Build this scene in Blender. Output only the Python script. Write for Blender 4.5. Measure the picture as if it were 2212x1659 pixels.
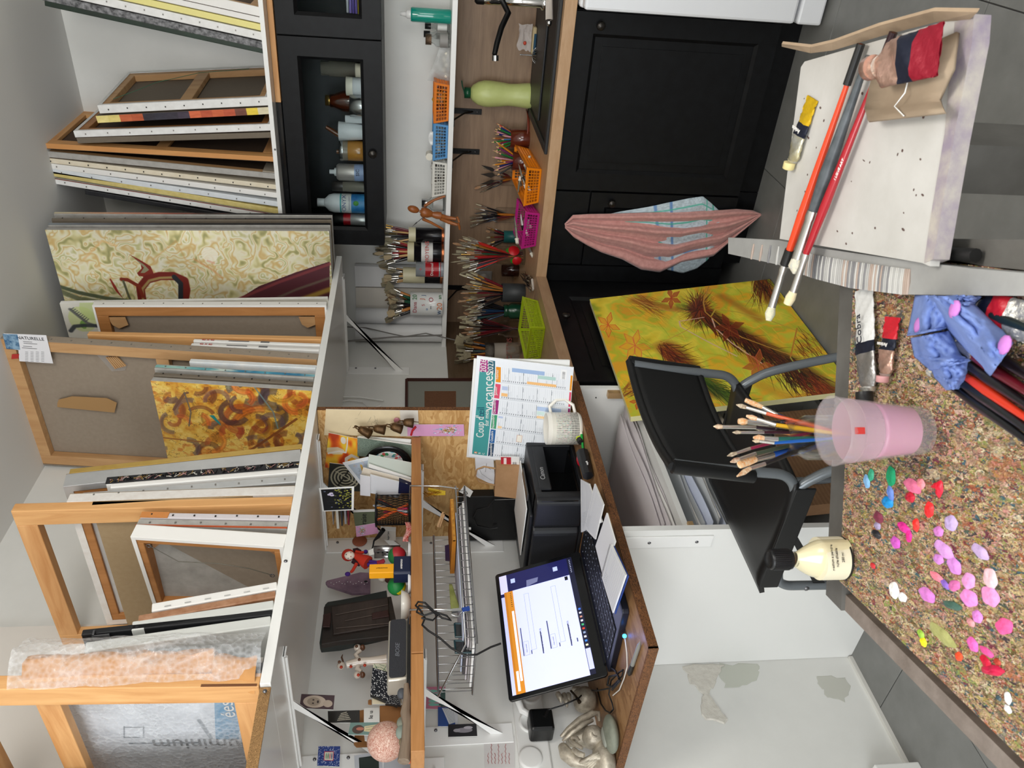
import bpy,math,random
import numpy as np
from mathutils import Vector as V,Matrix
for o in list(bpy.data.objects):bpy.data.objects.remove(o)
SC=bpy.context.scene;COL=SC.collection
random.seed(7);RNG=np.random.default_rng(7)
R=math.radians
# ---------------------------------------------------------------- camera (portrait shot kept on its side)
FPX,YAW,PIT,ROL=1700.0,R(34.9),R(7.39),R(.3)
CAM=V((0,0,1.43))
_fw=V((-math.sin(YAW)*math.cos(PIT),math.cos(YAW)*math.cos(PIT),-math.sin(PIT)))
_r0=V((math.cos(YAW),math.sin(YAW),0));_u0=_r0.cross(_fw)
_rt=_r0*math.cos(ROL)+_u0*math.sin(ROL);_up=-_r0*math.sin(ROL)+_u0*math.cos(ROL)
cd=bpy.data.cameras.new('camera');cam=bpy.data.objects.new('camera',cd);COL.objects.link(cam)
cd.sensor_width=36;cd.lens=36*FPX/2212;cd.clip_start=.02
m=Matrix.Identity(4)
for i,a in enumerate((-_up,_rt,-_fw)):
 for j in range(3):m[j][i]=a[j]
m.translation=CAM;cam.matrix_world=m;SC.camera=cam
cd.dof.use_dof=True;cd.dof.focus_distance=2.3;cd.dof.aperture_fstop=14
# ---------------------------------------------------------------- light
SC.view_settings.view_transform='Standard';SC.view_settings.look='None'
SC.view_settings.gamma=1;SC.view_settings.use_curve_mapping=False
SC.view_settings.exposure=0.0
W=bpy.data.worlds.new('daylight');SC.world=W;W.use_nodes=True
W.node_tree.nodes['Background'].inputs[0].default_value=(.86,.93,1,1)
W.node_tree.nodes['Background'].inputs[1].default_value=1.6
def area(name,loc,target,sx,sy,power,col):
 l=bpy.data.lights.new(name,'AREA');l.shape='RECTANGLE';l.size=sx;l.size_y=sy
 l.energy=power;l.color=col
 o=bpy.data.objects.new(name,l);COL.objects.link(o);o.location=loc
 o.rotation_euler=(V(target)-V(loc)).to_track_quat('-Z','Y').to_euler();return o
area('window_daylight',(-.75,-1.85,1.75),(-.9,2.6,1.1),2.2,1.6,56,(.95,.98,1))
area('side_window_fill',(1.95,-.65,1.6),(-1.5,2.0,1.2),1.8,1.3,30,(1,.97,.92))  # unseen side light, placed so the partition keeps it off the corner
lp0=bpy.data.lights.new('ceiling_fill','POINT');lp0.energy=42;lp0.color=(1,.95,.88);lp0.shadow_soft_size=.22  # added point light without a fitting, brightens the ceiling
lo0=bpy.data.objects.new('ceiling_fill',lp0);COL.objects.link(lo0);lo0.location=(.1,.6,2.25)
def P(x,y,ax,val):
 """point of the room seen at photo pixel (x, y) lying on the plane axis = val"""
 U=(1659-y)-829.5;Vv=x-1106.
 d=_fw*FPX+_rt*U-_up*Vv
 return CAM+d*((val-CAM[ax])/d[ax])
def scale_at(p):return (V(p)-CAM).dot(_fw)/FPX
def spot(x0,x1,y0,y1,ax,val):
 """base centre, width and height of a thing seen between these pixels"""
 p=P(x1,(y0+y1)/2,ax,val);s=scale_at(p);return p,(y1-y0)*s,(x1-x0)*s*1.01
def face_cam(p):return math.atan2(-p[0],p[1])
# ---------------------------------------------------------------- materials
def lin(h):
 h=h.lstrip('#');c=[int(h[i:i+2],16)/255 for i in (0,2,4)]
 return tuple([(v/12.92 if v<=.04045 else ((v+.055)/1.055)**2.4) for v in c]+[1])
MATS={}
def mat(name,col='#888888',rough=.5,metal=0,kind=None,col2=None,scale=20,bump=0,trans=0,coat=0,emit=0,alpha=1,stretch=(1,1,1),amt=.5,ior=1.45,sheen=0):
 if name in MATS:return MATS[name]
 M=bpy.data.materials.new(name);M.use_nodes=True;nt=M.node_tree;N=nt.nodes;L=nt.links
 b=N['Principled BSDF'];c=lin(col) if isinstance(col,str) else col
 b.inputs['Base Color'].default_value=c;b.inputs['Roughness'].default_value=rough
 b.inputs['Metallic'].default_value=metal;b.inputs['IOR'].default_value=ior
 b.inputs['Transmission Weight'].default_value=trans;b.inputs['Coat Weight'].default_value=coat
 b.inputs['Alpha'].default_value=alpha;b.inputs['Sheen Weight'].default_value=sheen
 M.diffuse_color=c
 if emit:b.inputs['Emission Color'].default_value=c;b.inputs['Emission Strength'].default_value=emit
 if kind or bump:
  tc=N.new('ShaderNodeTexCoord');mp=N.new('ShaderNodeMapping');L.new(tc.outputs['Object'],mp.inputs[0])
  mp.inputs['Scale'].default_value=stretch
  ramp=N.new('ShaderNodeValToRGB');c2=lin(col2) if col2 else c
  ramp.color_ramp.elements[0].color=c;ramp.color_ramp.elements[1].color=c2
  if kind in ('wood','noise',None,'cloth'):
   n=N.new('ShaderNodeTexNoise');n.inputs['Scale'].default_value=scale;n.inputs['Detail'].default_value=6
   n.inputs['Roughness'].default_value=.6
   if kind=='wood':n.inputs['Distortion'].default_value=.6
   L.new(mp.outputs[0],n.inputs[0]);out=n.outputs[0]
   ramp.color_ramp.elements[0].position=.5-amt*.4;ramp.color_ramp.elements[1].position=.5+amt*.4
   if kind=='cloth':
    w1=N.new('ShaderNodeTexWave');w1.inputs['Scale'].default_value=scale*6;w1.bands_direction='Z'
    w2=N.new('ShaderNodeTexWave');w2.inputs['Scale'].default_value=scale*6;w2.bands_direction='X'
    L.new(mp.outputs[0],w1.inputs[0]);L.new(mp.outputs[0],w2.inputs[0])
    mm=N.new('ShaderNodeMath');mm.operation='MULTIPLY';L.new(w1.outputs[1],mm.inputs[0]);L.new(w2.outputs[1],mm.inputs[1])
    m2=N.new('ShaderNodeMath');m2.operation='ADD';L.new(mm.outputs[0],m2.inputs[0]);L.new(n.outputs[0],m2.inputs[1])
    m3=N.new('ShaderNodeMath');m3.operation='MULTIPLY';m3.inputs[1].default_value=.55;L.new(m2.outputs[0],m3.inputs[0]);out=m3.outputs[0]
  elif kind=='strand':
   n=N.new('ShaderNodeTexVoronoi');n.inputs['Scale'].default_value=scale;n.distance='MANHATTAN'
   w=N.new('ShaderNodeTexNoise');w.inputs['Scale'].default_value=scale*.5;L.new(mp.outputs[0],w.inputs[0])
   vr=N.new('ShaderNodeVectorRotate');vr.rotation_type='EULER_XYZ';m9=N.new('ShaderNodeVectorMath');m9.operation='SCALE';m9.inputs['Scale'].default_value=.9;L.new(w.outputs[1],m9.inputs[0]);L.new(m9.outputs[0],vr.inputs['Rotation']);L.new(mp.outputs[0],vr.inputs['Vector'])
   L.new(vr.outputs[0],n.inputs[0]);sp=N.new('ShaderNodeSeparateColor');L.new(n.outputs['Color'],sp.inputs[0])
   g2=N.new('ShaderNodeTexNoise');g2.inputs['Scale'].default_value=scale*4;L.new(mp.outputs[0],g2.inputs[0]);mx=N.new('ShaderNodeMath');mx.operation='MULTIPLY_ADD';L.new(g2.outputs[0],mx.inputs[0]);mx.inputs[1].default_value=.5;L.new(sp.outputs[0],mx.inputs[2]);mz=N.new('ShaderNodeMath');mz.operation='MULTIPLY';mz.inputs[1].default_value=.72;L.new(mx.outputs[0],mz.inputs[0]);out=mz.outputs[0]
  elif kind=='chips':
   n=N.new('ShaderNodeTexVoronoi');n.inputs['Scale'].default_value=scale
   w=N.new('ShaderNodeTexNoise');w.inputs['Scale'].default_value=scale*.35
   ad=N.new('ShaderNodeVectorMath');ad.operation='SCALE';ad.inputs['Scale'].default_value=.16
   a2=N.new('ShaderNodeVectorMath');L.new(mp.outputs[0],w.inputs[0]);L.new(w.outputs[1],ad.inputs[0]);L.new(ad.outputs[0],a2.inputs[0]);L.new(mp.outputs[0],a2.inputs[1])
   L.new(a2.outputs[0],n.inputs[0]);sp=N.new('ShaderNodeSeparateColor');L.new(n.outputs['Color'],sp.inputs[0]);out=sp.outputs[0]
  L.new(out,ramp.inputs[0])
  if kind:L.new(ramp.outputs[0],b.inputs['Base Color'])
  if bump:
   bp=N.new('ShaderNodeBump');bp.inputs['Strength'].default_value=bump;bp.inputs['Distance'].default_value=.004
   L.new(out,bp.inputs['Height']);L.new(bp.outputs[0],b.inputs['Normal'])
 MATS[name]=M;return M
def imat(name,arr,rough=.5,emit=0,coat=0,bump=0):
 """material showing a picture computed here with numpy (flat print, paint or screen)"""
 h,w=arr.shape[:2];im=bpy.data.images.new(name,w,h);a=np.ones((h,w,4),np.float32);a[...,:3]=np.clip(arr,0,1)[::-1]
 im.pixels.foreach_set(a.ravel());im.update();im.pack()
 M=bpy.data.materials.new(name);M.use_nodes=True;N=M.node_tree.nodes;L=M.node_tree.links;b=N['Principled BSDF']
 t=N.new('ShaderNodeTexImage');t.image=im;t.extension='EXTEND';L.new(t.outputs[0],b.inputs['Base Color'])
 b.inputs['Roughness'].default_value=rough;b.inputs['Coat Weight'].default_value=coat
 if emit:
  L.new(t.outputs[0],b.inputs['Emission Color']);b.inputs['Emission Strength'].default_value=emit
 if bump:
  bp=N.new('ShaderNodeBump');bp.inputs['Strength'].default_value=bump;bp.inputs['Distance'].default_value=.002
  L.new(t.outputs[0],bp.inputs['Height']);L.new(bp.outputs[0],b.inputs['Normal'])
 return M
# ---------------------------------------------------------------- little numpy painter (sRGB 0..1, row 0 = top)
def hexc(h):h=h.lstrip('#');return np.array([int(h[i:i+2],16)/255 for i in (0,2,4)],np.float32)
def blank(w,h,c):a=np.empty((h,w,3),np.float32);a[:]=hexc(c);return a
def vnoise(w,h,sx,sy,seed=0,octv=4):
 rg=np.random.default_rng(seed);out=np.zeros((h,w),np.float32);amp=1;tot=0
 for o in range(octv):
  nx,ny=max(2,int(sx*2**o)+2),max(2,int(sy*2**o)+2);g=rg.random((ny,nx),dtype=np.float32)
  X=np.linspace(0,nx-1.001,w);Y=np.linspace(0,ny-1.001,h);xi=X.astype(int);yi=Y.astype(int)
  fx=X-xi;fy=Y-yi;fx=fx*fx*(3-2*fx);fy=(fy*fy*(3-2*fy))[:,None]
  a=g[yi][:,xi]*(1-fx)+g[yi][:,xi+1]*fx;b=g[yi+1][:,xi]*(1-fx)+g[yi+1][:,xi+1]*fx
  out+=amp*(a*(1-fy)+b*fy);tot+=amp;amp*=.55
 return out/tot
def rampc(t,cols):
 t=np.clip((t-.25)/.5,0,.9999)*(len(cols)-1);i=t.astype(int);f=(t-i)[...,None]
 c=np.stack([hexc(x) for x in cols]);return c[i]*(1-f)+c[i+1]*f
def stroke(a,pts,w,c,al=1.,soft=1.5,taper=False):
 """polyline in 0..1 coordinates (u right, v down), width in pixels"""
 h,wd=a.shape[:2];p=np.array(pts,float)*[wd,h];c=hexc(c) if isinstance(c,str) else c
 x0,y0=np.floor(p.min(0)-w-3).astype(int);x1,y1=np.ceil(p.max(0)+w+3).astype(int)
 x0,y0=max(x0,0),max(y0,0);x1,y1=min(x1,wd),min(y1,h)
 if x1<=x0 or y1<=y0:return
 X,Y=np.meshgrid(np.arange(x0,x1),np.arange(y0,y1));D=np.full(X.shape,1e9);n=len(p)-1
 for i in range(n):
  d=p[i+1]-p[i];q=(d@d) or 1e-9;t=np.clip(((X-p[i,0])*d[0]+(Y-p[i,1])*d[1])/q,0,1)
  r=np.hypot(X-p[i,0]-t*d[0],Y-p[i,1]-t*d[1])
  if taper:r=r+w*.5*(np.abs((i+t)/n-.35)*1.5)
  D=np.minimum(D,r)
 m_=(np.clip((w/2-D)/soft+.5,0,1)*al)[...,None];s=a[y0:y1,x0:x1];s[:]=s*(1-m_)+c*m_
def fillp(a,pts,c,al=1.):
 h,wd=a.shape[:2];p=np.array(pts,float)*[wd,h];c=hexc(c) if isinstance(c,str) else c
 x0,y0=np.maximum(np.floor(p.min(0)),0).astype(int);x1,y1=np.minimum(np.ceil(p.max(0))+1,[wd,h]).astype(int)
 if x1<=x0 or y1<=y0:return
 X,Y=np.meshgrid(np.arange(x0,x1)+.5,np.arange(y0,y1)+.5);ins=np.zeros(X.shape,bool)
 for i in range(len(p)):
  (xa,ya),(xb,yb)=p[i],p[i-1]
  if ya==yb:continue
  ins^=((ya>Y)!=(yb>Y))&(X<(xb-xa)*(Y-ya)/(yb-ya)+xa)
 s=a[y0:y1,x0:x1];k=ins[...,None]*al;s[:]=s*(1-k)+c*k
def ell(a,u,v,ru,rv,c,al=1.,rot=0):
 t=np.linspace(0,2*np.pi,28)[:-1];fillp(a,np.stack([u+ru*np.cos(t)*math.cos(rot)-rv*np.sin(t)*math.sin(rot),v+ru*np.cos(t)*math.sin(rot)+rv*np.sin(t)*math.cos(rot)],1),c,al)
def rect(a,u0,v0,u1,v1,c,al=1.):fillp(a,[(u0,v0),(u1,v0),(u1,v1),(u0,v1)],c,al)
# ---------------------------------------------------------------- mesh builder
def wmat(o):
 m_=o.matrix_basis.copy()
 while o.parent:o=o.parent;m_=o.matrix_basis@m_
 return m_
class MB:
 def __init__(s):s.v=[];s.f=[];s.mi=[];s.uv={};s.sm=[]
 def add(s,vs,fs,mi=0,M=None,sm=False,uv=None):
  k=len(s.v)
  for p in vs:
   p=V(p);s.v.append(tuple(M@p if M else p))
  for i,f in enumerate(fs):
   if uv:s.uv[len(s.f)]=uv[i]
   s.f.append(tuple(k+j for j in f));s.mi.append(mi);s.sm.append(sm)
  return s
 def bx(s,x0,x1,y0,y1,z0,z1,mi=0,M=None):
  return s.add([(x0,y0,z0),(x1,y0,z0),(x1,y1,z0),(x0,y1,z0),(x0,y0,z1),(x1,y0,z1),(x1,y1,z1),(x0,y1,z1)],[(3,2,1,0),(4,5,6,7),(0,1,5,4),(1,2,6,5),(2,3,7,6),(3,0,4,7)],mi,M)
 def bc(s,c,d,mi=0,M=None):return s.bx(c[0]-d[0]/2,c[0]+d[0]/2,c[1]-d[1]/2,c[1]+d[1]/2,c[2]-d[2]/2,c[2]+d[2]/2,mi,M)
 def hexa(s,p,mi=0,M=None):
  return s.add(p,[(3,2,1,0),(4,5,6,7),(0,1,5,4),(1,2,6,5),(2,3,7,6),(3,0,4,7)],mi,M)
 def quad(s,p,mi=0,M=None,uv=((0,0),(1,0),(1,1),(0,1))):return s.add(p,[(0,1,2,3)],mi,M,uv=[uv])
 def lathe(s,prof,n=20,c=(0,0,0),mi=0,M=None,sm=True):
  vs=[];fs=[];q=len(prof)
  for r,z in prof:
   for i in range(n):
    a=2*math.pi*i/n;vs.append((c[0]+r*math.cos(a),c[1]+r*math.sin(a),c[2]+z))
  for j in range(q-1):
   for i in range(n):fs.append((j*n+i,j*n+(i+1)%n,(j+1)*n+(i+1)%n,(j+1)*n+i))
  s.add(vs,fs,mi,M,sm)
  if prof[0][0]>1e-5:s.add(vs[:n],[tuple(range(n))[::-1]],mi,M)
  if prof[-1][0]>1e-5:s.add(vs[-n:],[tuple(range(n))],mi,M)
  return s
 def tube(s,pts,r,n=8,mi=0,M=None,sm=True,cap=True):
  pts=[V(p) for p in pts];k=len(pts);rr=r if hasattr(r,'__len__') else [r]*k;vs=[];fs=[];up=None
  for i,p in enumerate(pts):
   t=(pts[min(i+1,k-1)]-pts[max(i-1,0)]);t=t.normalized() if t.length>1e-9 else V((0,0,1))
   if up is None:up=t.orthogonal().normalized()
   up=(up-t*up.dot(t));up=up.normalized() if up.length>1e-6 else t.orthogonal().normalized()
   sd=t.cross(up)
   for j in range(n):
    a=2*math.pi*j/n;vs.append(p+(up*math.cos(a)+sd*math.sin(a))*rr[i])
  for i in range(k-1):
   for j in range(n):fs.append((i*n+j,i*n+(j+1)%n,(i+1)*n+(j+1)%n,(i+1)*n+j))
  s.add(vs,fs,mi,M,sm)
  if cap:s.add(vs[:n],[tuple(range(n))[::-1]],mi,M);s.add(vs[-n:],[tuple(range(n))],mi,M)
  return s
 def cyl(s,a,b,r,r2=None,n=12,mi=0,M=None):return s.tube([a,b],[r,r if r2 is None else r2],n,mi,M)
 def ball(s,c,rad,n=12,mi=0,M=None,fn=None):
  r=rad if hasattr(rad,'__len__') else (rad,)*3;vs=[];fs=[];h=max(4,n//2)
  for j in range(h+1):
   t=math.pi*j/h
   for i in range(n):
    a=2*math.pi*i/n;d=V((math.sin(t)*math.cos(a),math.sin(t)*math.sin(a),-math.cos(t)))
    k=fn(d) if fn else 1
    vs.append((c[0]+r[0]*d.x*k,c[1]+r[1]*d.y*k,c[2]+r[2]*d.z*k))
  for j in range(h):
   for i in range(n):fs.append((j*n+i,j*n+(i+1)%n,(j+1)*n+(i+1)%n,(j+1)*n+i))
  return s.add(vs,fs,mi,M,True)
 def prism(s,poly,z0,z1,mi=0,M=None):
  n=len(poly);vs=[(x,y,z0) for x,y in poly]+[(x,y,z1) for x,y in poly]
  return s.add(vs,[tuple(range(n))[::-1],tuple(range(n,2*n))]+[(i,(i+1)%n,n+(i+1)%n,n+i) for i in range(n)],mi,M)
 def grid(s,fn,nu,nv,mi=0,M=None,sm=True,uvs=True):
  vs=[fn(i/nu,j/nv) for j in range(nv+1) for i in range(nu+1)];fs=[];uv=[]
  for j in range(nv):
   for i in range(nu):
    fs.append((j*(nu+1)+i,j*(nu+1)+i+1,(j+1)*(nu+1)+i+1,(j+1)*(nu+1)+i))
    uv.append(((i/nu,j/nv),((i+1)/nu,j/nv),((i+1)/nu,(j+1)/nv),(i/nu,(j+1)/nv)))
  return s.add(vs,fs,mi,M,sm,uv)
 def build(s,name,mats,par=None,world=False,bevel=0,solid=0,sub=0,kind=None):
  me=bpy.data.meshes.new(name);inv=wmat(par).inverted() if (world and par) else None
  vv=[tuple(inv@V(p)) for p in s.v] if inv else s.v
  me.from_pydata(vv,[],s.f)
  for M in (mats if isinstance(mats,(list,tuple)) else [mats]):me.materials.append(M)
  me.polygons.foreach_set('material_index',s.mi);me.polygons.foreach_set('use_smooth',s.sm)
  if s.uv:
   ul=me.uv_layers.new(name='UVMap')
   for fi,uv in s.uv.items():
    for k,li in enumerate(me.polygons[fi].loop_indices):ul.data[li].uv=uv[k]
  me.update();o=bpy.data.objects.new(name,me);COL.objects.link(o)
  if par:o.parent=par
  if bevel:
   b=o.modifiers.new('bevel','BEVEL');b.width=bevel;b.segments=2;b.limit_method='ANGLE';b.angle_limit=R(40)
  if solid:b=o.modifiers.new('solid','SOLIDIFY');b.thickness=solid;b.offset=0
  if sub:b=o.modifiers.new('sub','SUBSURF');b.levels=sub;b.render_levels=sub
  if kind:o['kind']=kind
  return o
def tag(o,label,cat,group=None):
 o['label']=label;o['category']=cat
 if group:o['group']=group
 return o
def thing(name,label,cat,loc=(0,0,0),rz=0,group=None,M=None):
 o=bpy.data.objects.new(name,None);o.empty_display_size=.05;COL.objects.link(o)
 if M is None:M=Matrix.Translation(V(loc))@Matrix.Rotation(rz,4,'Z')
 o.matrix_world=M;return tag(o,label,cat,group)
def struct(name,mb,mats,bevel=0):
 o=mb.build(name,mats,bevel=bevel);o['kind']='structure';return o
def dup(root,M=None,label=None,group=None):
 r=root.copy();COL.objects.link(r)
 if M is not None:r.matrix_world=M
 if label:r['label']=label
 if group:r['group']=group
 for ch in root.children:
  c=ch.copy();COL.objects.link(c);c.parent=r
  for g in ch.children:
   d=g.copy();COL.objects.link(d);d.parent=c
 return r
def frame_m(o,x,y,z=None):
 x=V(x).normalized();y=V(y);y=(y-x*y.dot(x)).normalized();z=x.cross(y)
 M=Matrix.Identity(4)
 for i,a in enumerate((x,y,z)):
  for j in range(3):M[j][i]=a[j]
 M.translation=V(o);return M
_tc={}
def text(par,s,size,M,mt,name='lettering',ext=.0004,align='CENTER',shear=0,sx=1,world=False):
 """flat lettering as real mesh; M places it: x along the line, y up the letter"""
 c=bpy.data.curves.new(name,'FONT');c.body=s;c.size=size;c.extrude=ext;c.align_x=align;c.align_y='CENTER';c.shear=shear
 c.resolution_u=3
 t=bpy.data.objects.new(name,c);COL.objects.link(t);dg=bpy.context.evaluated_depsgraph_get()
 me=bpy.data.meshes.new_from_object(t.evaluated_get(dg));bpy.data.objects.remove(t)
 me.name=name;me.materials.clear();me.materials.append(mt)
 if world and par:M=wmat(par).inverted()@M
 me.transform(M@Matrix.Diagonal((sx,1,1,1)))
 o=bpy.data.objects.new(name,me);COL.objects.link(o)
 if par:o.parent=par
 return o
# ================================================================ ROOM
XL,YB,ZC,XR,YR=-2.10,3.57,2.81,2.0,-1.9
DZ,WZ,SZ,CZ=.885,.91,1.745,1.968
m_wall=mat('wall_paint','#dcdcd8',.75,kind='noise',col2='#e6e6e2',scale=3,bump=.02)
m_wallw=mat('warm_wall_paint','#d9d3cb',.75)
m_ceil=mat('ceiling_paint','#e0e0de',.85)
m_tile=mat('grey_floor_tile','#72726f',.42,kind='noise',col2='#7f7f7c',scale=9,bump=.03)
m_grout=mat('tile_grout','#4c4a48',.8)
m_white=mat('white_laminate','#e9e9e6',.22)
m_whitem=mat('white_metal','#eeeeec',.3)
m_black=mat('black_cabinet_paint','#0b0b0c',.42,kind='noise',col2='#131416',scale=30,bump=.015)
m_black.node_tree.nodes['Principled BSDF'].inputs['Specular IOR Level'].default_value=.22
m_oak=mat('oak_worktop','#b99877',.45,kind='wood',col2='#a8845f',scale=14,stretch=(.6,3,3))
m_oakb=mat('oak_backsplash','#947b63',.5,kind='wood',col2='#7c6450',scale=10,stretch=(.5,3,5))
m_pine=mat('pine','#e2b076',.5,kind='wood',col2='#c48a50',scale=9,stretch=(3.5,3.5,.35),amt=.45)
m_pineh=mat('pine_lengthwise','#dfac74',.5,kind='wood',col2='#c0864e',scale=9,stretch=(.35,3.5,3.5),amt=.45)
m_pines=mat('pine_shelf','#b5804c',.45,kind='wood',col2='#946234',scale=9,stretch=(4,.3,6),amt=.5)
m_osb=mat('osb_strand_board','#d9b47c',.55,kind='strand',col2='#a8793f',scale=22,stretch=(.6,1,1.6),bump=.12)
m_osbd=mat('osb_desk_board','#a07a52',.5,kind='strand',col2='#7a5431',scale=26,stretch=(1.4,.5,1),bump=.25)
m_osbe=mat('osb_edge','#8c5c34',.7,kind='chips',col2='#3d2413',scale=160,stretch=(1,.6,1.6),bump=.8)
m_chip=mat('chipboard_edge','#c69a63',.8,kind='chips',col2='#54391e',scale=260,bump=.8)
m_screw=mat('steel_screw','#77777a',.3,.9)
m_dark=mat('dark_void','#0a0a0b',.6)
fl=struct('floor',MB().bx(XL-.1,XR,YR,YB+.1,-.06,-.006),m_grout)
TX,TY,ox,oy=.78,.75,-1.802,1.275
tm={}
for i in range(-2,7):
 for j in range(-5,5):
  x0,x1=max(XL,ox+i*TX+.0015),min(XR,ox+(i+1)*TX-.0015);y0,y1=max(YR,oy+j*TY+.0015),min(YB,oy+(j+1)*TY-.0015)
  if x1-x0<.02 or y1-y0<.02:continue
  k=(round(x1-x0,3),round(y1-y0,3))
  if k not in tm:
   o=MB().bx(0,x1-x0,0,y1-y0,-.03,0).build('floor_tile',m_tile,fl,bevel=.0012);tm[k]=o
  else:o=tm[k].copy();COL.objects.link(o)
  o.location=(x0,y0,0)
struct('wall_left',MB().bx(XL-.12,XL,YR,YB+.12,0,ZC),m_wall)
struct('wall_back',MB().bx(XL,XR,YB,YB+.12,0,ZC),m_wall)
struct('ceiling',MB().bx(XL-.12,XR+.12,YR-.12,YB+.12,ZC,ZC+.12),m_ceil)
struct('trim_1',MB().bx(XL,XL+.03,YR,1.67,1.76,ZC),m_wallw)
def wall_hole(name,axis,c0,c1,a0,a1,z0,z1,w0,w1):
 b=MB()
 for (p,q,r,s_) in ((w0,a0,0,ZC),(a1,w1,0,ZC),(a0,a1,0,z0),(a0,a1,z1,ZC)):
  (b.bx(c0,c1,p,q,r,s_) if axis=='x' else b.bx(p,q,c0,c1,r,s_))
 return struct(name,b,m_wall)
wall_hole('wall_right','x',XR,XR+.12,-1.65,.35,.9,2.3,YR,YB+.12)
wall_hole('wall_rear','y',YR-.12,YR,-1.95,.45,.9,2.6,XL,XR)
m_pane=mat('window_pane','#ffffff',.02,trans=1,ior=1.02)
w1=struct('window_1',MB().bx(-1.95,-1.88,YR-.08,YR-.03,.9,2.6).bx(.38,.45,YR-.08,YR-.03,.9,2.6).bx(-1.88,.38,YR-.08,YR-.03,.9,.97).bx(-1.88,.38,YR-.08,YR-.03,2.53,2.6).bx(-.78,-.72,YR-.08,YR-.03,.97,2.53),m_white)
w2=struct('window_2',MB().bx(XR+.03,XR+.08,-1.65,-1.58,.9,2.3).bx(XR+.03,XR+.08,.28,.35,.9,2.3).bx(XR+.03,XR+.08,-1.58,.28,.9,.97).bx(XR+.03,XR+.08,-1.58,.28,2.23,2.3),m_white)  # unseen side window set around the fill light
m_flake=mat('flaking_paint','#cfcac0',.8,kind='noise',col2='#dedad0',scale=60,bump=.9)
def patch(name,pts,x,th,M_,seed):
 rg=random.Random(seed);c=[P(px,py,0,XL) for px,py in pts];mid=sum(c,V())/len(c);b=MB();n=len(c)
 out=[]
 for i in range(n):
  for k in range(4):
   q=c[i].lerp(c[(i+1)%n],k/4)+V((0,rg.uniform(-.006,.006),rg.uniform(-.006,.006)));out.append(q)
 v=[V((XL+th,q.y,q.z)) for q in out]+[V((XL+.0004,mid.y+(q.y-mid.y)*1.05,mid.z+(q.z-mid.z)*1.05)) for q in out];n=len(out)
 b.add(v,[tuple(range(n))]+[(i,(i+1)%n,n+(i+1)%n,n+i) for i in range(n)]);o=b.build(name,M_,bpy.data.objects['wall_left']);return o
patch('peeling_paint',[(1478,1440),(1560,1437),(1548,1470),(1530,1500),(1558,1540),(1572,1560),(1528,1556),(1512,1535),(1520,1500),(1492,1475)],0,.004,m_flake,1)
patch('damp_stain',[(1560,1436),(1635,1436),(1640,1455),(1615,1478),(1570,1485),(1556,1455)],0,.0008,mat('damp_stain','#c9cbc0',.6),2)
patch('damp_stain',[(1765,1460),(1822,1463),(1838,1490),(1820,1515),(1790,1505),(1768,1480)],0,.0008,mat('damp_stain2','#c6c6bd',.6),3)
q=P(1866,1606,0,XL);struct('baseboard_left',MB().bx(XL,XL+.012,YR,1.46,0,.012),mat('skirting_plaster','#d5d3cd',.7))
struct('trim_2',MB().bx(XL,XL+.055,YR,1.08,0,.135),m_wall,bevel=.004)
# ================================================================ KITCHEN
def text_on(par,s,p,size,xd,yd,mt,**k):return text(par,s,size,frame_m(p,xd,yd),mt,world=True,**k)
def panel_door(root,x0,x1,z0,z1,y,M=None,glass=False,rail=.07,name='door',mt=None):
 """framed door in the x-z plane whose front is at y, moulding stepped inwards; M turns it"""
 mt=mt or m_black;b=MB();t=.019;r=rail
 b.bx(x0,x1,y,y+t,z0,z0+r,0,M).bx(x0,x1,y,y+t,z1-r,z1,0,M).bx(x0,x0+r,y,y+t,z0+r,z1-r,0,M).bx(x1-r,x1,y,y+t,z0+r,z1-r,0,M)
 s=.012
 for (a,c,d,e) in (((x0+r,z0+r),(x1-r,z0+r),(x1-r-s,z0+r+s),(x0+r+s,z0+r+s)),((x1-r,z0+r),(x1-r,z1-r),(x1-r-s,z1-r-s),(x1-r-s,z0+r+s)),((x1-r,z1-r),(x0+r,z1-r),(x0+r+s,z1-r-s),(x1-r-s,z1-r-s)),((x0+r,z1-r),(x0+r,z0+r),(x0+r+s,z0+r+s),(x0+r+s,z1-r-s))):
  b.add([(a[0],y,a[1]),(c[0],y,c[1]),(d[0],y+.011,d[1]),(e[0],y+.011,e[1])],[(0,1,2,3)],0,M)
 d=b.build(name,mt,root,world=True,bevel=0)
 if glass:
  MB().bx(x0+r,x1-r,y+.012,y+.014,z0+r,z1-r,0,M).build('glass_pane',mat('cabinet_glass','#dfe6e6',.03,trans=1,ior=1.02),d,world=True)
 else:
  MB().bx(x0+r+s,x1-r-s,y+.011,y+.017,z0+r+s,z1-r-s,0,M).bx(x0+r+.042,x1-r-.042,y+.0085,y+.012,z0+r+.042,z1-r-.042,0,M).build('door_panel',mt,d,world=True,bevel=.001)
 return d
m_knob=mat('dark_metal_knob','#3b3835',.3,.8)
def knob(root,p,d=(0,-1,0),r=.0155):
 p=V(p);M=frame_m(p,V(d).orthogonal(),V(d).cross(V(d).orthogonal()))
 return MB().lathe([(.006,0),(.0055,.012),(r,.016),(r,.021),(r*.8,.026),(.0001,.027)],18,M=M).build('knob',m_knob,root,world=True)
YF=2.95;FZ0,FZ1=.105,.862
t=thing('base_cabinet','black base cabinet with one framed door and a knob, beside the white appliance','cabinet',(-.8,3.25,0),group=None)
MB().bx(-1.121,-.47,YF+.021,YB-.01,.1,.862).bx(-1.121,-.47,YF+.06,YF+.075,0,.1).build('body',m_black,t,world=True)
d=panel_door(t,-1.119,-.472,FZ0,FZ1,YF,rail=.07);knob(d,P(1296,54,1,YF))
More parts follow.
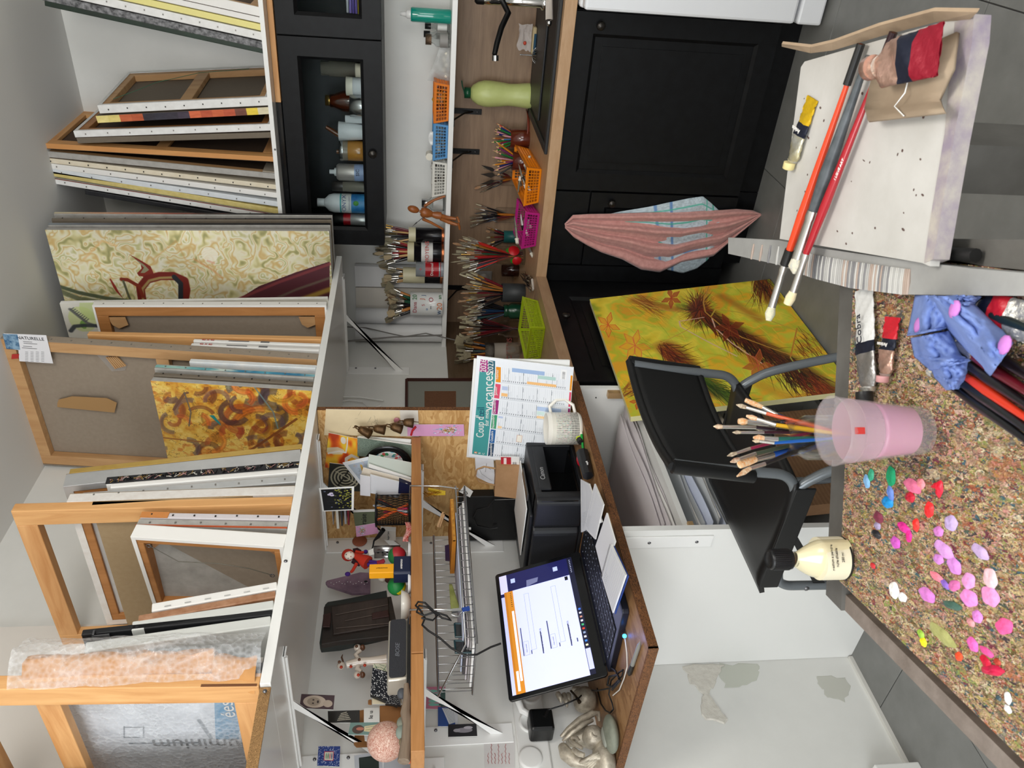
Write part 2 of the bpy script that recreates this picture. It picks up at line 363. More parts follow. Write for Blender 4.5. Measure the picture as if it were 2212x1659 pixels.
t=thing('base_cabinet','narrow black base cabinet with a drawer over a door, behind the hanging towels','cabinet',(-1.28,3.25,0))
MB().bx(-1.445,-1.125,YF+.021,YB-.01,.1,.862).bx(-1.445,-1.125,YF+.06,YF+.075,0,.1).build('body',m_black,t,world=True)
MB().bx(-1.443,-1.127,YF,YF+.019,.722,FZ1).build('drawer',m_black,t,world=True,bevel=.0015)
d=panel_door(t,-1.443,-1.127,FZ0,.716,YF,rail=.06);kn=knob(d,P(1320,437,1,YF))
t=thing('corner_cabinet','black corner cabinet with a framed door facing right, behind the yellow painting','cabinet',(-1.8,2.6,0))
MB().bx(-1.52,-1.449,YF,YF+.02,.1,.862).bx(XL+.01,-1.525,2.17,YB-.01,.1,.862).bx(XL+.01,-1.46,YF+.02,YB-.01,.1,.862).bx(-1.6,-1.585,2.17,2.95,0,.1).build('body',m_black,t,world=True)
MX=Matrix(((0,-1,0,0),(1,0,0,0),(0,0,1,0),(0,0,0,1)))
d=panel_door(t,2.175,2.85,FZ0,FZ1,1.505,M=MX,rail=.07);knob(d,P(1222,690,0,-1.505),(1,0,0))
t=thing('worktop','light oak worktop turning the corner of the kitchen','worktop',(-1.3,3.25,WZ))
MB().bx(XL,.35,2.92,YB,.866,WZ).build('board',m_oak,t,world=True,bevel=.002)
MB().bx(XL,-1.488,2.16,2.92,.866,WZ).build('board',mat('oak_worktop2','#a98a6b',.45,kind='wood',col2='#97765a',scale=14,stretch=(3,.6,3)),t,world=True,bevel=.002)
t=thing('sink','black sink with a ribbed drainer set into the oak worktop','sink',(-.7,3.2,WZ))
m_sink=mat('black_sink_composite','#1b1c1e',.45,kind='noise',col2='#26282a',scale=200,bump=.05)
MB().bx(-.985,.3,2.955,2.985,WZ,WZ+.012).bx(-.985,-.955,2.985,3.5,WZ,WZ+.012).bx(-.985,.3,3.47,3.5,WZ,WZ+.012).build('rim',m_sink,t,world=True,bevel=.003)
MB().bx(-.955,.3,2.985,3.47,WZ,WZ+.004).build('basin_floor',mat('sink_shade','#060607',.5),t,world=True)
MB().bx(-.93,-.2,3.2,3.47,WZ+.004,WZ+.012).build('drainer',m_sink,t,world=True,bevel=.003)
t=thing('splashback','wood effect splashback behind the worktop jars','panel',(-1,YB-.01,1.08))
MB().bx(XL+.012,.35,YB-.012,YB-.001,WZ,1.252).build('board',m_oakb,t,world=True)
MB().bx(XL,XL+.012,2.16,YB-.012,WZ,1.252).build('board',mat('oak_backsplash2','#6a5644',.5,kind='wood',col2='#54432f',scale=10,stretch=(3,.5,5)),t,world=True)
t=thing('wall_shelf','narrow white shelf with baskets and brush tins under the black wall cabinets','shelf',(-1.2,3.46,1.265))
MB().bx(XL,.35,3.33,YB,1.254,1.275).build('board',m_white,t,world=True,bevel=.001)
m_blkm=mat('black_metal','#101011',.4,.3)
for px in (240,327,622):
 q=P(990,px,1,YB-.02);b=MB().bx(q.x-.012,q.x+.012,YB-.018,YB-.013,1.12,1.253).bx(q.x-.012,q.x+.012,3.36,YB-.018,1.249,1.254)
 b.tube([(q.x,YB-.018,1.16),(q.x,YB-.05,1.2),(q.x,3.42,1.248)],.004)
 h=b.build('shelf_bracket',m_blkm,t,world=True)
 for zz in (1.14,1.17):MB().ball((q.x,YB-.019,zz),.004,8).build('screw',m_screw,h,world=True)
YU=3.2
def wall_cab(x0,x1,label,kx):
 t=thing('wall_cabinet',label,'cabinet',((x0+x1)/2,3.4,1.545))
 m_in=mat('black_cabinet_inside','#3a3b3d',.5,kind='noise',col2='#2c2d2f',scale=8)
 MB().bx(x0,x1,YU+.02,YB-.001,1.543,1.558).bx(x0,x1,YU+.02,YB-.001,1.915,1.93).bx(x0,x0+.016,YU+.02,YB-.001,1.558,1.915).bx(x1-.016,x1,YU+.02,YB-.001,1.558,1.915).build('body',m_black,t,world=True)
 MB().bx(x0+.016,x1-.016,YB-.012,YB-.002,1.558,1.915).build('back_panel',m_in,t,world=True)
 MB().bx(x0+.016,x1-.016,YU+.025,YB-.012,1.558,1.622).build('inner_shelf',m_in,t,world=True)
 d=panel_door(t,x0+.001,x1-.001,1.545,1.926,YU,glass=True,rail=.068)
 if kx:knob(d,P(805,330,1,YU),r=.017)
 return t
wall_cab(-1.5,-.662,'black wall cabinet with a wide glass door full of jars and bottles',1)
wall_cab(-.658,.1,'black wall cabinet at the upper right edge, purple pencils behind its glass',0)
t=thing('pelmet_board','pine board lying on top of the black wall cabinets','board',(-.4,3.3,1.94))
MB().bx(-.905,.1,3.195,3.5,1.931,1.951).build('board',m_pineh,t,world=True)
t=thing('gloss_panel','glossy black panel over the glass cabinet, continuing the pine board','panel',(-1.2,3.3,1.94))
MB().bx(-1.5,-.907,3.195,3.5,1.931,1.951).build('board',mat('gloss_black','#141517',.12),t,world=True)
t=thing('long_shelf_board','long white board on the wall cabinets carrying the leaning canvases','shelf',(-.7,3.3,CZ-.01))
MB().bx(-1.5,.2,3.12,YB-.001,1.952,CZ).build('board',m_white,t,world=True)
MB().ball(P(594,323,1,3.118),(.004,.003,.004),8).build('screw',m_screw,t,world=True)
t=thing('dishwasher','white free-standing appliance cut off by the right edge, next to the black cabinet','appliance',(.1,3.1,0))
m_app=mat('white_enamel','#e4e6ea',.25)
MB().bx(-.455,.15,2.9,3.5,.02,.862).build('body',m_app,t,world=True,bevel=.012)
MB().bx(-.452,.147,2.845,2.899,.11,.855).build('door',m_app,t,world=True,bevel=.01)
MB().bx(-.452,.147,2.845,2.899,.012,.1).build('plinth',m_app,t,world=True,bevel=.008)
# ================================================================ LEFT WALL: shelf, brackets, partition, desk
t=thing('wall_shelf','deep white shelf on brackets holding the stored canvases','shelf',(-1.8,2.1,1.73))
MB().bx(XL,-1.52,1.055,3.13,1.722,SZ).build('board',m_white,t,world=True,bevel=.001)
for px,py in ((617,1212),(572,1493)):MB().ball(P(px,py,0,-1.519),(.003,.005,.005),8).build('screw',m_screw,t,world=True)
t=thing('chipboard_shelf','raw chipboard edged shelf at the far left carrying the big pine frame','shelf',(-1.8,.8,1.73))
MB().bx(XL,-1.535,.45,1.053,1.722,SZ).build('board',m_white,t,world=True)
MB().bx(-1.535,-1.53,.45,1.053,1.722,SZ).build('raw_edge',m_chip,t,world=True)
def bracket(Y,z,x1,hplate,label,grp=None,M=None):
 t=thing('shelf_bracket',label,'bracket',(XL,Y,z),group=grp)
 w=.014;x0=XL
 MB().bx(x0,x1,Y-w,Y+w,z-.004,z).bx(x1-.002,x1,Y-w,Y+w,z-.008,z-.002).tube([(x0+.01,Y,z-.006),(x1-.02,Y,z-.006)],.004,6).build('arm',m_whitem,t,world=True)
 wp=MB().bx(x0+.0005,x0+.004,Y-.03,Y+.03,z-hplate,z-.004).build('wall_plate',m_whitem,t,world=True,bevel=.002)
 xm=x0+(x1-x0)*.62
 MB().hexa([(x0+.004,Y-.002,z-hplate+.03),(x0+.004,Y+.002,z-hplate+.03),(x0+.004,Y+.002,z-hplate+.065),(x0+.004,Y-.002,z-hplate+.065),(xm-.035,Y-.002,z-.006),(xm-.035,Y+.002,z-.006),(xm,Y+.002,z-.006),(xm,Y-.002,z-.006)]).build('brace',m_whitem,t,world=True)
 for dz in (.04,.13):MB().ball((x0+.005,Y+.017,z-dz),.005,8).build('screw',m_screw,wp,world=True)
 return t
bracket(3.11,1.722,-1.6,.29,'white bracket under the shelf, nearest the room corner')
bracket(1.997,1.722,-1.6,.29,'white bracket under the deep shelf just left of the particle-board partition')
bracket(1.195,1.722,-1.6,.29,'white bracket under the deep shelf at the left edge with a postcard on its brace')
bracket(1.985,1.392,-1.72,.3,'white bracket under the pine shelf behind the wire rack')
bracket(1.262,1.392,-1.72,.26,'white bracket under the pine shelf with small pictures stuck by it')
t=thing('shelf_plate_end','short white metal plate screwed to the wall under the pine shelf, at the left edge','plate',(XL,1.17,1.36))
MB().bx(XL+.0005,XL+.004,1.13,1.2,1.33,1.392).ball((XL+.005,1.165,1.36),.006,8).build('plate',m_whitem,t,world=True,bevel=.002)
t=thing('pine_shelf','pine shelf at eye level over the desk, crowded with keepsakes','shelf',(-1.86,1.5,1.41))
MB().bx(XL,-1.63,1.2,2.03,1.394,1.424).build('board',m_pines,t,world=True,bevel=.0015)
MB().bx(XL,-1.632,.95,1.198,1.394,1.424).build('board',mat('pine_shelf_b','#b98450',.45,kind='wood',col2='#a4703e',scale=14,stretch=(3,.3,6),amt=.6),t,world=True,bevel=.0015)
t=thing('partition','upright strand-board partition standing on the desk between shelf and kitchen corner','partition',(-1.8,2.05,DZ))
MB().bx(XL,-1.528,2.04,2.055,DZ,1.721).build('board',m_osb,t,world=True)
MB().bx(-1.528,-1.526,2.04,2.055,DZ,1.721).build('raw_edge',m_osbe,t,world=True)
t=thing('desk','strand-board desk top with raw brown edges carrying printer and laptop','desk',(-1.8,1.6,DZ))
MB().bx(XL,-1.497,1.09,2.158,.862,DZ).build('board',m_osbd,t,world=True)
MB().bx(-1.497,-1.492,1.085,2.158,.862,DZ).bx(XL,-1.492,1.083,1.09,.862,DZ).build('raw_edge',[m_osbe],t,world=True)
t=thing('shelf_unit','white open shelf unit under the desk full of loose paper and folders','shelf unit',(-1.8,1.8,0))
MB().bx(XL+.001,-1.503,1.465,1.483,0,.861).build('side_panel',m_white,t,world=True)
MB().bx(XL+.001,-1.503,2.13,2.148,0,.861).build('side_panel',m_white,t,world=True)
MB().bx(XL+.001,XL+.006,1.483,2.13,0,.861).build('back_panel',m_white,t,world=True)
for z in (.02,.335,.50,.665):MB().bx(XL+.006,-1.515,1.483,2.13,z,z+.017).build('shelf_board',m_white,t,world=True)
m_hinge=mat('brass_hinge','#c9a678',.35,.6)
for z,y in ((.735,2.115),(.683,1.49),(.43,1.49)):MB().bx(-1.53,-1.507,y-.006,y+.012,z-.03,z+.03 if y>2 else z-.015).build('hinge',m_hinge,t,world=True)
for z in (.80,.755,.7,.62):MB().cyl((-1.54,2.1295,z),(-1.54,2.128,z),.0025,n=8).build('shelf_pin_hole',m_dark,t,world=True)
t=thing('desk_bracket','white plate screwed upright to the side panel under the desk corner','bracket',(-1.53,1.464,.8))
MB().bx(-1.566,-1.524,1.46,1.4645,.60,.86).build('plate',m_whitem,t,world=True,bevel=.0015)
for z in (.78,.645):MB().ball((-1.545,1.4595,z),(.005,.002,.005),10).build('screw',m_screw,t,world=True)
m_pap=[mat('paper_white','#e3e1de',.7),mat('paper_mauve','#cfc8cb',.7),mat('paper_cream','#d8cdbd',.7),mat('folder_brown','#5c4039',.6),mat('plastic_sleeve','#c9cdd0',.15,alpha=.75),mat('folder_black','#1b1a1a',.4),mat('paper_blue','#c3cbe0',.6)]
def sheet_stack(x1,z,n,mis,lab,grp,y0=1.5,y1=2.1,dz=.006):
 for k in range(n):
  rg=random.Random(int(z*1000)+k);M_=m_pap[mis[k%len(mis)]];x=x1-rg.uniform(0,.05);th=dz*rg.uniform(.5,1);sag=rg.uniform(.0,.012);a=y0+rg.uniform(0,.05);c=y1-rg.uniform(0,.12)
  def fn(u,v):return (x-.5*v+.008*math.sin(7*u+k)*(1-v),a+(c-a)*u,z+k*dz+.003+sag*math.sin(3.1*u+k)*(1-v)*.5)
  o=MB().grid(fn,10,3).build('paper_sheet',M_,solid=th*.5);tag(o,lab,'paper',grp)
sheet_stack(-1.53,.682,7,(1,0,1),'mauve-white loose sheets lying on the top shelf under the desk','sheets on the top shelf under the desk')
sheet_stack(-1.52,.517,11,(4,0,6,4,0),'loose sheets and clear sleeves on the second shelf under the desk','sheets and sleeves on the second shelf under the desk',dz=.009)
sheet_stack(-1.52,.352,9,(2,4,5,2,3),'brown folders and cream sheets on the third shelf under the desk','folders on the third shelf under the desk',dz=.013)
sheet_stack(-1.53,.037,8,(0,2,3,0),'folders on the lowest shelf under the desk','folders on the lowest shelf under the desk',dz=.02)
# ================================================================ CANVASES ON THE TWO UPPER SHELVES
m_gesso=mat('primed_canvas_edge','#dcdbd8',.6,kind='noise',col2='#ededeb',scale=25,bump=.1)
m_greyc=mat('grey_canvas_edge','#9a9791',.7,kind='noise',col2='#b3b0ab',scale=25,bump=.1)
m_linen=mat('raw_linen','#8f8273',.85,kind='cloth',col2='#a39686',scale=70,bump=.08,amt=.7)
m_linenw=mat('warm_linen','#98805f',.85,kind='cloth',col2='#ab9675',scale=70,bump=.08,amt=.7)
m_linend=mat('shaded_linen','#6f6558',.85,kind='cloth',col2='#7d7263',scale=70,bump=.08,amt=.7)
m_linenb=mat('brown_linen','#4b3a2c',.85,kind='cloth',col2='#57463a',scale=70,bump=.08,amt=.7)
m_bar=mat('stretcher_wood','#b9804a',.55,kind='wood',col2='#a06a38',scale=9,stretch=(3.5,3.5,.4),amt=.5)
m_barl=mat('stretcher_wood_pale','#caa273',.55,kind='wood',col2='#b3875a',scale=9,stretch=(3.5,3.5,.4),amt=.5)
m_staple=mat('staple','#8a8680',.4,.6)
m_pin=mat('canvas_tack','#2f2b29',.4,.5)
def canvas(label,b,t,w,th,kind='edge',zs=SZ,side='left',edge=None,back=None,barm=None,barw=.04,cross=None,face=None,tacks=0,yaw=0,name='stretched_canvas',grp=None,cat_='canvas',h=None,xf=None,faceim=None,tackm=None,wedge=None):
 """stretched canvas standing on a shelf. b, t: photo pixels of the foot and head of the edge turned to the room"""
 B=P(b[0],b[1],2,zs)
 if side=='left':q_=P(b[0],b[1],0,xf or -1.525);B=V((q_.x,q_.y,zs))
 else:q_=P(b[0],b[1],1,3.145);B=V((q_.x,q_.y,zs))
 if side=='left':
  T=P(t[0],t[1],0,B.x);ew=V((-math.cos(yaw),-math.sin(yaw),0));vis=1
 else:
  T=P(t[0],t[1],1,B.y);ew=V((math.sin(yaw),math.cos(yaw),0));vis=-1
 eh=(T-B);H=h or eh.length;M=frame_m(B+V((0,0,.0012)),ew,eh.cross(ew));
 eh=eh.normalized();M=frame_m(B+V((0,0,.0015)),ew,eh.cross(ew))
 r=thing(name,label,cat_,M=M,group=grp);a,c=-th/2,th/2
 e=edge or m_gesso;bm=barm or m_bar
 if kind in ('edge','face'):
  k=MB().bx(0,w,a,c,0,H);k.build('canvas_cloth',e,r,bevel=.0025)
  yy=c+.0006 if vis>0 else a-.0006
  if kind=='face':
   q=[(0,yy,0),(w,yy,0),(w,yy,H),(0,yy,H)]
   if vis<0:q=[q[1],q[0],q[3],q[2]];uv=((1,0),(0,0),(0,1),(1,1))
   else:uv=((0,0),(1,0),(1,1),(0,1))
   MB().quad(q,uv=uv).build('painted_face',face or faceim,r)
 if kind in ('back','bare'):
  for i,(x0,x1,z0,z1) in enumerate(((0,barw,0,H),(w-barw,w,0,H),(barw,w-barw,0,barw),(barw,w-barw,H-barw,H))):
   s=0 if kind=='bare' else .002
   MB().bx(x0+(s if i==0 else 0),x1-(s if i==1 else 0),a+s,c-s,z0+(s if i!=3 else 0),z1-(s if i!=2 else 0)).build('stretcher_bar',bm if i<2 else (m_pineh if bm is m_pine else bm),r,bevel=.002)
  if cross=='h':MB().bx(barw,w-barw,a+.004,c-.004,H*.5-.022,H*.5+.022).build('cross_bar',bm,r,bevel=.002)
  if cross=='v':MB().bx(w*.5-.02,w*.5+.02,a+.004,c-.004,barw,H-barw).build('cross_bar',bm,r,bevel=.002)
  if kind=='back':
   f0,f1=(a-.0012,a+.0006) if vis>0 else (c-.0006,c+.0012)
   k=MB().bx(-.0012,w+.0012,f0,f1,-.0012,H+.0012,0)
   k.bx(-.0012,.0004,a,c,0,H,1).bx(w-.0004,w+.0012,a,c,0,H,1).bx(0,w,a,c,H-.0004,H+.0012,1).bx(0,w,a,c,-.0012,.0004,1)
   g0,g1=(c-.0008,c+.0008) if vis>0 else (a-.0008,a+.0008);ed=wedge if wedge is not None else .012
   if ed:k.bx(0,ed,g0,g1,0,H,1).bx(w-ed,w,g0,g1,0,H,1).bx(ed,w-ed,g0,g1,H-ed,H,1).bx(ed,w-ed,g0,g1,0,ed,1)
   k.build('canvas_cloth',[back or m_linen,e],r)
 if tacks:
  k=MB()
  for i in range(tacks):k.bc((-.0018,random.uniform(-.002,.002),H*(i+.5)/tacks),(.0014,.005,.004))
  k.build('tacks',tackm or m_staple,r,kind='stuff')
 return r,w,H
def onp(r,y):
 inv=r.matrix_world.inverted();o=inv@CAM
 def f(px,py):
  q=inv@P(px,py,1,1.0);d=q-o;k=(y-o.y)/d.y;s=o+d*k;return s.x,s.z
 return f
m_palew=mat('white_canvas','#e8e6e2',.6);m_ochre=mat('ochre_edge','#c3ae62',.6,kind='noise',col2='#d8c988',scale=30,bump=.1)
m_cream=mat('cream_edge','#d8cbb0',.6,kind='noise',col2='#e5dcc8',scale=20)
m_blk=mat('black_paint_edge','#17171a',.5,kind='noise',col2='#2b2b2e',scale=20,bump=.1)
def bk(label,b,t,w,th,**k):return canvas(label,b,t,w,th,zs=CZ,side='back',**k)
def ext(b):return (b[0]-450,b[1]-105)
G1='canvases leaning at the upper right edge'
bk('dark green and black edged canvas, leftmost of the leaning stack at the upper right',(542,109),(97,7),.42,.018,edge=mat('green_black_edge','#1d3324',.5,kind='noise',col2='#182019',scale=6,bump=.1),grp=G1)
bk('canvas with a speckled grey-black edge next to the green one at the upper right',(539,97),ext((539,97)),.42,.024,edge=mat('speckled_edge','#3a3a3c',.55,kind='noise',col2='#8d8d8f',scale=60,amt=.35),grp=G1)
bk('white edged canvas with tacks between the speckled and the yellow edge, upper right',(535,77),ext((535,77)),.42,.028,edge=m_gesso,tacks=12,grp=G1)
bk('canvas with a pale yellow edge in the upper right stack',(533,58),ext((533,58)),.42,.022,edge=mat('pale_yellow_edge','#e6dc8e',.6),grp=G1)
bk('white canvas right of the pale yellow edge in the upper right stack',(531,42),ext((531,42)),.42,.02,edge=m_palew,grp=G1)
bk('white canvas showing its brown back, rightmost of the upper right stack',(528,24),ext((528,24)),.42,.03,kind='back',back=m_linenb,barm=m_barl,edge=m_palew,wedge=.004,grp=G1)
G2='canvases leaning over the glass cabinet'
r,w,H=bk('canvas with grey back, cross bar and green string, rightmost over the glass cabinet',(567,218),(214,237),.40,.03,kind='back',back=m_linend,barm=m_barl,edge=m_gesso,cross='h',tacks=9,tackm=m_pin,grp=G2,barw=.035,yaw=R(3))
st=MB().tube([(.05,-.02,H*.93),(.12,-.03,H*.8),(.2,-.028,H*.74),(.3,-.03,H*.5),(.36,-.02,H*.2)],.0012,5).tube([(.2,-.028,H*.74),(.19,-.04,H*.66)],.0012,5).build('string',mat('green_string','#3f6b52',.7),r)
cols=['#d9cfae','#e3c63c','#6e3d2c','#b9512e','#c85f35','#b9512e','#d0643a','#3b3040','#2d2734','#2f2b38','#2b2530','#b5532c','#c26036','#e2cf7c','#ead98c']
im=blank(16,300,'#d9cfae')
for i,c_ in enumerate(cols[::-1]):im[i*20:(i+1)*20]=hexc(c_)
im+=(vnoise(16,300,3,30,3)[...,None]-.5)*.12
def edge_image(r,H,th,arr,name,rough=.55):
 MB().quad([(-.0008,th/2,0),(-.0008,-th/2,0),(-.0008,-th/2,H),(-.0008,th/2,H)]).build('painted_edge',imat(name,arr,rough),r)
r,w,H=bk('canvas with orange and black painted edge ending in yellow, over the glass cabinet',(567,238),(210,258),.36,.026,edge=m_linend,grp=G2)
edge_image(r,H,.026,im[::-1][::-1],'orange_black_edge')
bk('white edged canvas with wooden back facing right, third from the right over the glass cabinet',(560,274),(162,290),.36,.024,kind='back',edge=m_gesso,back=m_linenb,barm=m_bar,tacks=9,grp=G2)
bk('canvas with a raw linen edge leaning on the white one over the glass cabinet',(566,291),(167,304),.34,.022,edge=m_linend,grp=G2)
bk('big pine stretcher with a dark canvas seen from behind, over the glass cabinet',(572,343),(84,314),.43,.02,kind='back',back=m_linenb,barm=m_pine,edge=mat('finger_jointed_pine','#cf965a',.5,kind='wood',col2='#c28449',scale=6,stretch=(3,3,.6)),barw=.05,cross='h',wedge=0,grp=G2)
r,w,H=bk('grey-white canvas with a cardboard corner on its back, beside the big pine stretcher',(573,380),(81,331),.43,.022,kind='back',back=m_linenb,barm=m_barl,edge=m_greyc,wedge=.004,grp=G2)
MB().bx(.004,.1,-.0165,-.0125,.004,.05).build('corner_plate',mat('grey_card','#9b9080',.7),r)
bk('cream edged canvas studded with dark tacks, over the glass cabinet',(578,404),(90,345),.42,.02,edge=m_cream,tacks=13,tackm=m_pin,grp=G2)
bk('white canvas with taped edge right behind the tacked cream one',(579,422),(94,357),.42,.022,edge=m_palew,tacks=9,grp=G2)
bk('bluish white canvas, third from the left end over the glass cabinet',(583,441),(101,368),.42,.022,edge=mat('bluish_white','#cfd4d8',.6,kind='noise',col2='#dfe3e6',scale=20),tacks=8,grp=G2)
bk('canvas with a mottled ochre-yellow edge over the glass cabinet',(583,457),(71,368),.42,.022,edge=m_ochre,grp=G2)
r,w,H=bk('white tacked canvas with a red rim, leaning leftmost but one over the glass cabinet',(587,470),(71,384),.42,.022,edge=m_gesso,tacks=12,grp=G2)
MB().bx(-.0016,.001,-.0125,-.0105,0,H*.93).build('red_rim',mat('dried_red_paint','#7c2f20',.6),r)
bk('black edged canvas half hidden at the left end over the glass cabinet',(588,486),(184,415),.42,.02,edge=m_blk,grp=G2)
def lf(label,b,t,w,th,**k):return canvas(label,b,t,w,th,zs=SZ,side='left',**k)
G3='canvases standing on the deep white shelf'
def grad_edge(name,cols,w=300):
 a=blank(16,w,cols[0]);t=np.linspace(.25,.75,w)[:,None]+(vnoise(16,w,2,14,len(name))-.5)*.12
 a[:]=rampc(t,cols);return a
r,w,H=lf('grey canvas with cream, orange and black edge, backmost beside the swirl painting',(706,463),(118,460),.6,.018,xf=-1.31,edge=m_greyc,grp=G3)
edge_image(r,H,.014,grad_edge('e1',['#d8cfae','#d29a7a','#a55642','#1c1a1e','#131216','#1a181c']),'sunset_edge')
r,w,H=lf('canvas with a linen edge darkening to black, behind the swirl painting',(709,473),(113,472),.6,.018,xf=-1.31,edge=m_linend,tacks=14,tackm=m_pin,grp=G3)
edge_image(r,H,.010,grad_edge('e2',['#8b8479','#7f7a70','#40393b','#1a181b','#1c1a1d']),'linen_black_edge')
r,w,H=lf('canvas with a blue-grey to black edge directly behind the swirl painting',(711,484),(106,484),.6,.022,xf=-1.31,edge=m_greyc,grp=G3)
edge_image(r,H,.018,grad_edge('e3',['#8d949a','#4a4e58','#17171b','#121216','#15151a']),'night_edge')
r,w,H=lf('tall cream painting of pale swirls with a dark red horned figure',(712,497),(100,494),.70,.02,xf=-1.31,edge=m_greyc,kind='face',face=mat('tmp_face'),grp=G3,name='painting',cat_='painting')
f=onp(r,.0106)
def q2(px,py):x,z=f(px,py);return (x/w,1-z/H)
IW,IH=520,860
yy,xx=np.mgrid[0:IH,0:IW].astype(np.float32)
n1=vnoise(IW,IH,5,8,11,3);n2=vnoise(IW,IH,9,14,12,3);t=np.sin(n1*20+n2*10)*.5+.5
t2=np.sin(n2*24+n1*10)*.5+.5
im=rampc(.25+.5*(t*.6+t2*.4),['#a3a06a','#cfc58c','#e6dfae','#efe9cf','#d9b878','#e8dfb4','#f3eedb','#c9c58a'])
im=im*(.80+.25*vnoise(IW,IH,2,3,5,2)[...,None])
for pl,wd,c_,al in (([(400,640),(470,600),(560,590),(640,520)],6,'#c9b27a',.5),([(330,560),(380,520),(400,560),(440,585)],5,'#c99a5a',.5),([(420,560),(455,580),(480,600)],7,'#c58a52',.6),([(130,560),(180,590),(240,570)],6,'#efe9cf',.6),([(180,560),(220,520),(250,530)],7,'#dcb072',.6)):
 stroke(im,[q2(*p_) for p_ in pl],wd,c_,al,4)
fillp(im,[q2(*p_) for p_ in ((500,655),(560,618),(640,588),(712,565),(712,655),(640,700))],'#4c1f28')
stroke(im,[q2(500,652),q2(600,610),q2(712,570)],9,'#7c3438',.8,3);stroke(im,[q2(560,660),q2(640,625),q2(712,600)],8,'#6b6d55',.6,5)
stroke(im,[q2(600,665),q2(712,625)],16,'#b9a23c',.7,8)
fillp(im,[q2(*p_) for p_ in ((278,549),(300,560),(325,575),(332,590),(322,600),(300,596),(296,590),(306,580),(303,567))],'#7b2418')
fillp(im,[q2(*p_) for p_ in ((290,558),(312,572),(322,583),(312,590),(303,590),(311,578))],'#8a8468')
stroke(im,[q2(*p_) for p_ in ((307,650),(303,622),(318,603),(345,596),(375,596),(398,606),(402,625),(398,650))],26,'#6d1a14',1,3)
stroke(im,[q2(*p_) for p_ in ((309,650),(307,624),(322,606),(345,600),(372,599))],8,'#a08c58',.9,3)
stroke(im,[q2(*p_) for p_ in ((376,598),(390,612),(390,650))],15,'#20242c',1,3)
stroke(im,[q2(*p_) for p_ in ((262,603),(275,604),(300,618),(308,640))],11,'#7c2a1a',1,2)
stroke(im,[q2(*p_) for p_ in ((266,607),(278,640),(283,650))],7,'#5a5a44',1,2)
stroke(im,[q2(*p_) for p_ in ((238,603),(252,628),(266,645))],9,'#8c2a20',1,2,taper=True)
stroke(im,[q2(*p_) for p_ in ((120,616),(170,632),(230,644),(280,650))],12,'#4b5540',.9,4);stroke(im,[q2(*p_) for p_ in ((122,626),(170,645),(230,655))],16,'#5b6248',.8,5)
ell(im,*q2(453,550),.045,.03,'#f0ead8',.8);stroke(im,[q2(448,563),q2(462,568)],6,'#d9a890',.8,3)
for o in r.children:
 if o.name.startswith('painted_face'):o.data.materials[0]=imat('swirl_painting',im,.45)
r,w,H=lf('small white canvas with a grey and green pencil sketch, between swirl painting and wooden backs',(700,642),(131,652),.6,.018,xf=-1.51,kind='face',edge=m_gesso,face=mat('tmp_face'),grp=G3,name='painting',cat_='painting')
f=onp(r,.0116);im=blank(300,420,'#d9d6cb')+(vnoise(300,420,6,9,3)[...,None]-.5)*.12
ell(im,*q2(178,690),.09,.05,'#c5d08a',.7);ell(im,*q2(196,668),.08,.04,'#b4c778',.6);ell(im,*q2(180,702),.03,.012,'#6f9a48',.9)
stroke(im,[q2(150,668),q2(170,684),q2(188,698),q2(210,705)],5,'#5d5f5e',.9,2)
for k in range(9):stroke(im,[q2(152+k*4,668+k*3.3),q2(158+k*4,665+k*3)],1.5,'#4a4c4c',.9,1)
stroke(im,[q2(152,715),q2(160,705),q2(180,703),q2(208,704)],7,'#3a3e44',.9,2)
for o in r.children:
 if o.name.startswith('painted_face'):o.data.materials[0]=imat('pencil_sketch',im,.6)
r,w,H=lf('large white-wrapped canvas with orange stretcher bars seen from behind',(690,656),(203,656),.55,.030,xf=-1.50,kind='back',edge=m_palew,back=m_linen,barm=m_bar,barw=.045,tacks=12,wedge=.006,grp=G3)
for zc in (H-.07,.075):
 MB().prism([(.052,zc-.03),(.085,zc-.035),(.1,zc),(.085,zc+.02),(.052,zc+.03)],0,.003,M=Matrix(((1,0,0,0),(0,0,1,.006),(0,1,0,0),(0,0,0,1)))).build('corner_wedge',m_barl,r)
lf('finger-jointed pine stretcher frame standing in front of the orange-barred canvas',(692,730),(191,719),.5,.022,xf=-1.525,kind='bare',barm=m_pine,grp=G3,name='stretcher_frame',cat_='frame',barw=.04)
m_redp=mat('red_print','#b3322c',.5);m_ink=mat('black_print','#1d1d1f',.5);m_greyp=mat('grey_print','#6e6e70',.5)
for k,(b_,t_) in enumerate((((688,744),(419,734)),((688,755),(414,743)))):
 r,w,H=lf(('white boxed canvas marked 40 x 40 in red, the one behind','white boxed canvas marked 40 x 40 in red, the one in front')[k],b_,t_,.4,.014,edge=m_palew,grp=G3)
 Mt=frame_m((-.0022,0,H-.05),(0,0,-1),(0,-1,0))
 text(r,'40 X 40',.013,Mt,m_redp);
 MB().bx(-.0016,-.001,-.005,.004,H-.26,H-.23).bx(-.0016,-.001,-.002,.002,H-.19,H-.12).build('barcode',m_greyp,r)
r,w,H=lf('largest linen canvas seen from behind with a brand card and brown tape patch',(690,771),(4,726),.56,.034,kind='back',edge=m_linen,back=m_linen,barm=m_barl,barw=.043,cross='h',wedge=.0,tacks=16,grp=G3)
r['label']='largest linen canvas seen from behind with a label card and a brown tape patch'
f=onp(r,.0185)
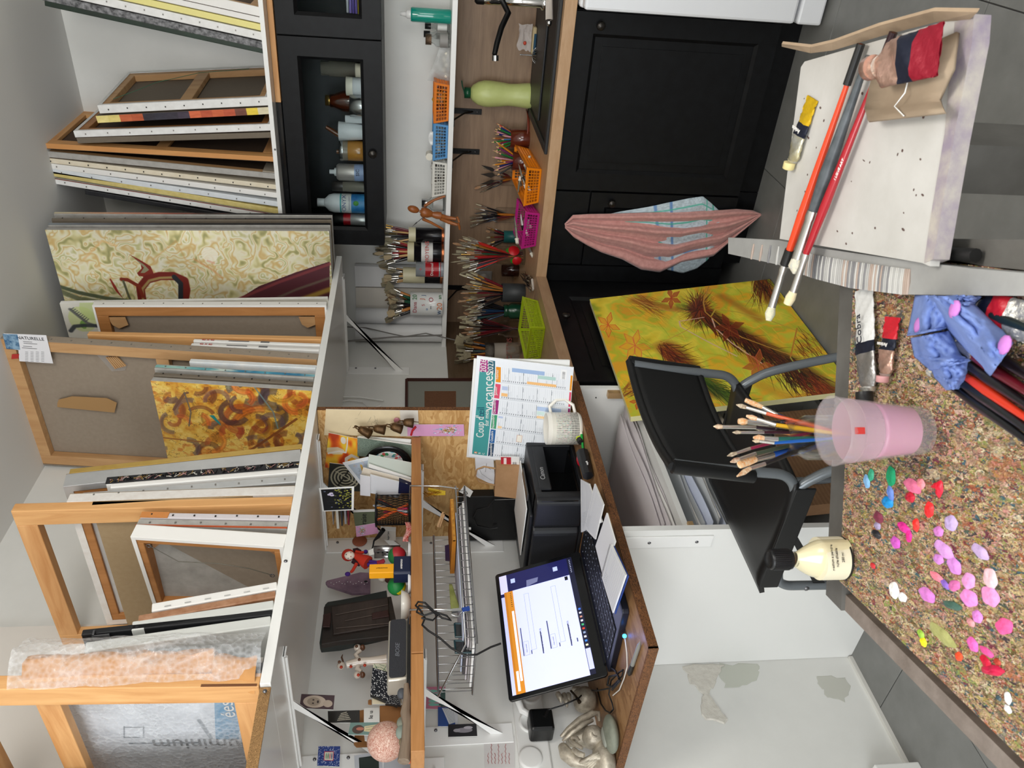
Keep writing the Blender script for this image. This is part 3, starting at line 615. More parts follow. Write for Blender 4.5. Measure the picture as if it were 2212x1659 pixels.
def plate(r,pts,y0,th,mt,name,ff=None):
 g=ff or f;vs=[g(*p_) for p_ in pts];n=len(vs)
 v=[(x,y0,z) for x,z in vs]+[(x,y0+th,z) for x,z in vs]
 return MB().add(v,[tuple(range(n))[::-1],tuple(range(n,2*n))]+[(i,(i+1)%n,n+(i+1)%n,n+i) for i in range(n)]).build(name,mt,r)
plate(r,((8,720),(100,724),(115,785),(42,780),(40,756),(13,752)),.0185,.0008,mat('card_white','#e6e6ea',.4),'label_card')
plate(r,((6,721),(38,722),(44,755),(14,753)),.0195,.0006,mat('card_blue_picture','#2f5f88',.4,kind='noise',col2='#8fb0c8',scale=60,amt=.3),'card_picture')
plate(r,((26,765),(42,764),(40,774),(25,775)),.0195,.0006,m_redp,'red_sticker')
def seat(g,px,py,y):x,z=g(px,py);return V((x,y,z))
def tx(r,g,s,px,py,size,y,mt,up=(1,0,0),xd=(0,0,-1),**k):return text(r,s,size,frame_m(seat(g,px,py,y),xd,up),mt,**k)
tx(r,f,'NATURELLE',66,731,.017,.0196,m_ink,up=(-1,0,0),xd=(0,0,-1),sx=1)
for k,(px,py,wd) in enumerate(((60,738,.03),(66,742,.045),(60,748,.03),(64,752,.05))):
 x,z=f(px,py);MB().bx(x-.001,x+.001,.0194,.0198,z-wd/2,z+wd/2).build('small_print',m_greyp,r)
for a_ in range(4):
 for c_ in range(7):
  x,z=f(58+a_*11.5,760+c_*3.3);MB().bx(x-.0006,x+.0006,.0194,.0198,z-.005,z+.005).build('small_print',m_greyp,r)
plate(r,((128,866),(131,858),(160,851),(235,855),(256,865),(251,886),(128,874)),.0,.0012,mat('brown_tape','#a88355',.6),'tape_patch',onp(r,-.014))
g0=onp(r,-.012)
for k in range(6):
 x,z=g0(243+k*5,771-k*0+(k*1.2));e2=g0(228+k*6.2+24,772+k*1.5)
 A=seat(g0,231+k*4.2,768+k*-.3+2,-.009);Bp=seat(g0,251+k*4.2,795-k*1.1,-.009)
 MB().tube([A,Bp],.0035,4,sm=False).build('wood_cleat',m_barl,r)
plate(r,((205,762),(235,764),(276,786),(270,800),(242,802)),-.012,.0008,mat('clear_bag','#e8e8ea',.08,trans=.8,alpha=.35),'plastic_bag',g0)
lf('white canvas with a brushed white-blue edge in front of the largest linen canvas',(688,792),(411,778),.33,.02,edge=mat('white_blue_edge','#c9d2d8',.6,kind='noise',col2='#eceae6',scale=14,bump=.3),grp=G3)
r,w,H=lf('canvas with a teal and sea-blue painted edge',(686,812),(337,791),.33,.028,edge=m_greyc,tacks=8,grp=G3)
edge_image(r,H,.014,grad_edge('e5',['#7fb3ae','#a5c9be','#4f9aa6','#cfd9cf','#2f7a9c','#5aa6b8','#2a6f96','#8dbcc0']),'sea_edge')
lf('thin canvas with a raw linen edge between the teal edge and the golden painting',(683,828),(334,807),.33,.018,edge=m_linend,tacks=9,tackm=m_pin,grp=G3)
r,w,H=lf('golden abstract painting with purple and orange brush curls',(677,840),(329,818),.37,.022,kind='face',edge=m_greyc,face=mat('tmp_face'),grp=G3,name='painting',cat_='painting')
f=onp(r,.0116);IW,IH=520,700
n1=vnoise(IW,IH,4,5,31,5);n2=vnoise(IW,IH,30,40,32,3);im=rampc(n1*.8+n2*.2,['#8a5a20','#c8862e','#dcb048','#e9cc70','#cf8434','#d8a84c'])
rg=random.Random(3)
for k in range(420):
 u,v=rg.random(),rg.random();L_=rg.uniform(.008,.03);a_=rg.uniform(0,6.28);stroke(im,[(u,v),(u+L_*math.cos(a_),v+L_*math.sin(a_)),(u+L_*1.4*math.cos(a_+.8),v+L_*1.2*math.sin(a_+.8))],rg.choice((1.2,1.6)),'#3f2a1c',.7,1)
def curl(cx,cy,r0,a0,a1,wd,c_,n=18,bands=7,ry=.8):
 for b_ in range(bands):
  o=(b_-bands/2)*wd*1.5/bands;cc=hexc(c_)*(.75+.5*rg.random());pp=[]
  for i in range(n):
   a_=a0+(a1-a0)*i/(n-1);x_,y_=cx+(r0+o*.6)*math.cos(a_),cy+(r0*ry+o*.6)*math.sin(a_);pp.append(q2(x_,y_))
  stroke(im,pp,wd*3.4/bands,np.clip(cc,0,1),.45,4)
for a_ in ((540,845,34,-2.6,1.9,20,'#4a3a4c'),(590,860,24,1.2,5.0,22,'#3a3040'),(520,905,34,1.4,5.6,16,'#a33c20'),(500,930,22,2.6,7.2,14,'#8c2f22'),(468,865,26,3,6.3,10,'#6b4a52'),(560,930,60,3.4,4.9,18,'#b8541f'),(470,945,40,4.0,5.6,12,'#b0692c'),(590,900,26,-1.2,1.6,18,'#2f2b3c'),(430,900,50,-.6,.7,14,'#a86a30'),(640,870,26,1.5,4.6,14,'#c4562a'),(600,950,60,2.9,4.4,14,'#8a4d22'),(380,870,24,-1.6,1.3,12,'#b0702c'),(515,835,22,2.5,5.2,14,'#56606a'),(450,975,22,2.8,6.2,12,'#5a2f20')):curl(*a_)
for k_ in range(46):
 cx,cy=rg.uniform(345,665),rg.uniform(825,975);a0=rg.uniform(0,6.28);curl(cx,cy,rg.uniform(12,34),a0,a0+rg.uniform(1.2,3.6),rg.uniform(7,15),rg.choice(['#a8541f','#8c3a22','#4a3346','#c9742c','#5c4a58','#b8862c','#7a4a24','#c05a2c','#6d3326']),12)
for pl,wd,c_ in (([(375,885),(398,850),(405,848)],12,'#6d4a38'),([(398,848),(412,890),(408,920)],6,'#5c5a5a'),([(640,905),(560,960),(520,985)],12,'#7c4424'),([(350,945),(440,955)],8,'#9a5f2c'),([(545,830),(590,890),(600,925)],7,'#6d8486')):
 stroke(im,[q2(*p_) for p_ in pl],wd,c_,.85,2)
fillp(im,[q2(*p_) for p_ in ((452,897),(462,897),(474,912),(478,920),(466,910))],'#1f8a8c')
for o in r.children:
 if o.name.startswith('painted_face'):o.data.materials[0]=imat('golden_abstract',im,.35,bump=.4)
m_goldc=mat('gold_paint','#c9a24e',.3,.6,kind='noise',col2='#dcbc70',scale=12)
m_silv=mat('silver_paint','#c6c7c8',.28,.65,kind='noise',col2='#dcdcdc',scale=8,bump=.1)
lf('narrow gold-edged canvas leaning to the left of the golden painting',(655,963),(151,1018),.5,.022,edge=m_goldc,grp=G3)
lf('thick silvery white canvas with folded corners beside the gold-edged one',(652,983),(142,1038),.5,.05,kind='back',edge=m_silv,back=m_linenw,barm=m_bar,barw=.05,wedge=.02,grp=G3)
r,w,H=lf('canvas with a black edge crusted with gold and pink paint curls',(650,1004),(231,1039),.45,.026,edge=m_palew,grp=G3)
k=MB()
for i in range(150):
 z=random.uniform(.01,H-.01);a_=random.uniform(0,3.14)
 k.tube([(-.003,random.uniform(-.009,.009),z),(-.004,random.uniform(-.011,.011),z+random.uniform(-.012,.012)),(-.003,random.uniform(-.011,.011),z+random.uniform(-.012,.012))],.0013,3,mi=random.choice((0,0,1,2,0,3)))
MB().bx(-.0022,.001,-.0128,.0125,0,H).build('black_edge',m_blk,r)
k.build('paint_crust',[mat('black_impasto','#120f12',.3),mat('gold_impasto','#b08d4e',.3,.4),mat('pink_impasto','#b88a86',.4),mat('white_impasto','#ddd8cc',.4)],r,kind='stuff')
lf('thin white canvas just left of the black crusted edge',(648,1016),(240,1049),.45,.016,edge=m_palew,grp=G3)
lf('silvery white canvas with a dark gap behind it',(645,1034),(177,1071),.5,.026,edge=m_silv,tacks=9,grp=G3)
lf('bare brown linen canvas edge next to the hollow pine frame',(642,1056),(200,1084),.5,.03,edge=m_linenw,grp=G3)
lf('large white-rimmed canvas with red scribbles behind the hollow pine frame',(640,1058),(150,1076),.50,.03,kind='back',edge=mat('scribbled_white','#e2dfda',.6,kind='noise',col2='#d6cfc8',scale=40,bump=.2),back=m_linenw,barm=m_bar,barw=.04,wedge=.018,grp=G3)
lf('hollow pine stretcher frame with a big knot, open to the wall behind',(637,1080),(29,1096),.555,.03,kind='bare',barm=m_pine,barw=.052,grp=G3,name='stretcher_frame',cat_='frame')
r,w,H=lf('small canvas with an orange corner and dark tacks along its edge',(630,1118),(306,1112),.28,.02,edge=mat('lilac_white','#cfc9cc',.6),tacks=7,tackm=m_pin,grp=G3)
MB().bx(-.0024,.001,-.0095,.0095,H-.07,H).build('orange_corner',mat('orange_paint','#c98346',.5),r)
r,w,H=lf('small grey-white canvas with an orange line, in front of the tacked one',(626,1134),(298,1128),.28,.026,edge=m_greyc,tacks=6,grp=G3)
MB().bx(-.0024,.001,.009,.0125,0,H).build('orange_line',mat('orange_line','#b8552f',.5),r)
r,w,H=lf('white-edged canvas seen from behind with hanging wire, linen and paper corners',(614,1168),(291,1148),.30,.04,kind='back',edge=m_palew,back=m_linen,barm=m_bar,barw=.026,wedge=.01,yaw=R(-4),grp=G3)
MB().tube([(.03,.02,H-.04),(.08,.026,H*.72),(.075,.028,H*.45),(.09,.026,H*.25),(.12,.02,.04)],.0011,5).build('hanging_wire',mat('wire','#6d6a60',.4,.6),r)
for z in (H-.04,.04):MB().tube([(.03+(.09 if z<.1 else 0)+.006*math.cos(a_/2),.021,z+.006*math.sin(a_/2)) for a_ in range(13)],.0013,5).build('screw_eye',m_screw,r)
for (x0,z0,sx_,sz_) in ((.03,H-.03,1,-1),(.03,.03,1,1),(.27,.03,-1,1)):
 vs=[(x0,z0),(x0+sx_*.05,z0),(x0,z0+sz_*.05)]
 MB().add([(x,-.012,z) for x,z in vs]+[(x,-.0105,z) for x,z in vs],[(0,1,2),(5,4,3),(0,1,4,3),(1,2,5,4),(2,0,3,5)]).build('paper_corner',mat('kraft_corner','#b98a5e',.7),r)
r,w,H=lf('white canvas with a row of bright staples, leaning in front of the wired canvas',(603,1264),(329,1312),.22,.024,edge=m_palew,grp=G3,name='stretched_canvas')
for i in range(6):MB().bc((-.0022,.006,H*(i+.6)/6.4),(.0012,.002,.014)).build('staple',mat('bright_steel','#d8d8d8',.15,.9),r)
lf('canvas with a dull brown edge wrapped in film, left of the stapled one',(600,1282),(300,1336),.22,.02,edge=mat('brown_wrapped_edge','#8a5a3a',.4,kind='noise',col2='#b48a6c',scale=30),grp=G3)
m_bd=mat('grey_white_board','#cfd1cd',.5)
lf('shorter grey-white board in front of the black board',(598,1305),(286,1352),.2,.026,edge=m_bd,grp=G3,name='board',cat_='board')
lf('taller grey-white board behind the shorter one',(594,1340),(185,1398),.2,.028,edge=m_bd,grp=G3,name='board',cat_='board')
r,w,H=lf('black board with a steel angle bracket on its top corner',(596,1322),(178,1366),.42,.016,edge=mat('black_board','#16171a',.6),grp=G3,name='board',cat_='board')
MB().bx(-.008,.02,.004,.02,H-.03,H-.026).bx(-.008,.02,.018,.0205,H-.062,H-.026).build('angle_bracket',m_screw,r)
m_film=mat('bubble_film','#eef0f3',.1)
def _film(M):
 N=M.node_tree.nodes;L=M.node_tree.links;b=N['Principled BSDF'];tc=N.new('ShaderNodeTexCoord');v=N.new('ShaderNodeTexVoronoi');v.inputs['Scale'].default_value=95
 n=N.new('ShaderNodeTexNoise');n.inputs['Scale'].default_value=9;L.new(tc.outputs['Object'],n.inputs[0]);L.new(tc.outputs['Object'],v.inputs[0])
 mr=N.new('ShaderNodeMath');mr.operation='MULTIPLY_ADD';L.new(v.outputs[0],mr.inputs[0]);mr.inputs[1].default_value=.55;L.new(n.outputs[0],mr.inputs[2])
 m2=N.new('ShaderNodeMath');m2.operation='MULTIPLY_ADD';L.new(mr.outputs[0],m2.inputs[0]);m2.inputs[1].default_value=.5;m2.inputs[2].default_value=-.14;m2.use_clamp=True;L.new(m2.outputs[0],b.inputs['Alpha'])
 bp=N.new('ShaderNodeBump');bp.inputs['Strength'].default_value=.9;bp.inputs['Distance'].default_value=.004;L.new(v.outputs[0],bp.inputs['Height']);L.new(bp.outputs[0],b.inputs['Normal'])
_film(m_film)
m_kraft=mat('kraft_paper','#b07a40',.6,kind='noise',col2='#c48f54',scale=9,bump=.6)
def wrap(label,b,t,w,th,seed,kraft=True):
 B=P(b[0],b[1],2,SZ);T=P(t[0],t[1],0,B.x);H=(T-B).length;eh=(T-B).normalized();M=frame_m(B+V((-.03 if not kraft else 0,.085 if not kraft else 0,.002)),(-1,0,0),eh.cross(V((-1,0,0))))
 r=thing('wrapped_parcel',label,'parcel',M=M);rg=random.Random(seed)
 MB().bx(.02,(.05 if kraft else w-.02),-th*.25,th*.25,.01,H-.02).build('wrapped_board',m_greyc,r)
 return r,w,H
r,w,H=wrap('parcel of brown crumpled paper inside bubble film, beside the big pine frame',(572,1432),(40,1455),.3,.07,4)
nn=vnoise(64,64,6,6,9,3)
def crum(a0,a1,hw,dx):
 def fn(u,v):
  i,j=int(u*62),int(v*62);k=nn[j,i]-.5;return (dx+.035*k-.03*math.sin(3.1*u),a0+(a1-a0)*u+.03*(nn[i,j]-.5),H*v*1.0-.0)
 return fn
MB().grid(lambda u,v:(.01-.045*math.sin(3.14*u)*(0.6+.8*nn[int(v*62),int(u*62)]),-.045+.075*u+.03*(nn[int(u*40),int(v*62)]-.5)+(.03*(1-v) if v<.2 else 0),.01+(H-.03)*v),10,60).build('kraft_paper',m_kraft,r)
MB().grid(lambda u,v:(-.012-.05*math.sin(3.14*u)*(0.6+.6*nn[int(u*62),int(v*62)]),-.075+.12*u+.02*(nn[int(v*62),int(u*40)]-.5),(H+.0)*v),14,80).build('bubble_film',m_film,r)
r,w,H=wrap('bubble-wrapped frame with printed blue label lying behind the big pine frame',(562,1468),(70,1470),.5,.03,5,kraft=False)
IW,IH=500,560;im=blank(IW,IH,'#d6d9de')+(vnoise(IW,IH,8,9,2)[...,None]-.5)*.18
r.children[0].data.materials[0]=m_greyc
f=onp(r,.02)
def q2(px,py):x,z=f(px,py);return (x/w,1-z/H)
fillp(im,[q2(*p_) for p_ in ((462,1480),(520,1478),(516,1596),(466,1596))],'#6f9fc0')
for p0,p1,wd,c_ in (((285,1510),(400,1508),10,'#3d464e'),((400,1480),(404,1510),12,'#3d464e'),((280,1605),(430,1603),6,'#59626a'),((270,1570),(310,1570),3,'#50585e'),((268,1592),(310,1592),3,'#50585e'),((268,1568),(268,1592),3,'#50585e'),((310,1568),(310,1592),3,'#50585e'),((430,1555),(455,1592),12,'#8a9096')):stroke(im,[q2(*p0),q2(*p1)],wd,c_,.85,3)
rect(im,*q2(380,1500),*q2(300,1485),'#aab4bc',.5)
MB().quad([(0,.021,0),(w,.021,0),(w,.021,H),(0,.021,H)]).build('printed_sheet',imat('printed_sheet',im,.5),r)
tx(r,f,'ées',492,1530,.05,.0225,m_palew,up=(0,0,1),xd=(-1,0,0))
tx(r,f,'aluminium',442,1604,.06,.0225,m_greyp,up=(1,0,0),xd=(0,0,1))
MB().grid(lambda u,v:(w*u,.034+.012*nn[int(u*62),int(v*62)],H*v),40,60).build('bubble_film',m_film,r)
B=V((-1.50,1.02,SZ))
r,w,H=lf('big pine frame in front at the left edge with finger joints and a middle bar',(562,1468),(-10,1474),.6,.034,kind='bare',barm=m_pine,barw=.058,grp=G3,name='stretcher_frame',cat_='frame',h=.66)
MB().bx(.058,w-.058,-.012,.012,.42,.47).build('middle_bar',m_pineh,r,bevel=.002)
MB().bx(-.0008,.002,.01,.016,.004,.12).build('corner_slot',mat('joint_shadow','#6d4527',.7),r)
p_=P(80,1640,0,-1.9)
t=thing('cork_jar','clear jar of brown cork pieces on a dark board at the top left edge','jar',(-1.95,1.02,2.36))
MB().lathe([(.03,0),(.045,.01),(.045,.1),(.03,.12),(.03,.14)],18,c=(0,0,0)).build('glass',mat('jar_glass','#eef2f2',.05,trans=.9,alpha=.5,ior=1.3),t)
MB().lathe([(.03,.01),(.04,.02),(.04,.08),(.001,.09)],14).build('cork_pieces',mat('cork','#8a5a2c',.8,kind='chips',col2='#5c3a1a',scale=120),t)
t=thing('black_folder','black slanted folder end sticking up at the top left edge','folder',(-1.96,1.02,SZ))
MB().hexa([(XL+.065,.96,SZ),(-1.80,.96,SZ),(-1.80,1.03,SZ),(XL+.065,1.03,SZ),(XL+.065,.96,2.355),(-1.84,.96,2.355),(-1.84,1.03,2.355),(XL+.065,1.03,2.355)]).build('cover',mat('black_board','#16171a',.6),t,world=True)
# ================================================================ JARS, BRUSHES, BASKETS
m_glass=mat('clear_glass','#f2f5f4',.03,trans=1,ior=1.12,alpha=.55)
m_steel=mat('steel','#b9b9ba',.22,.95);m_chrome=mat('chrome','#d5d5d5',.08,1)
m_ferr=mat('ferrule','#c9c6bf',.2,.9);m_ferg=mat('brass_ferrule','#caa257',.25,.9)
HC=['#15151a','#6a1622','#1f4f38','#8c1a22','#a86a30','#1d3a5c','#3a1418','#c9a06a','#b9271f','#2a4a4a','#5a5550','#d97a1e']
BC=['#a5622c','#8c8468','#b0a888','#5f4a34','#cfc8a8','#3a2a20','#7f7a62']
_bp={}
def brush_mesh(hc,bc,tip,L=.27,hr=.0036,one=True):
 key=(hc,bc,tip,L,hr)
 if key in _bp:return _bp[key]
 mh=mat('handle_'+hc[1:],hc,.25,coat=.4);mb_=mat('bristle_'+bc[1:],bc,.8,kind='noise',col2='#9a8f78',scale=300)
 b=MB();f=L*.74;g=L*.87
 b.lathe([(.0012,0),(hr*.6,L*.15),(hr,L*.45),(hr*1.25,L*.62),(hr*.9,f)],7,mi=0)
 b.lathe([(hr*.95,f),(hr*1.05,f+.004),(hr*.92,f+.006),(hr*1.02,g)],7,mi=1)
 if tip=='round':b.lathe([(hr*1.0,g),(hr*1.25,g+(L-g)*.4),(hr*.7,L*.985),(.0002,L)],7,mi=2)
 else:
  w={'flat':1.9,'fan':3.6,'filbert':1.7,'mop':2.4}[tip]*hr;wt={'flat':1.0,'fan':1.5,'filbert':.45,'mop':.8}[tip]*w
  b.hexa([(-w*.7,-hr*.6,g),(w*.7,-hr*.6,g),(w*.7,hr*.6,g),(-w*.7,hr*.6,g),(-w,-hr*.7,g+(L-g)*.55),(w,-hr*.7,g+(L-g)*.55),(w,hr*.7,g+(L-g)*.55),(-w,hr*.7,g+(L-g)*.55)],2)
  b.hexa([(-w,-hr*.7,g+(L-g)*.55),(w,-hr*.7,g+(L-g)*.55),(w,hr*.7,g+(L-g)*.55),(-w,hr*.7,g+(L-g)*.55),(-wt,-hr*.2,L),(wt,-hr*.2,L),(wt,hr*.2,L),(-wt,hr*.2,L)],2)
 o=b.build('paintbrush',[mh,m_ferg if hc in ('#a86a30','#6a1622') else m_ferr,mb_]);_bp[key]=[o,False];return _bp[key]
def place_mesh(ent,M,label,cat_,grp):
 o,used=ent
 if used:o=o.copy();COL.objects.link(o)
 ent[1]=True;o.matrix_world=M;tag(o,label,cat_,grp);return o
def dirM(p,d,spin=0):
 M=V(d).to_track_quat('Z','Y').to_matrix().to_4x4()@Matrix.Rotation(spin,4,'Z');M.translation=V(p);return M
def fan_in(p,r,h,n,L0,L1,label,grp,hcs=HC,bcs=BC,tips=('round','round','flat','filbert'),lean=.5,seed=1,hr=.0036,bias=(0,0)):
 rg=random.Random(seed);p=V(p)
 for i in range(n):
  a=2*math.pi*(i*.618+rg.random()*.12);q=rg.uniform(.25,.92)*r
  rim=p+V((math.cos(a)*q+bias[0]*r,math.sin(a)*q*.8+bias[1]*r,h));bs=p+V((-math.cos(a)*r*lean*rg.uniform(.3,1),-math.sin(a)*r*lean*rg.uniform(.3,1),.006))
  L=round(rg.uniform(L0,L1),2);e=brush_mesh(rg.choice(hcs),rg.choice(bcs),rg.choice(tips),L,hr)
  place_mesh(e,dirM(bs,rim-bs,rg.uniform(0,6)),label,'brush',grp)
def vessel(name,label,cat_,p,r,h,mt,rt=None,prof=None,thick=.002,group=None,parts=()):
 t=thing(name,label,cat_,p,group=group);rt=rt or r
 pr=prof or [(r*.96,0),(r,.003),(rt,h),(rt-thick,h),(r-thick,.005),(.0005,.005)]
 MB().lathe(pr,24).build('body',mt,t);return t
def base(px,py,z):return P(px,py,2,z)
# ---- worktop jars, right to left
m_brown=mat('brown_glaze','#5b2416',.15,coat=.6)
p=base(1141,298,WZ);s=scale_at(p);p.y-=.02
vessel('glazed_pot','brown glazed pot of coloured pencils, the right one of the two','pot',p,.021*2,.085,m_brown)
m_pcols=['#1e7a3c','#d98a1c','#c9371f','#1c2a6b','#e0b020','#2a2a2a','#7a2a66','#4a7ab0','#b0622a','#e8a0b0']
_pc={}
def pencil(c,L):
 if (c,L) not in _pc:
  _pc[(c,L)]=[MB().cyl((0,0,0),(0,0,L*.9),.0036,n=6,mi=0).cyl((0,0,L*.9),(0,0,L*.97),.0036,.0012,6,mi=1).cyl((0,0,L*.97),(0,0,L),.0012,.0002,6,mi=2).build('pencil',[mat('pencil_'+c[1:],c,.4),mat('cedar','#d8b080',.6),mat('lead_'+c[1:],c,.5)]),False]
 return _pc[(c,L)]
def pencils(p,r,h,n,label,grp,seed,L0=.14,L1=.18):
 rg=random.Random(seed);p=V(p)
 for i in range(n):
  a=2*math.pi*(i*.618+rg.random()*.1);q=rg.uniform(.3,.93)*r;rim=p+V((math.cos(a)*q,math.sin(a)*q,h));bs=p+V((-math.cos(a)*r*.4,-math.sin(a)*r*.4,.006))
  place_mesh(pencil(rg.choice(m_pcols),round(rg.uniform(L0,L1),2)),dirM(bs,rim-bs),label,'pencil',grp)
pencils(p,.038,.085,22,'coloured pencil standing in the right brown glazed pot','pencils in the right brown pot',5)
p2=p+V((-.082,-.055,0))
vessel('glazed_pot','brown glazed pot of coloured pencils, the left one nearer the orange basket','pot',p2,.04,.075,m_brown)
pencils(p2,.038,.075,20,'coloured pencil standing in the left brown glazed pot','pencils in the left brown pot',6)
t=thing('glazed_dish','shallow brown glazed dish edge by the sink behind the pencil pots','dish',p+V((.02,.06,0)))
MB().lathe([(.07,0),(.09,.012),(.088,.014),(.068,.004),(.0005,.004)],28,c=(0,0,0)).build('body',mat('red_glaze','#7a3426',.15,coat=.6),t)
m_blade=mat('palette_knife_blade','#6f7070',.3,.85)
def knife_mesh(c,k):
 b=MB().lathe([(.004,0),(.006,.02),(.0065,.07),(.004,.1)],8,mi=0).cyl((0,0,.1),(0,0,.112),.0042,n=8,mi=1).tube([(0,0,.11),(0,.012,.125),(0,.012,.14)],.0018,6,mi=1)
 w=.013 if k else .009
 b.add([(0,.012,.135),(w,.012,.155),(0,.0125,.215),(-w,.012,.155)],[(0,1,2,3)],1).add([(0,.0126,.135),(w,.0126,.155),(0,.0131,.215),(-w,.0126,.155)],[(3,2,1,0)],1)
 return [b.build('palette_knife',[mat('knife_handle_'+c[1:],c,.4),m_blade]),False]
kn=[knife_mesh('#7a3a1c',1),knife_mesh('#5c1a20',0),knife_mesh('#c2701e',1)]
GK='palette knives and tools behind the orange basket'
p=base(1128,385,WZ)
vessel('glass_jar','clear jar of palette knives behind the orange basket','jar',p,.038,.1,m_glass)
rg=random.Random(4)
for i in range(11):
 a=R(-170+i*34);rim=p+V((.034*math.cos(a),.03*math.sin(a),.1));bs=p+V((-.018*math.cos(a),-.015*math.sin(a),.005))
 place_mesh(kn[i%3],dirM(bs,rim-bs,rg.uniform(-.6,.6))@Matrix.Scale(1.0,4),'palette knife with wooden handle in the jar behind the orange basket','palette knife',GK)
fan_in(p,.036,.1,6,.2,.23,'brush mixed among the palette knives behind the orange basket','brushes among the palette knives',seed=8)
t=thing('scraper','grey square scraper blade leaning between pencils and palette knives','scraper',p+V((.06,.01,.0)))
MB().bx(-.002,.002,-.004,.004,0,.12,1).build('handle',mat('grey_rubber','#4b4d4f',.5),t)
MB().bx(-.018,.018,-.001,.001,.12,.165).build('blade',mat('grey_blade','#7d8587',.35,.4),t)
p=base(1122,465,WZ);
vessel('glass_jar','clear glass jar with thin brushes and a paint tube, behind the pink basket','jar',p,.037,.115,m_glass)
fan_in(p,.034,.115,16,.19,.24,'thin brush standing in the clear jar behind the pink basket','brushes in the jar behind the pink basket',seed=11,hcs=['#1d3a5c','#15151a','#d97a1e','#2a6aa8','#5a5550'],tips=('round','flat'),hr=.0032)
for i in range(3):place_mesh(kn[i],dirM(p+V((0,0,.01)),V((-.03+.02*i,-.02,.11))),'steel palette knife sticking out of the clear jar behind the pink basket','palette knife','knives in the jar behind the pink basket')
p=base(1118,512,WZ)
vessel('teal_cup','small teal cup of brushes between the clear jar and the strawberry glass','cup',p,.03,.07,mat('teal_plastic','#1d5e5c',.4))
fan_in(p,.027,.07,11,.14,.17,'short brush in the small teal cup','brushes in the small teal cup',seed=12,hcs=['#6a1622','#15151a','#5a5550'])
p=base(1133,553,WZ);pS=p.copy()
t=vessel('strawberry_glass','clear glass printed with red strawberries, crammed with long brushes','glass',p,.042,.13,m_glass)
ca=face_cam(p)
for dy,z,rr in ((.55,.035,.026),(-.55,.02,.022)):
 a=ca-math.pi/2+dy;M=frame_m((.0428*math.cos(a),.0428*math.sin(a),z+.02),(-math.sin(a),math.cos(a),0),(0,0,1))
 MB().lathe([(rr,0),(rr*.96,.002),(.0005,.003)],18,M=M).build('strawberry_print',mat('strawberry_red','#c3141f',.4),t)
 MB().hexa([(-.014,rr*.85,0),(.014,rr*.85,0),(.014,rr*.85,.002),(-.014,rr*.85,.002),(-.006,rr*1.35,0),(.006,rr*1.35,0),(.006,rr*1.35,.002),(-.006,rr*1.35,.002)],M=M).build('leaf_print',mat('leaf_green','#2c7a1e',.4),t)
fan_in(p,.04,.13,30,.27,.34,'long brush in the strawberry printed glass','brushes in the strawberry glass',seed=13,lean=.7)
p=base(1133,633,WZ)
vessel('grey_cup','dark grey cup full of long thin brushes, between strawberry glass and green jar','cup',p,.043,.105,mat('grey_plastic','#35383a',.5))
fan_in(p,.04,.105,26,.25,.31,'long thin brush in the dark grey cup','brushes in the dark grey cup',seed=14,hcs=['#15151a','#3a1418','#6a1622','#a86a30','#15151a','#1f4f38'])
p=base(1128,672,WZ)
t=vessel('green_jar','bottle green jar of brushes next to the dark grey cup','jar',p,.037,.09,mat('bottle_green','#16452f',.25,coat=.4),prof=[(.034,0),(.037,.004),(.037,.055),(.027,.066),(.03,.07),(.03,.088),(.027,.088),(.024,.066),(.034,.05),(.0005,.006)])
fan_in(p,.026,.088,22,.24,.3,'long brush in the bottle green jar','brushes in the green jar',seed=15,hcs=['#15151a','#3a1418','#1d3a5c','#15151a','#2a4a4a'])
p=base(1126,710,WZ)
vessel('glass_jar','clear screw-neck jar of brushes behind the lime basket','jar',p,.042,.11,m_glass,prof=[(.04,0),(.042,.004),(.042,.075),(.033,.088),(.034,.11),(.031,.11),(.03,.09),(.039,.073),(.039,.006),(.0005,.006)])
fan_in(p,.031,.11,22,.24,.29,'red or black handled brush in the screw-neck jar behind the lime basket','brushes in the screw-neck jar',seed=16,hcs=['#15151a','#5c1018','#3a1418','#6a1622'],bcs=BC[:3])
p=base(1120,760,WZ)
t=vessel('labelled_jar','jar with a paper label reading MOYENS and a crinkled metal collar, beside the calendar','jar',p,.045,.12,mat('frosted_plastic','#a39a8e',.6),rt=.042)
MB().lathe([(.041,.12),(.043,.122),(.043,.165),(.04,.165),(.04,.12)],26).build('metal_collar',mat('crinkled_tin','#6f6a62',.3,.9,bump=1,scale=220),t)
a=face_cam(p)-math.pi/2;text(t,'MOYENS',.034,frame_m((.0465*math.cos(a),.0465*math.sin(a),.05),(-math.sin(a),math.cos(a),0),(0,0,1)),mat('red_ink','#9c3a38',.6))
fan_in(p,.038,.165,20,.25,.31,'broad bristle brush in the jar labelled MOYENS by the calendar','brushes in the labelled jar',seed=17,bcs=['#6f6850','#8a8266','#b0a888'],tips=('flat','filbert','fan'),hr=.0046)
t=vessel('plastic_cup','clear plastic cup in front of the labelled jar','cup',p+V((.07,-.085,0)),.026,.07,m_glass,rt=.034)
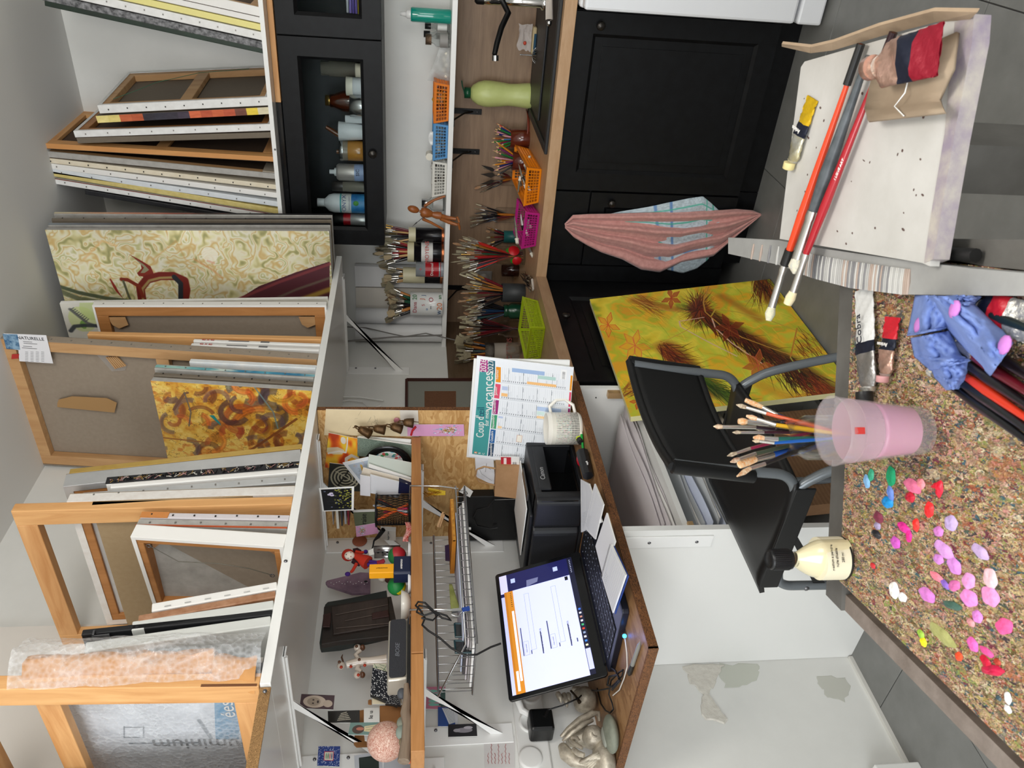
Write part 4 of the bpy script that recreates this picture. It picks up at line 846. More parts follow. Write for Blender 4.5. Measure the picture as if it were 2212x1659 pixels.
# ---- baskets
def basket(label,N,A,B,h,col,grow=1.14,group=None,nv=4,cell=.0115,rows=4):
 """open-mesh plastic basket; N near base corner, A and B the neighbouring base corners"""
 N,A,B=V(N),V(A),V(B);Cn=A+B-N;mid=(A+B)/2;t=thing('mesh_basket',label,'basket',mid,group=group);M_=mat('plastic_'+col[1:],col,.35)
 lo=[N,A,Cn,B];hi=[mid+(q-mid)*grow+V((0,0,h)) for q in lo]
 for i in range(4):
  a,b,c,d=lo[i],lo[(i+1)%4],hi[(i+1)%4],hi[i];nx=max(4,int((b-a).length/cell));k=MB();th=.0022
  q=lambda u,v:a.lerp(b,u).lerp(d.lerp(c,u),v)
  nm=(b-a).cross(V((0,0,1))).normalized()*.0012
  def strip(u0,v0,u1,v1):
   pt=[q(u0,v0),q(u1,v0),q(u1,v1),q(u0,v1)];k.hexa([p_-nm for p_ in pt]+[p_+nm for p_ in pt])
  strip(0,0,1,.14);strip(0,.86,1,1);strip(0,.14,.05,.86);strip(.95,.14,1,.86)
  for j in range(1,rows):v=.14+.72*j/rows;strip(.05,v-.018,.95,v+.018)
  for j in range(1,nx):u=.05+.9*j/nx;e=.12*.9/nx;strip(u-e,.14,u+e,.86)
  k.build('mesh_side',M_,t,world=True)
 k=MB().hexa([lo[0],lo[1],lo[2],lo[3]]+[q_+V((0,0,.002)) for q_ in lo]);k.build('bottom',M_,t,world=True)
 k=MB()
 for i in range(4):k.tube([hi[i],hi[(i+1)%4]],.0028,6)
 k.build('rim',M_,t,world=True);return t,lo,hi,mid
z=WZ+.001
t,lo,hi,mid_o=basket('orange mesh basket of crumpled paint tubes on the worktop',base(1170,366,z),base(1163,437,z),base(1144,322,z),.062,'#e8850f')
t,lo,hi,mid_m=basket('magenta mesh basket of paint tubes on the worktop',base(1166,462,z),base(1157,531,z),base(1148,436,z),.06,'#b8217f')
t,lo,hi,mid_l=basket('lime green mesh basket, empty, on the worktop corner',base(1178,709,z),base(1168,773,z),base(1162,650,z),.062,'#a4b81e')
m_foil=mat('tube_foil','#c4c2ba',.3,.75,bump=.6,scale=70);m_foilg=mat('tube_foil_green','#7f8a6a',.35,.6,bump=.6,scale=70,kind='noise',col2='#c8c8be')
def tube_at(p,d,L,w,mt,capc,label,grp=None,up=(0,0,1),labelm=None,flat=.35):
 M=frame_m(p,d,V(up).cross(V(d)));t=thing('paint_tube',label,'paint tube',M=M,group=grp)
 rg=random.Random(int(L*1e5)+len(label))
 def fn(u,v):
  a=2*math.pi*v;k=(1-u)**.6 if u<.999 else 0;kk=.12+.88*min(1,(1-u)*1.6);hh=w*.5*(flat+.3*(1-kk))*kk;ww=w*.5*(1+.12*(1-kk))
  return (L*(.0+u*.82)+.0,math.cos(a)*ww*(1 if u>.02 else .8),max(-.49*w*kk,math.sin(a)*hh)*(1+.15*math.sin(9*u+3*a))+w*flat*.5)
 MB().grid(lambda u,v:fn(u,1-v),14,16,0).build('tube_body',mt,t)
 MB().cyl((-.006,0,w*flat*.5),(.002,0,w*flat*.5),w*.22,w*.34,12).cyl((-.006-w*.45,0,w*flat*.5),(-.006,0,w*flat*.5),w*.24,w*.27,12).build('cap',capc,t)
 return t
m_capw=mat('cap_white','#e6e0d0',.4);m_capb=mat('cap_black','#1a1a1a',.4)
GT='crumpled tubes in the orange basket';rg=random.Random(21)
for i in range(9):
 q=mid_o+V((rg.uniform(-.055,.055),rg.uniform(-.03,.03),.012+.011*(i%5)));a=rg.uniform(0,6.28)
 tube_at(q-V((math.cos(a),math.sin(a),0))*.03,(math.cos(a),math.sin(a),rg.uniform(0,.5)),.075,.022,rg.choice((m_foil,m_foilg,m_gesso)),rg.choice((m_capw,m_capb)),'crumpled foil paint tube lying in the orange basket',GT)
for i in range(6):
 q=mid_m+V((rg.uniform(-.05,.05),rg.uniform(-.03,.03),.012+.011*(i%4)));a=rg.uniform(0,6.28)
 tube_at(q-V((math.cos(a),math.sin(a),0))*.03,(math.cos(a),math.sin(a),rg.uniform(0,.4)),.075,.022,rg.choice((m_foil,m_gesso,mat('pink_label','#c98a9a',.5))),rg.choice((m_capw,m_capb)),'crumpled paint tube lying in the magenta basket','tubes in the magenta basket')
q=mid_m+V((.0,-.0,.068));tube_at(q+V((-.05,-.055,0)),V((.08,.1,.01)),.12,.03,m_foilg,m_capw,'large silver and green tube lying across the magenta basket')
tube_at(base(1150,548,WZ)+V((0,0,.0)),V((.35,.8,.25)),.07,.024,m_foil,m_capw,'silver tube end standing left of the magenta basket')
GL='thin black brushes in a loose pile on the worktop corner'
for i in range(12):
 a0=base(1128+rg.uniform(-6,8),585+rg.uniform(-4,30),WZ+.006+.002*i);b0=base(1148+rg.uniform(-2,8),600+rg.uniform(0,38),WZ+.004+.002*i);b0.z=a0.z
 place_mesh(brush_mesh('#15151a','#5f4a34','round',.2,.003),dirM(a0,b0-a0),'thin black brush lying in the loose pile by the eraser','brush',GL)
tag(MB().bx(-.03,.03,-.008,.008,0,.01).build('eraser',mat('eraser_white','#cfc6bb',.6),bevel=.004),'worn white eraser lying on the worktop corner','eraser').matrix_world=Matrix.Translation(base(1153,615,WZ+.0005))@Matrix.Rotation(R(70),4,'Z')
t=thing('round_switch','square white wall switch with a round button on the wooden splashback','switch',P(1045,600,1,YB-.013))
MB().bx(-.04,.04,-.008,0,-.04,.04).build('plate',mat('switch_plate','#8e8a86',.5),t,bevel=.003)
MB().lathe([(.026,0),(.026,.003),(.0005,.003)],20,M=Matrix.Translation((0,-.008,0))@Matrix.Rotation(R(90),4,'X')).build('button',mat('switch_button','#9b9793',.45),t)
p=base(1125,604,WZ);vessel('dark_glass','dark brown glass half hidden between the brush jars','glass',p+V((0,.1,0)),.033,.08,mat('dark_brown_glass','#2a100a',.1,coat=.5))
# ---- sink surroundings
t=thing('tap','black and chrome kitchen tap with a curved black spout','tap',base(1180,12,WZ+.012)+V((0,.05,0)))
o=t.location.copy();p_top=P(1045,2,1,o.y)
MB().lathe([(.026,0),(.026,.01),(.018,.014),(.018,.20),(.0195,.202),(.0195,.235)],24).build('column',m_chrome,t)
MB().lathe([(.02,.235),(.02,.262),(.012,.27),(.0005,.27)],24).build('head',m_blkm,t)
sp=[V((0,0,.175))];tgt=[P(1098,28,1,o.y-.03),P(1083,60,1,o.y-.08),P(1073,95,1,o.y-.12),P(1068,118,1,o.y-.14)]
pts=[o+V((0,-.015,.165))]+tgt;k=MB().tube(pts,[.011,.0115,.011,.0105,.0095],12);k.build('spout',m_blkm,t,world=True)
MB().cyl(P(1070,119,1,o.y-.14),P(1070,131,1,o.y-.142),.0125,n=16).build('aerator',m_chrome,t,world=True)
p=base(1147,205,WZ+.001);p.y=min(p.y,3.5)
t=thing('squash_bottle','tall pale green plastic bottle with dark green cap beside the sink','bottle',p);s=scale_at(p)
hh=132*s;rr=27*s
MB().lathe([(rr*.93,0),(rr*.98,.004),(rr*.96,hh*.08),(rr*.86,hh*.28),(rr*.84,hh*.38),(rr*.92,hh*.5),(rr,hh*.68),(rr*.99,hh*.78),(rr*.86,hh*.88),(rr*.6,hh*.965),(rr*.38,hh),(.0005,hh)],28).build('body',mat('pale_green_plastic','#c3cc86',.35,kind='noise',col2='#b5bf74',scale=12),t)
MB().lathe([(rr*.34,hh),(rr*.42,hh+.001),(rr*.42,hh+.026),(.0005,hh+.028)],20).bx(-.004,.004,-.003,.003,hh+.026,hh+.03).tube([(0,0,hh+.026),(rr*.5,0,hh+.036),(rr*.9,0,hh+.04)],.003).build('cap',mat('dark_green_plastic','#0f4a30',.3),t)
p=base(1152,112,WZ+.012);p.y=3.42
t=thing('drain_strainer','small steel sink strainer standing on its stem holder by the sponge','strainer',p)
MB().cyl((0,0,.012),(0,0,.062),.003,n=8).ball((0,0,.062),.004,8).build('stem',m_steel,t)
k=MB()
for i in range(14):
 a=i*math.pi/7;k.tube([(0,0,.014),(.02*math.cos(a),.02*math.sin(a),.01),(.03*math.cos(a),.03*math.sin(a),0)],.0014,4)
k.build('fingers',m_steel,t)
p=base(1150,70,WZ+.012);p.y=3.45
t=thing('sponge_bag','sponge in a crinkled clear bag with a red mark, between tap and strainer','bag',p)
MB().bx(-.06,.045,-.018,.018,0,.016).build('sponge',mat('sponge_cream','#b8a680',.9,bump=.5,scale=60),t,bevel=.005)
MB().bx(-.06,.02,-.02,.014,.001,.01).build('scourer',mat('scourer_blue','#24465c',.9),t)
nn2=vnoise(40,40,5,5,77,2)
MB().grid(lambda u,v:(-.055+.1*u+.012*nn2[int(v*38),int(u*38)],-.01+.02*nn2[int(u*38),int(v*38)],.018+.055*v*(.8+.4*nn2[5,int(u*38)])),12,10).build('clear_bag',mat('crinkled_plastic','#d8d0cc',.2,alpha=.6,bump=1,scale=120),t)
MB().ball((-.02,-.008,.045),(.008,.004,.007),10).build('red_mark',mat('red_mark','#b5402a',.5),t)
t=thing('dish_brush','pale handled brush lying along the sink edge at the top','brush',base(1195,30,WZ+.016))
MB().tube([(0,.02,.01),(-.02,.0,.012),(.12,.06,.02)],[.012,.014,.012],10).build('handle',mat('pale_plastic','#b4aaa0',.4),t)
MB().ball((-.03,-.004,.012),(.012,.01,.01),12).build('metal_knob',m_chrome,t)
# ---- on the narrow white wall shelf
MZ=1.2755
def mid(x0,x1,y0,y1,Y):
 c=P((x0+x1)/2,(y0+y1)/2,1,Y);s=scale_at(c);return V((c.x,Y,MZ)),(y1-y0)*s,(x1-x0)*s
p,w,h=mid(866,974,18,48,3.45)
t=thing('teal_bottle','translucent teal bottle with a white nozzle at the right end of the wall shelf','bottle',p);r_=w/2
MB().lathe([(r_*.95,0),(r_,.004),(r_,h*.76),(r_*.93,h*.79),(.0005,h*.79)],24).build('body',mat('teal_liquid','#0d8d7c',.1,coat=.6),t)
MB().lathe([(r_*.6,h*.79),(r_*.6,h*.87),(r_*.42,h*.88),(r_*.3,h*.95),(r_*.25,h),(.0005,h)],18).build('nozzle',m_white,t)
t=thing('clear_spectacles','clear plastic goggles arm at the upper end of the wall shelf','goggles',V((-.52,3.47,MZ)))
MB().tube([(0,0,.004),(-.02,-.01,.02),(.0,-.01,.035),(.03,0,.03),(.06,0,.005)],.004,8).build('frame',m_glass,t)
def bottle(x0,x1,y0,y1,Y,label,glassm,capm,labm,cf=.75,lab=(.12,.5),shoulder=.55):
 p,w,h=mid(x0,x1,y0,y1,Y);t=thing('small_bottle',label,'bottle',p);r_=w/2
 MB().lathe([(r_*.95,0),(r_,.003),(r_,h*shoulder),(r_*.55,h*(shoulder+.13)),(r_*.5,h*.78),(r_*.46,h*.78),(r_*.5,h*.66),(r_*.94,h*shoulder),(r_*.94,.004),(.0005,.004)],20).build('glass',glassm,t)
 MB().lathe([(r_*cf,h*.76),(r_*cf,h),(.0005,h)],20).build('cap',capm,t)
 MB().lathe([(r_*1.015,h*lab[0]),(r_*1.015,h*lab[1])],20).build('label',labm,t);return t
m_lab=mat('label_white','#d9d8d4',.5);m_lab2=mat('label_grey','#8e8b87',.5)
bottle(921,975,50,66,3.47,'small clear bottle with black cap and white label, next to the teal bottle',m_glass,m_capb,m_lab)
bottle(919,975,66,84,3.47,'small clear bottle with black cap in the second place behind the ribbed cap',m_glass,m_capb,m_lab2)
bottle(921,974,72,101,3.42,'small clear bottle with a ribbed bronze cap and a red drop on its label',m_glass,mat('bronze_cap','#6f5a48',.3,.7,bump=.8,scale=200),m_lab2,lab=(.1,.42))
p,w,h=mid(925,972,104,175,3.43)
t=thing('clear_pouch','slumped clear zip bag of white pieces between bottles and orange basket','bag',p)
MB().grid(lambda u,v:(-w/2+w*u,-.03*math.sin(3.1*u)*(1-v*.8)+.01*nn2[int(v*38),int(u*38)],h*v*(1-.55*u)),14,10).grid(lambda u,v:(-w/2+w*u,.03*math.sin(3.1*u)*(1-v*.8)+.01*nn2[int(u*38),int(v*38)],h*v*(1-.55*u)),14,10).build('bag_film',mat('pouch_plastic','#c9cac8',.12,alpha=.5,bump=.8,scale=40),t)
for i in range(5):MB().ball((-w*.3+i*w*.15,.0,.012+.01*(i%2)),(.012,.01,.01),10).build('white_piece',m_capw,t)
def mbasket(y0,y1,col,label,Yf=3.365,dd=.14,h=.06):
 c0=P(970,y0,1,Yf);c1=P(966,y1,1,Yf);a=V((c0.x-.008,Yf,MZ));b=V((c1.x+.008,Yf,MZ));d=V((a.x,Yf+dd,MZ));return basket(label,a,b,d,h,col,cell=.0135)
t,lo,hi,mo=mbasket(180,265,'#dd7a24','orange-pink mesh basket, rightmost of the three on the wall shelf')
t,lo,hi,mb_=mbasket(268,345,'#5b95c8','light blue mesh basket, middle of the three on the wall shelf')
t,lo,hi,mw_=mbasket(350,424,'#dcdad2','white mesh basket, leftmost of the three on the wall shelf')
def heap(c,n,cols,label,grp,name='craft_piece',r=.016,up=.03):
 rg=random.Random(n)
 for i in range(n):
  k=MB().ball((0,0,0),(r*rg.uniform(.8,1.6),r*.8,r*.7),8,fn=lambda d:1+.2*math.sin(5*d.x+3*d.z));o=k.build(name,mat('piece_'+rg.choice(cols)[1:],rg.choice(cols),.5));tag(o,label,'pack',grp)
  o.matrix_world=Matrix.Translation(c+V((rg.uniform(-.045,.045),rg.uniform(-.04,.04),.014+up*(i/n))))@Matrix.Rotation(rg.uniform(0,3),4,'Z')
heap(mo,9,['#b5651e','#3a2a1c','#c98a2c','#7a3a22'],'small amber-brown pack inside the orange-pink basket','packs in the orange-pink basket',up=.05)
heap(mb_,8,['#8a8a84','#3a5a78','#c8c4b8'],'small grey-blue pack inside the light blue basket','packs in the light blue basket',up=.035)
heap(mw_,9,['#cfcdc6','#8b8378','#3f3f3f'],'small grey pack inside the white basket','packs in the white basket',up=.05)
t=thing('paper_scrap','folded white paper poking out of the light blue basket','paper',mb_+V((.0,-.03,.055)))
MB().grid(lambda u,v:(-.03+.06*u,.004*math.sin(6*u),.028*v*(.6+.4*math.sin(3*u))),8,4).build('sheet',m_white,t,solid=.001)
t=thing('white_reel','small white reel between the blue and the white basket','reel',V((mw_.x+.085,3.42,MZ)))
MB().cyl((0,-.02,.075),(0,.02,.075),.016,n=16).build('reel',m_capw,t);MB().bx(-.006,.006,-.02,.02,0,.06).build('stand',mat('grey_card','#9b9080',.7),t)
bottle(912,961,424,455,3.48,'glass jar with a white label behind the wooden mannequin',m_glass,m_steel,m_lab,lab=(.08,.5),cf=.6)
m_man=mat('mannequin_wood','#a2602e',.35,kind='wood',col2='#8a4c22',scale=10,stretch=(4,4,.6));YM=3.345
t=thing('wooden_mannequin','jointed wooden mannequin sitting on the edge of the wall shelf with dangling legs','mannequin',V((P(945,465,1,YM).x,3.36,MZ)))
def mp(px,py,Y=YM):return P(px,py,1,Y)
s=scale_at(mp(900,460))
def limb(pts,rad,nm):return MB().tube(pts,[r_*s for r_ in rad],10).build(nm,m_man,t,world=True)
c=mp(893,452);d=(mp(907,457)-mp(880,449)).normalized();Mh=dirM(c,d)
MB().ball((0,0,0),(8*s,8*s,13*s),14,M=Mh).build('head',m_man,t,world=True)
limb([mp(906,456),mp(911,457)],[3,3],'neck')
limb([mp(909,457),mp(914,458),mp(925,461),mp(934,463)],[8,12,10,6],'chest');limb([mp(934,463),mp(944,465),mp(953,466)],[6,8.5,8],'hips')
limb([mp(917,445),mp(925,440),mp(938,432),mp(946,429)],[3,3.6,2.6,3],'upper_arm');limb([mp(946,429),mp(958,425),mp(962,424)],[3,2.6,2],'forearm')
limb([mp(913,472),mp(918,475),mp(932,481),mp(937,484)],[4,3.6,3,3],'upper_arm');limb([mp(937,484),mp(948,490),mp(957,495)],[3,2.8,2],'forearm')
limb([mp(953,466),mp(965,470,3.315),mp(985,473,3.31)],[5,4.4,3.4],'leg');limb([mp(953,472),mp(970,480,3.31),mp(988,486,3.305)],[5,4.2,3.2],'leg')
limb([mp(987,468,3.31),mp(990,474,3.31),mp(992,480,3.305)],[2,3,2],'foot');limb([mp(990,482,3.3),mp(992,489,3.3),mp(993,496,3.3)],[2,3,2],'foot')
t=thing('palette_knife','small palette knife stuck up behind the mannequin\'s shoulder','palette knife',mp(912,470,3.4))
MB().tube([mp(913,470,3.4),mp(903,479,3.4)],.0015,5).hexa([mp(903,478,3.4),mp(901,482,3.4),mp(896,483,3.4),mp(899,480,3.4),mp(903,478,3.401),mp(901,482,3.401),mp(890,490,3.401),mp(899,480,3.401)]).build('blade',m_blade,t,world=True)
m_tinb=mat('black_tin','#19171a',.25,.3);m_tinc=mat('cream_tin','#cfc8a6',.4);m_copper=mat('copper_rim','#a5623c',.3,.8)
def tin(x0,x1,y0,y1,Y,label,bands,name='tin_can',rim=None):
 p,w,h=mid(x0,x1,y0,y1,Y);t=thing(name,label,'tin',p);r_=w/2
 MB().lathe([(r_*.97,0),(r_,.004),(r_,h),(r_*.96,h),(r_*.96,.006),(.0005,.006)],28).build('body',bands[0],t)
 for nm,a,b,M_ in bands[1:]:MB().lathe([(r_*1.012,h*a),(r_*1.012,h*b)],28).build(nm,M_,t)
 if rim:MB().lathe([(r_*1.02,0),(r_*1.02,h*.05),(r_,h*.06)],28).build('rim',rim,t)
 return t,p,r_,h
def wraptext(t,p,r_,z,s_,size,mt,da=0,vertical=False,rr=1.03):
 a=face_cam(p)-math.pi/2+da;xd,up=V((-math.sin(a),math.cos(a),0)),V((0,0,1))
 return text(t,s_,size,frame_m((r_*rr*math.cos(a),r_*rr*math.sin(a),z),xd,up),mt)
BT=['#7f7a5e','#9a9478','#5f5a48','#b8a078']
t,p,r_,h=tin(882,957,492,523,3.47,'black tin with a cream and green top band, right of the MOYENS tin',[m_tinb,('top_band',.8,1,m_tinc)],rim=m_copper)
fan_in(p,r_*.9,h,14,.27,.33,'brush in the black and green tin on the wall shelf','brushes in the black and green tin',seed=31,hcs=['#15151a','#6a1622','#1d3a5c','#c9a06a'],hr=.004,lean=.6)
t,p,r_,h=tin(881,958,524,566,3.44,'black tin with a paper label reading MOYENS in red',[m_tinb,('top_band',.82,1,m_tinc),('paper_label',.3,.62,m_lab)],rim=m_copper)
wraptext(t,p,r_,h*.46,'MOYENS',.026,m_redp,rr=1.05)
fan_in(p,r_*.9,h,24,.27,.33,'flat or round bristle brush in the tin labelled MOYENS','brushes in the MOYENS tin',seed=32,bcs=BT,hcs=['#8c1a22','#c9a06a','#15151a','#b9271f','#5c1a20','#15151a'],tips=('flat','filbert','round'),hr=.0055,lean=.55)
t,p,r_,h=tin(871,955,578,612,3.49,'black and cream tin standing behind the red and grey can',[m_tinb,('cream_band',.45,1,m_tinc)],rim=m_copper)
fan_in(p,r_*.9,h,14,.26,.32,'brush in the black and cream tin','brushes in the black and cream tin',seed=33,bcs=BT,hcs=['#15151a','#15151a','#c9a06a'],tips=('flat','filbert'),hr=.006)
t,p,r_,h=tin(898,957,566,598,3.39,'grey can with a red band reading Disposal under a red cross',[mat('grey_can','#9ea3a8',.25,.3),('red_band',.17,.66,mat('can_red','#a3141f',.3)),('red_line',.1,.12,mat('can_red','#a3141f',.3))])
wraptext(t,p,r_,h*.42,'Disposal',.017,m_palew,da=-.0);wraptext(t,p,r_,h*.82,'+',.03,mat('can_red','#a3141f',.3))
t,p,r_,h=tin(888,957,631,682,3.36,'white mug-like tin printed with colourful handwriting and numbers, full of big brushes',[mat('white_enamel_tin','#dfe0de',.15)],name='printed_tin')
for i,(s_,z_,da,cc,sz) in enumerate((('Dans',.86,-.3,'#a3263c',.026),('20',.86,.55,'#2f7a3c',.03),('J',.64,.4,'#c95a1c',.028),('O',.36,.35,'#a3263c',.03),('20',.1,-.2,'#cf6a1c',.036),('an',.1,.6,'#2f7a3c',.026),('W',.1,-.75,'#2a5a8a',.026),('5',.6,-.1,'#b02a2a',.02),('J',.6,.75,'#2a5a8a',.024),('o',.5,-.45,'#2a6aa0',.02),('ans',.38,-.3,'#44474a',.012))):
 wraptext(t,p,r_,h*z_,s_,sz,mat('ink_'+cc[1:],cc,.4),da=da)
fan_in(p,r_*.9,h,20,.23,.30,'big worn bristle brush in the white printed tin','brushes in the white printed tin',seed=34,bcs=BT+['#8a5a34'],hcs=['#15151a','#15151a','#b9742e','#2a2226','#1f4f38'],tips=('filbert','flat','mop','fan'),hr=.0075,lean=.75)
m_dimw=mat('board_white_matt','#dcdcdc',.6)
for k,(y0,y1,Y,lab) in enumerate(((572,616,3.53,'white board leaning in the corner right behind the tins'),(618,664,3.54,'cream-white board with pencil scribbles in the corner behind the printed tin'))):
 a=P(750,y0,1,Y);b=P(750,y1,1,Y);t=thing('corner_board',lab,'board',V(((a.x+b.x)/2,Y,MZ)))
 MB().bx(b.x,a.x,Y-.012,Y+.012,MZ,1.70).build('board',m_dimw if k==0 else mat('cream_board','#d4cec4',.7),t,world=True)
G='rolled paper tubes in the room corner'
for k,(xx,yy) in enumerate(((-1.995,3.44),(-2.04,3.36))):
 t=thing('paper_roll',('rolled white paper standing in the room corner, the right one','rolled white paper standing in the room corner, the left one under the bracket')[k],'roll',V((xx,yy,MZ)),group=G)
 MB().lathe([(.042,0),(.042,.42),(.038,.42),(.038,.01),(.0005,.01)],24).build('roll',m_dimw,t)
t=thing('grey_cable','grey cable hanging and tied beside the paper rolls','cable',V((-2.0,3.30,MZ)))
q=[P(720,705,0,-2.02),P(790,708,0,-2.0),P(850,722,0,-1.98),P(875,727,0,-1.98),P(920,720,0,-1.98),P(985,735,0,-1.98)]
MB().tube(q,.0028,6).tube([P(740,738,0,-2.0),P(850,728,0,-1.98),P(875,727,0,-1.98),P(955,724,0,-1.98)],.004,6).build('cable',mat('grey_cable','#6d6a66',.5),t,world=True)
# ---- things behind the glass of the wall cabinet
CZZ=1.6225;YG=3.3
def cab(x0,x1,y0,y1,Y=YG):
 c=P((x0+x1)/2,(y0+y1)/2,1,Y);s=scale_at(c);return V((c.x,Y,CZZ)),(y1-y0)*s/2,(P(x0,(y0+y1)/2,1,Y).z-CZZ)
def cabthing(name,label,cat_,box,parts):
 p,r_,h=cab(*box);t=thing(name,label,cat_,p)
 for nm,pr,M_ in parts:MB().lathe([(r_*a if a else .0005,h*b) for a,b in pr],22).build(nm,M_,t)
 return t,p,r_,h
m_wpl=mat('white_plastic','#dcdfe2',.35);m_amb=mat('amber_liquid','#b07a34',.15,coat=.5);m_brng=mat('brown_glass','#4a2010',.08,coat=.6)
t,p,r_,h=cabthing('white_bottle','white plastic bottle labelled ONYX behind the cabinet glass','bottle',(686,780,418,459),[('body',[(.95,0),(1,.02),(1,.66),(.86,.76),(.45,.84),(.4,.86),(0,.86)],m_wpl),('cap',[(.42,.86),(.42,1),(0,1)],m_wpl),('blue_label',[(1.012,.02),(1.012,.3)],mat('label_blue','#1d5a9c',.4,kind='noise',col2='#3f8fc0',scale=30)),('white_label',[(1.012,.3),(1.012,.5)],m_lab),('teal_band',[(1.012,.5),(1.012,.53)],mat('teal_band','#2a9a9c',.4))])
wraptext(t,p,r_,h*.44,'ONYX',.024,mat('label_navy','#123a7a',.4),rr=1.05);wraptext(t,p,r_,h*.34,'nettoyant puissant',.008,mat('label_navy','#123a7a',.4),rr=1.05)
a=face_cam(p)-math.pi/2;MB().ball((r_*1.0*math.cos(a),r_*1.0*math.sin(a),h*.2),(.012,.006,.012),10).build('green_leaf',mat('leaf_green2','#5aa04a',.5),t)
cabthing('spray_can','slim red-banded can with black cap, leftmost behind the cabinet glass','can',(712,780,461,487),[('body',[(.97,0),(1,.02),(1,.62),(0,.62)],mat('can_grey','#b9b7b5',.3,.5)),('red_band',[(1.015,.43),(1.015,.62)],mat('can_red','#a3141f',.3)),('cap',[(.9,.62),(.9,1),(0,1)],m_capb)])
cabthing('dark_jar','grey see-through jar with dark lid between spray can and white bottle','jar',(718,780,391,414),[('body',[(1,0),(1,.68),(0,.68)],mat('smoked_glass','#8a8478',.1,alpha=.7)),('lid',[(.95,.68),(.95,1),(0,1)],mat('dark_lid','#34302e',.4))])
t,p,r_,h=cabthing('spray_can','varnish spray can with white nozzle and blue panel behind the glass','can',(712,780,354,390),[('body',[(.97,0),(1,.02),(1,.74),(.8,.8),(0,.8)],mat('can_silver','#b9b1ac',.3,.4)),('blue_panel',[(1.012,0),(1.012,.3)],mat('panel_blue','#8b9cc0',.4)),('nozzle',[(.5,.8),(.45,.86),(.25,.88),(.25,1),(0,1)],m_wpl)])
wraptext(t,p,r_,h*.2,'SIC',.02,m_ink,rr=1.05)
cabthing('preserve_jar','jar half full of amber liquid with a silver lid behind the knob','jar',(734,780,304,347),[('body',[(.96,0),(1,.03),(1,.86),(0,.86)],m_amb),('glass_top',[(1.01,.66),(1.01,.86)],mat('smoked_glass','#8a8478',.1,alpha=.7)),('lid',[(1.03,.86),(1.03,1),(0,1)],m_steel)])
t,p,r_,h=cabthing('white_beaker','flaring pale grey beaker behind the glass, right of the amber jar','cup',(732,780,264,304),[('body',[(.78,0),(.8,.02),(1,1),(.96,1),(.76,.04),(0,.04)],m_wpl)])
cabthing('spice_jar','small whitish cylinder half hidden behind the beaker','jar',(746,780,250,266),[('body',[(1,0),(1,1),(0,1)],m_wpl)])
t,p,r_,h=cabthing('brown_flask','round brown glass flask with brass cap behind the glass','flask',(703,756,196,240,3.42),[('body',[(.8,0),(1,.12),(1,.55),(.62,.78),(.62,.88),(0,.88)],m_brng),('cap',[(.5,.88),(.5,1),(0,1)],m_ferg),('paper_tag',[(.86,.56),(.8,.64)],m_lab)])
cabthing('silver_tin','low shiny metal tin in front of the brown flask','tin',(756,780,206,252,3.27),[('body',[(1,0),(1,1),(0,1)],m_steel)])
t,p,r_,h=cabthing('cream_pot','low white pot with white lid behind the glass','pot',(748,780,168,205,3.3),[('body',[(1,0),(1,.6),(0,.6)],m_wpl),('lid',[(1.04,.6),(1.04,1),(0,1)],m_capw)])
cabthing('pink_jar','clear jar of pinkish stones at the right side behind the glass','jar',(694,780,132,166,3.42),[('body',[(1,0),(1,.8),(.9,.82),(.9,1),(0,1)],mat('smoked_glass','#8a8478',.1,alpha=.7)),('stones',[(.9,0),(.9,.6),(0,.6)],mat('pink_stones','#8a5a4c',.7,kind='chips',col2='#5a3a30',scale=80))])
cabthing('cream_tub','low cream tub at the far right behind the cabinet glass','tub',(768,780,138,166,3.28),[('body',[(1,0),(1,1),(0,1)],mat('cream_tub','#d8ccb8',.5))])
t=thing('tool_handle','brown curved tool handle lying above the amber jar','tool',V((-1.13,3.45,CZZ)))
MB().tube([(0,0,.0),(.01,0,.06),(.03,0,.12),(.06,0,.17)],[.012,.014,.012,.008],10).tube([(-.04,0,.0),(-.05,0,.07),(-.045,0,.13)],[.01,.013,.009],10).build('handle',mat('brown_handle','#6d3a1a',.3,coat=.4),t)
for k,c_ in enumerate(('#c9b020','#7a66b8','#6a58a8','#8f7cc8','#d0d0d8')):
 t=thing('colour_pen','purple or yellow pen lying in the right wall cabinet behind glass','pen',V((-.56+.0*k,3.3+.004*k,CZZ+.006+.011*k)),group='pens in the right wall cabinet')
 t['label']=('yellow pen lying behind the right cabinet glass','dark purple pen lying behind the right cabinet glass','violet pen lying behind the right cabinet glass','light purple pen lying behind the right cabinet glass','pale grey pen lying behind the right cabinet glass')[k]
 MB().cyl((-.03,0,0),(.1,0,0),.005,n=8).build('barrel',mat('pen_'+c_[1:],c_,.3),t)
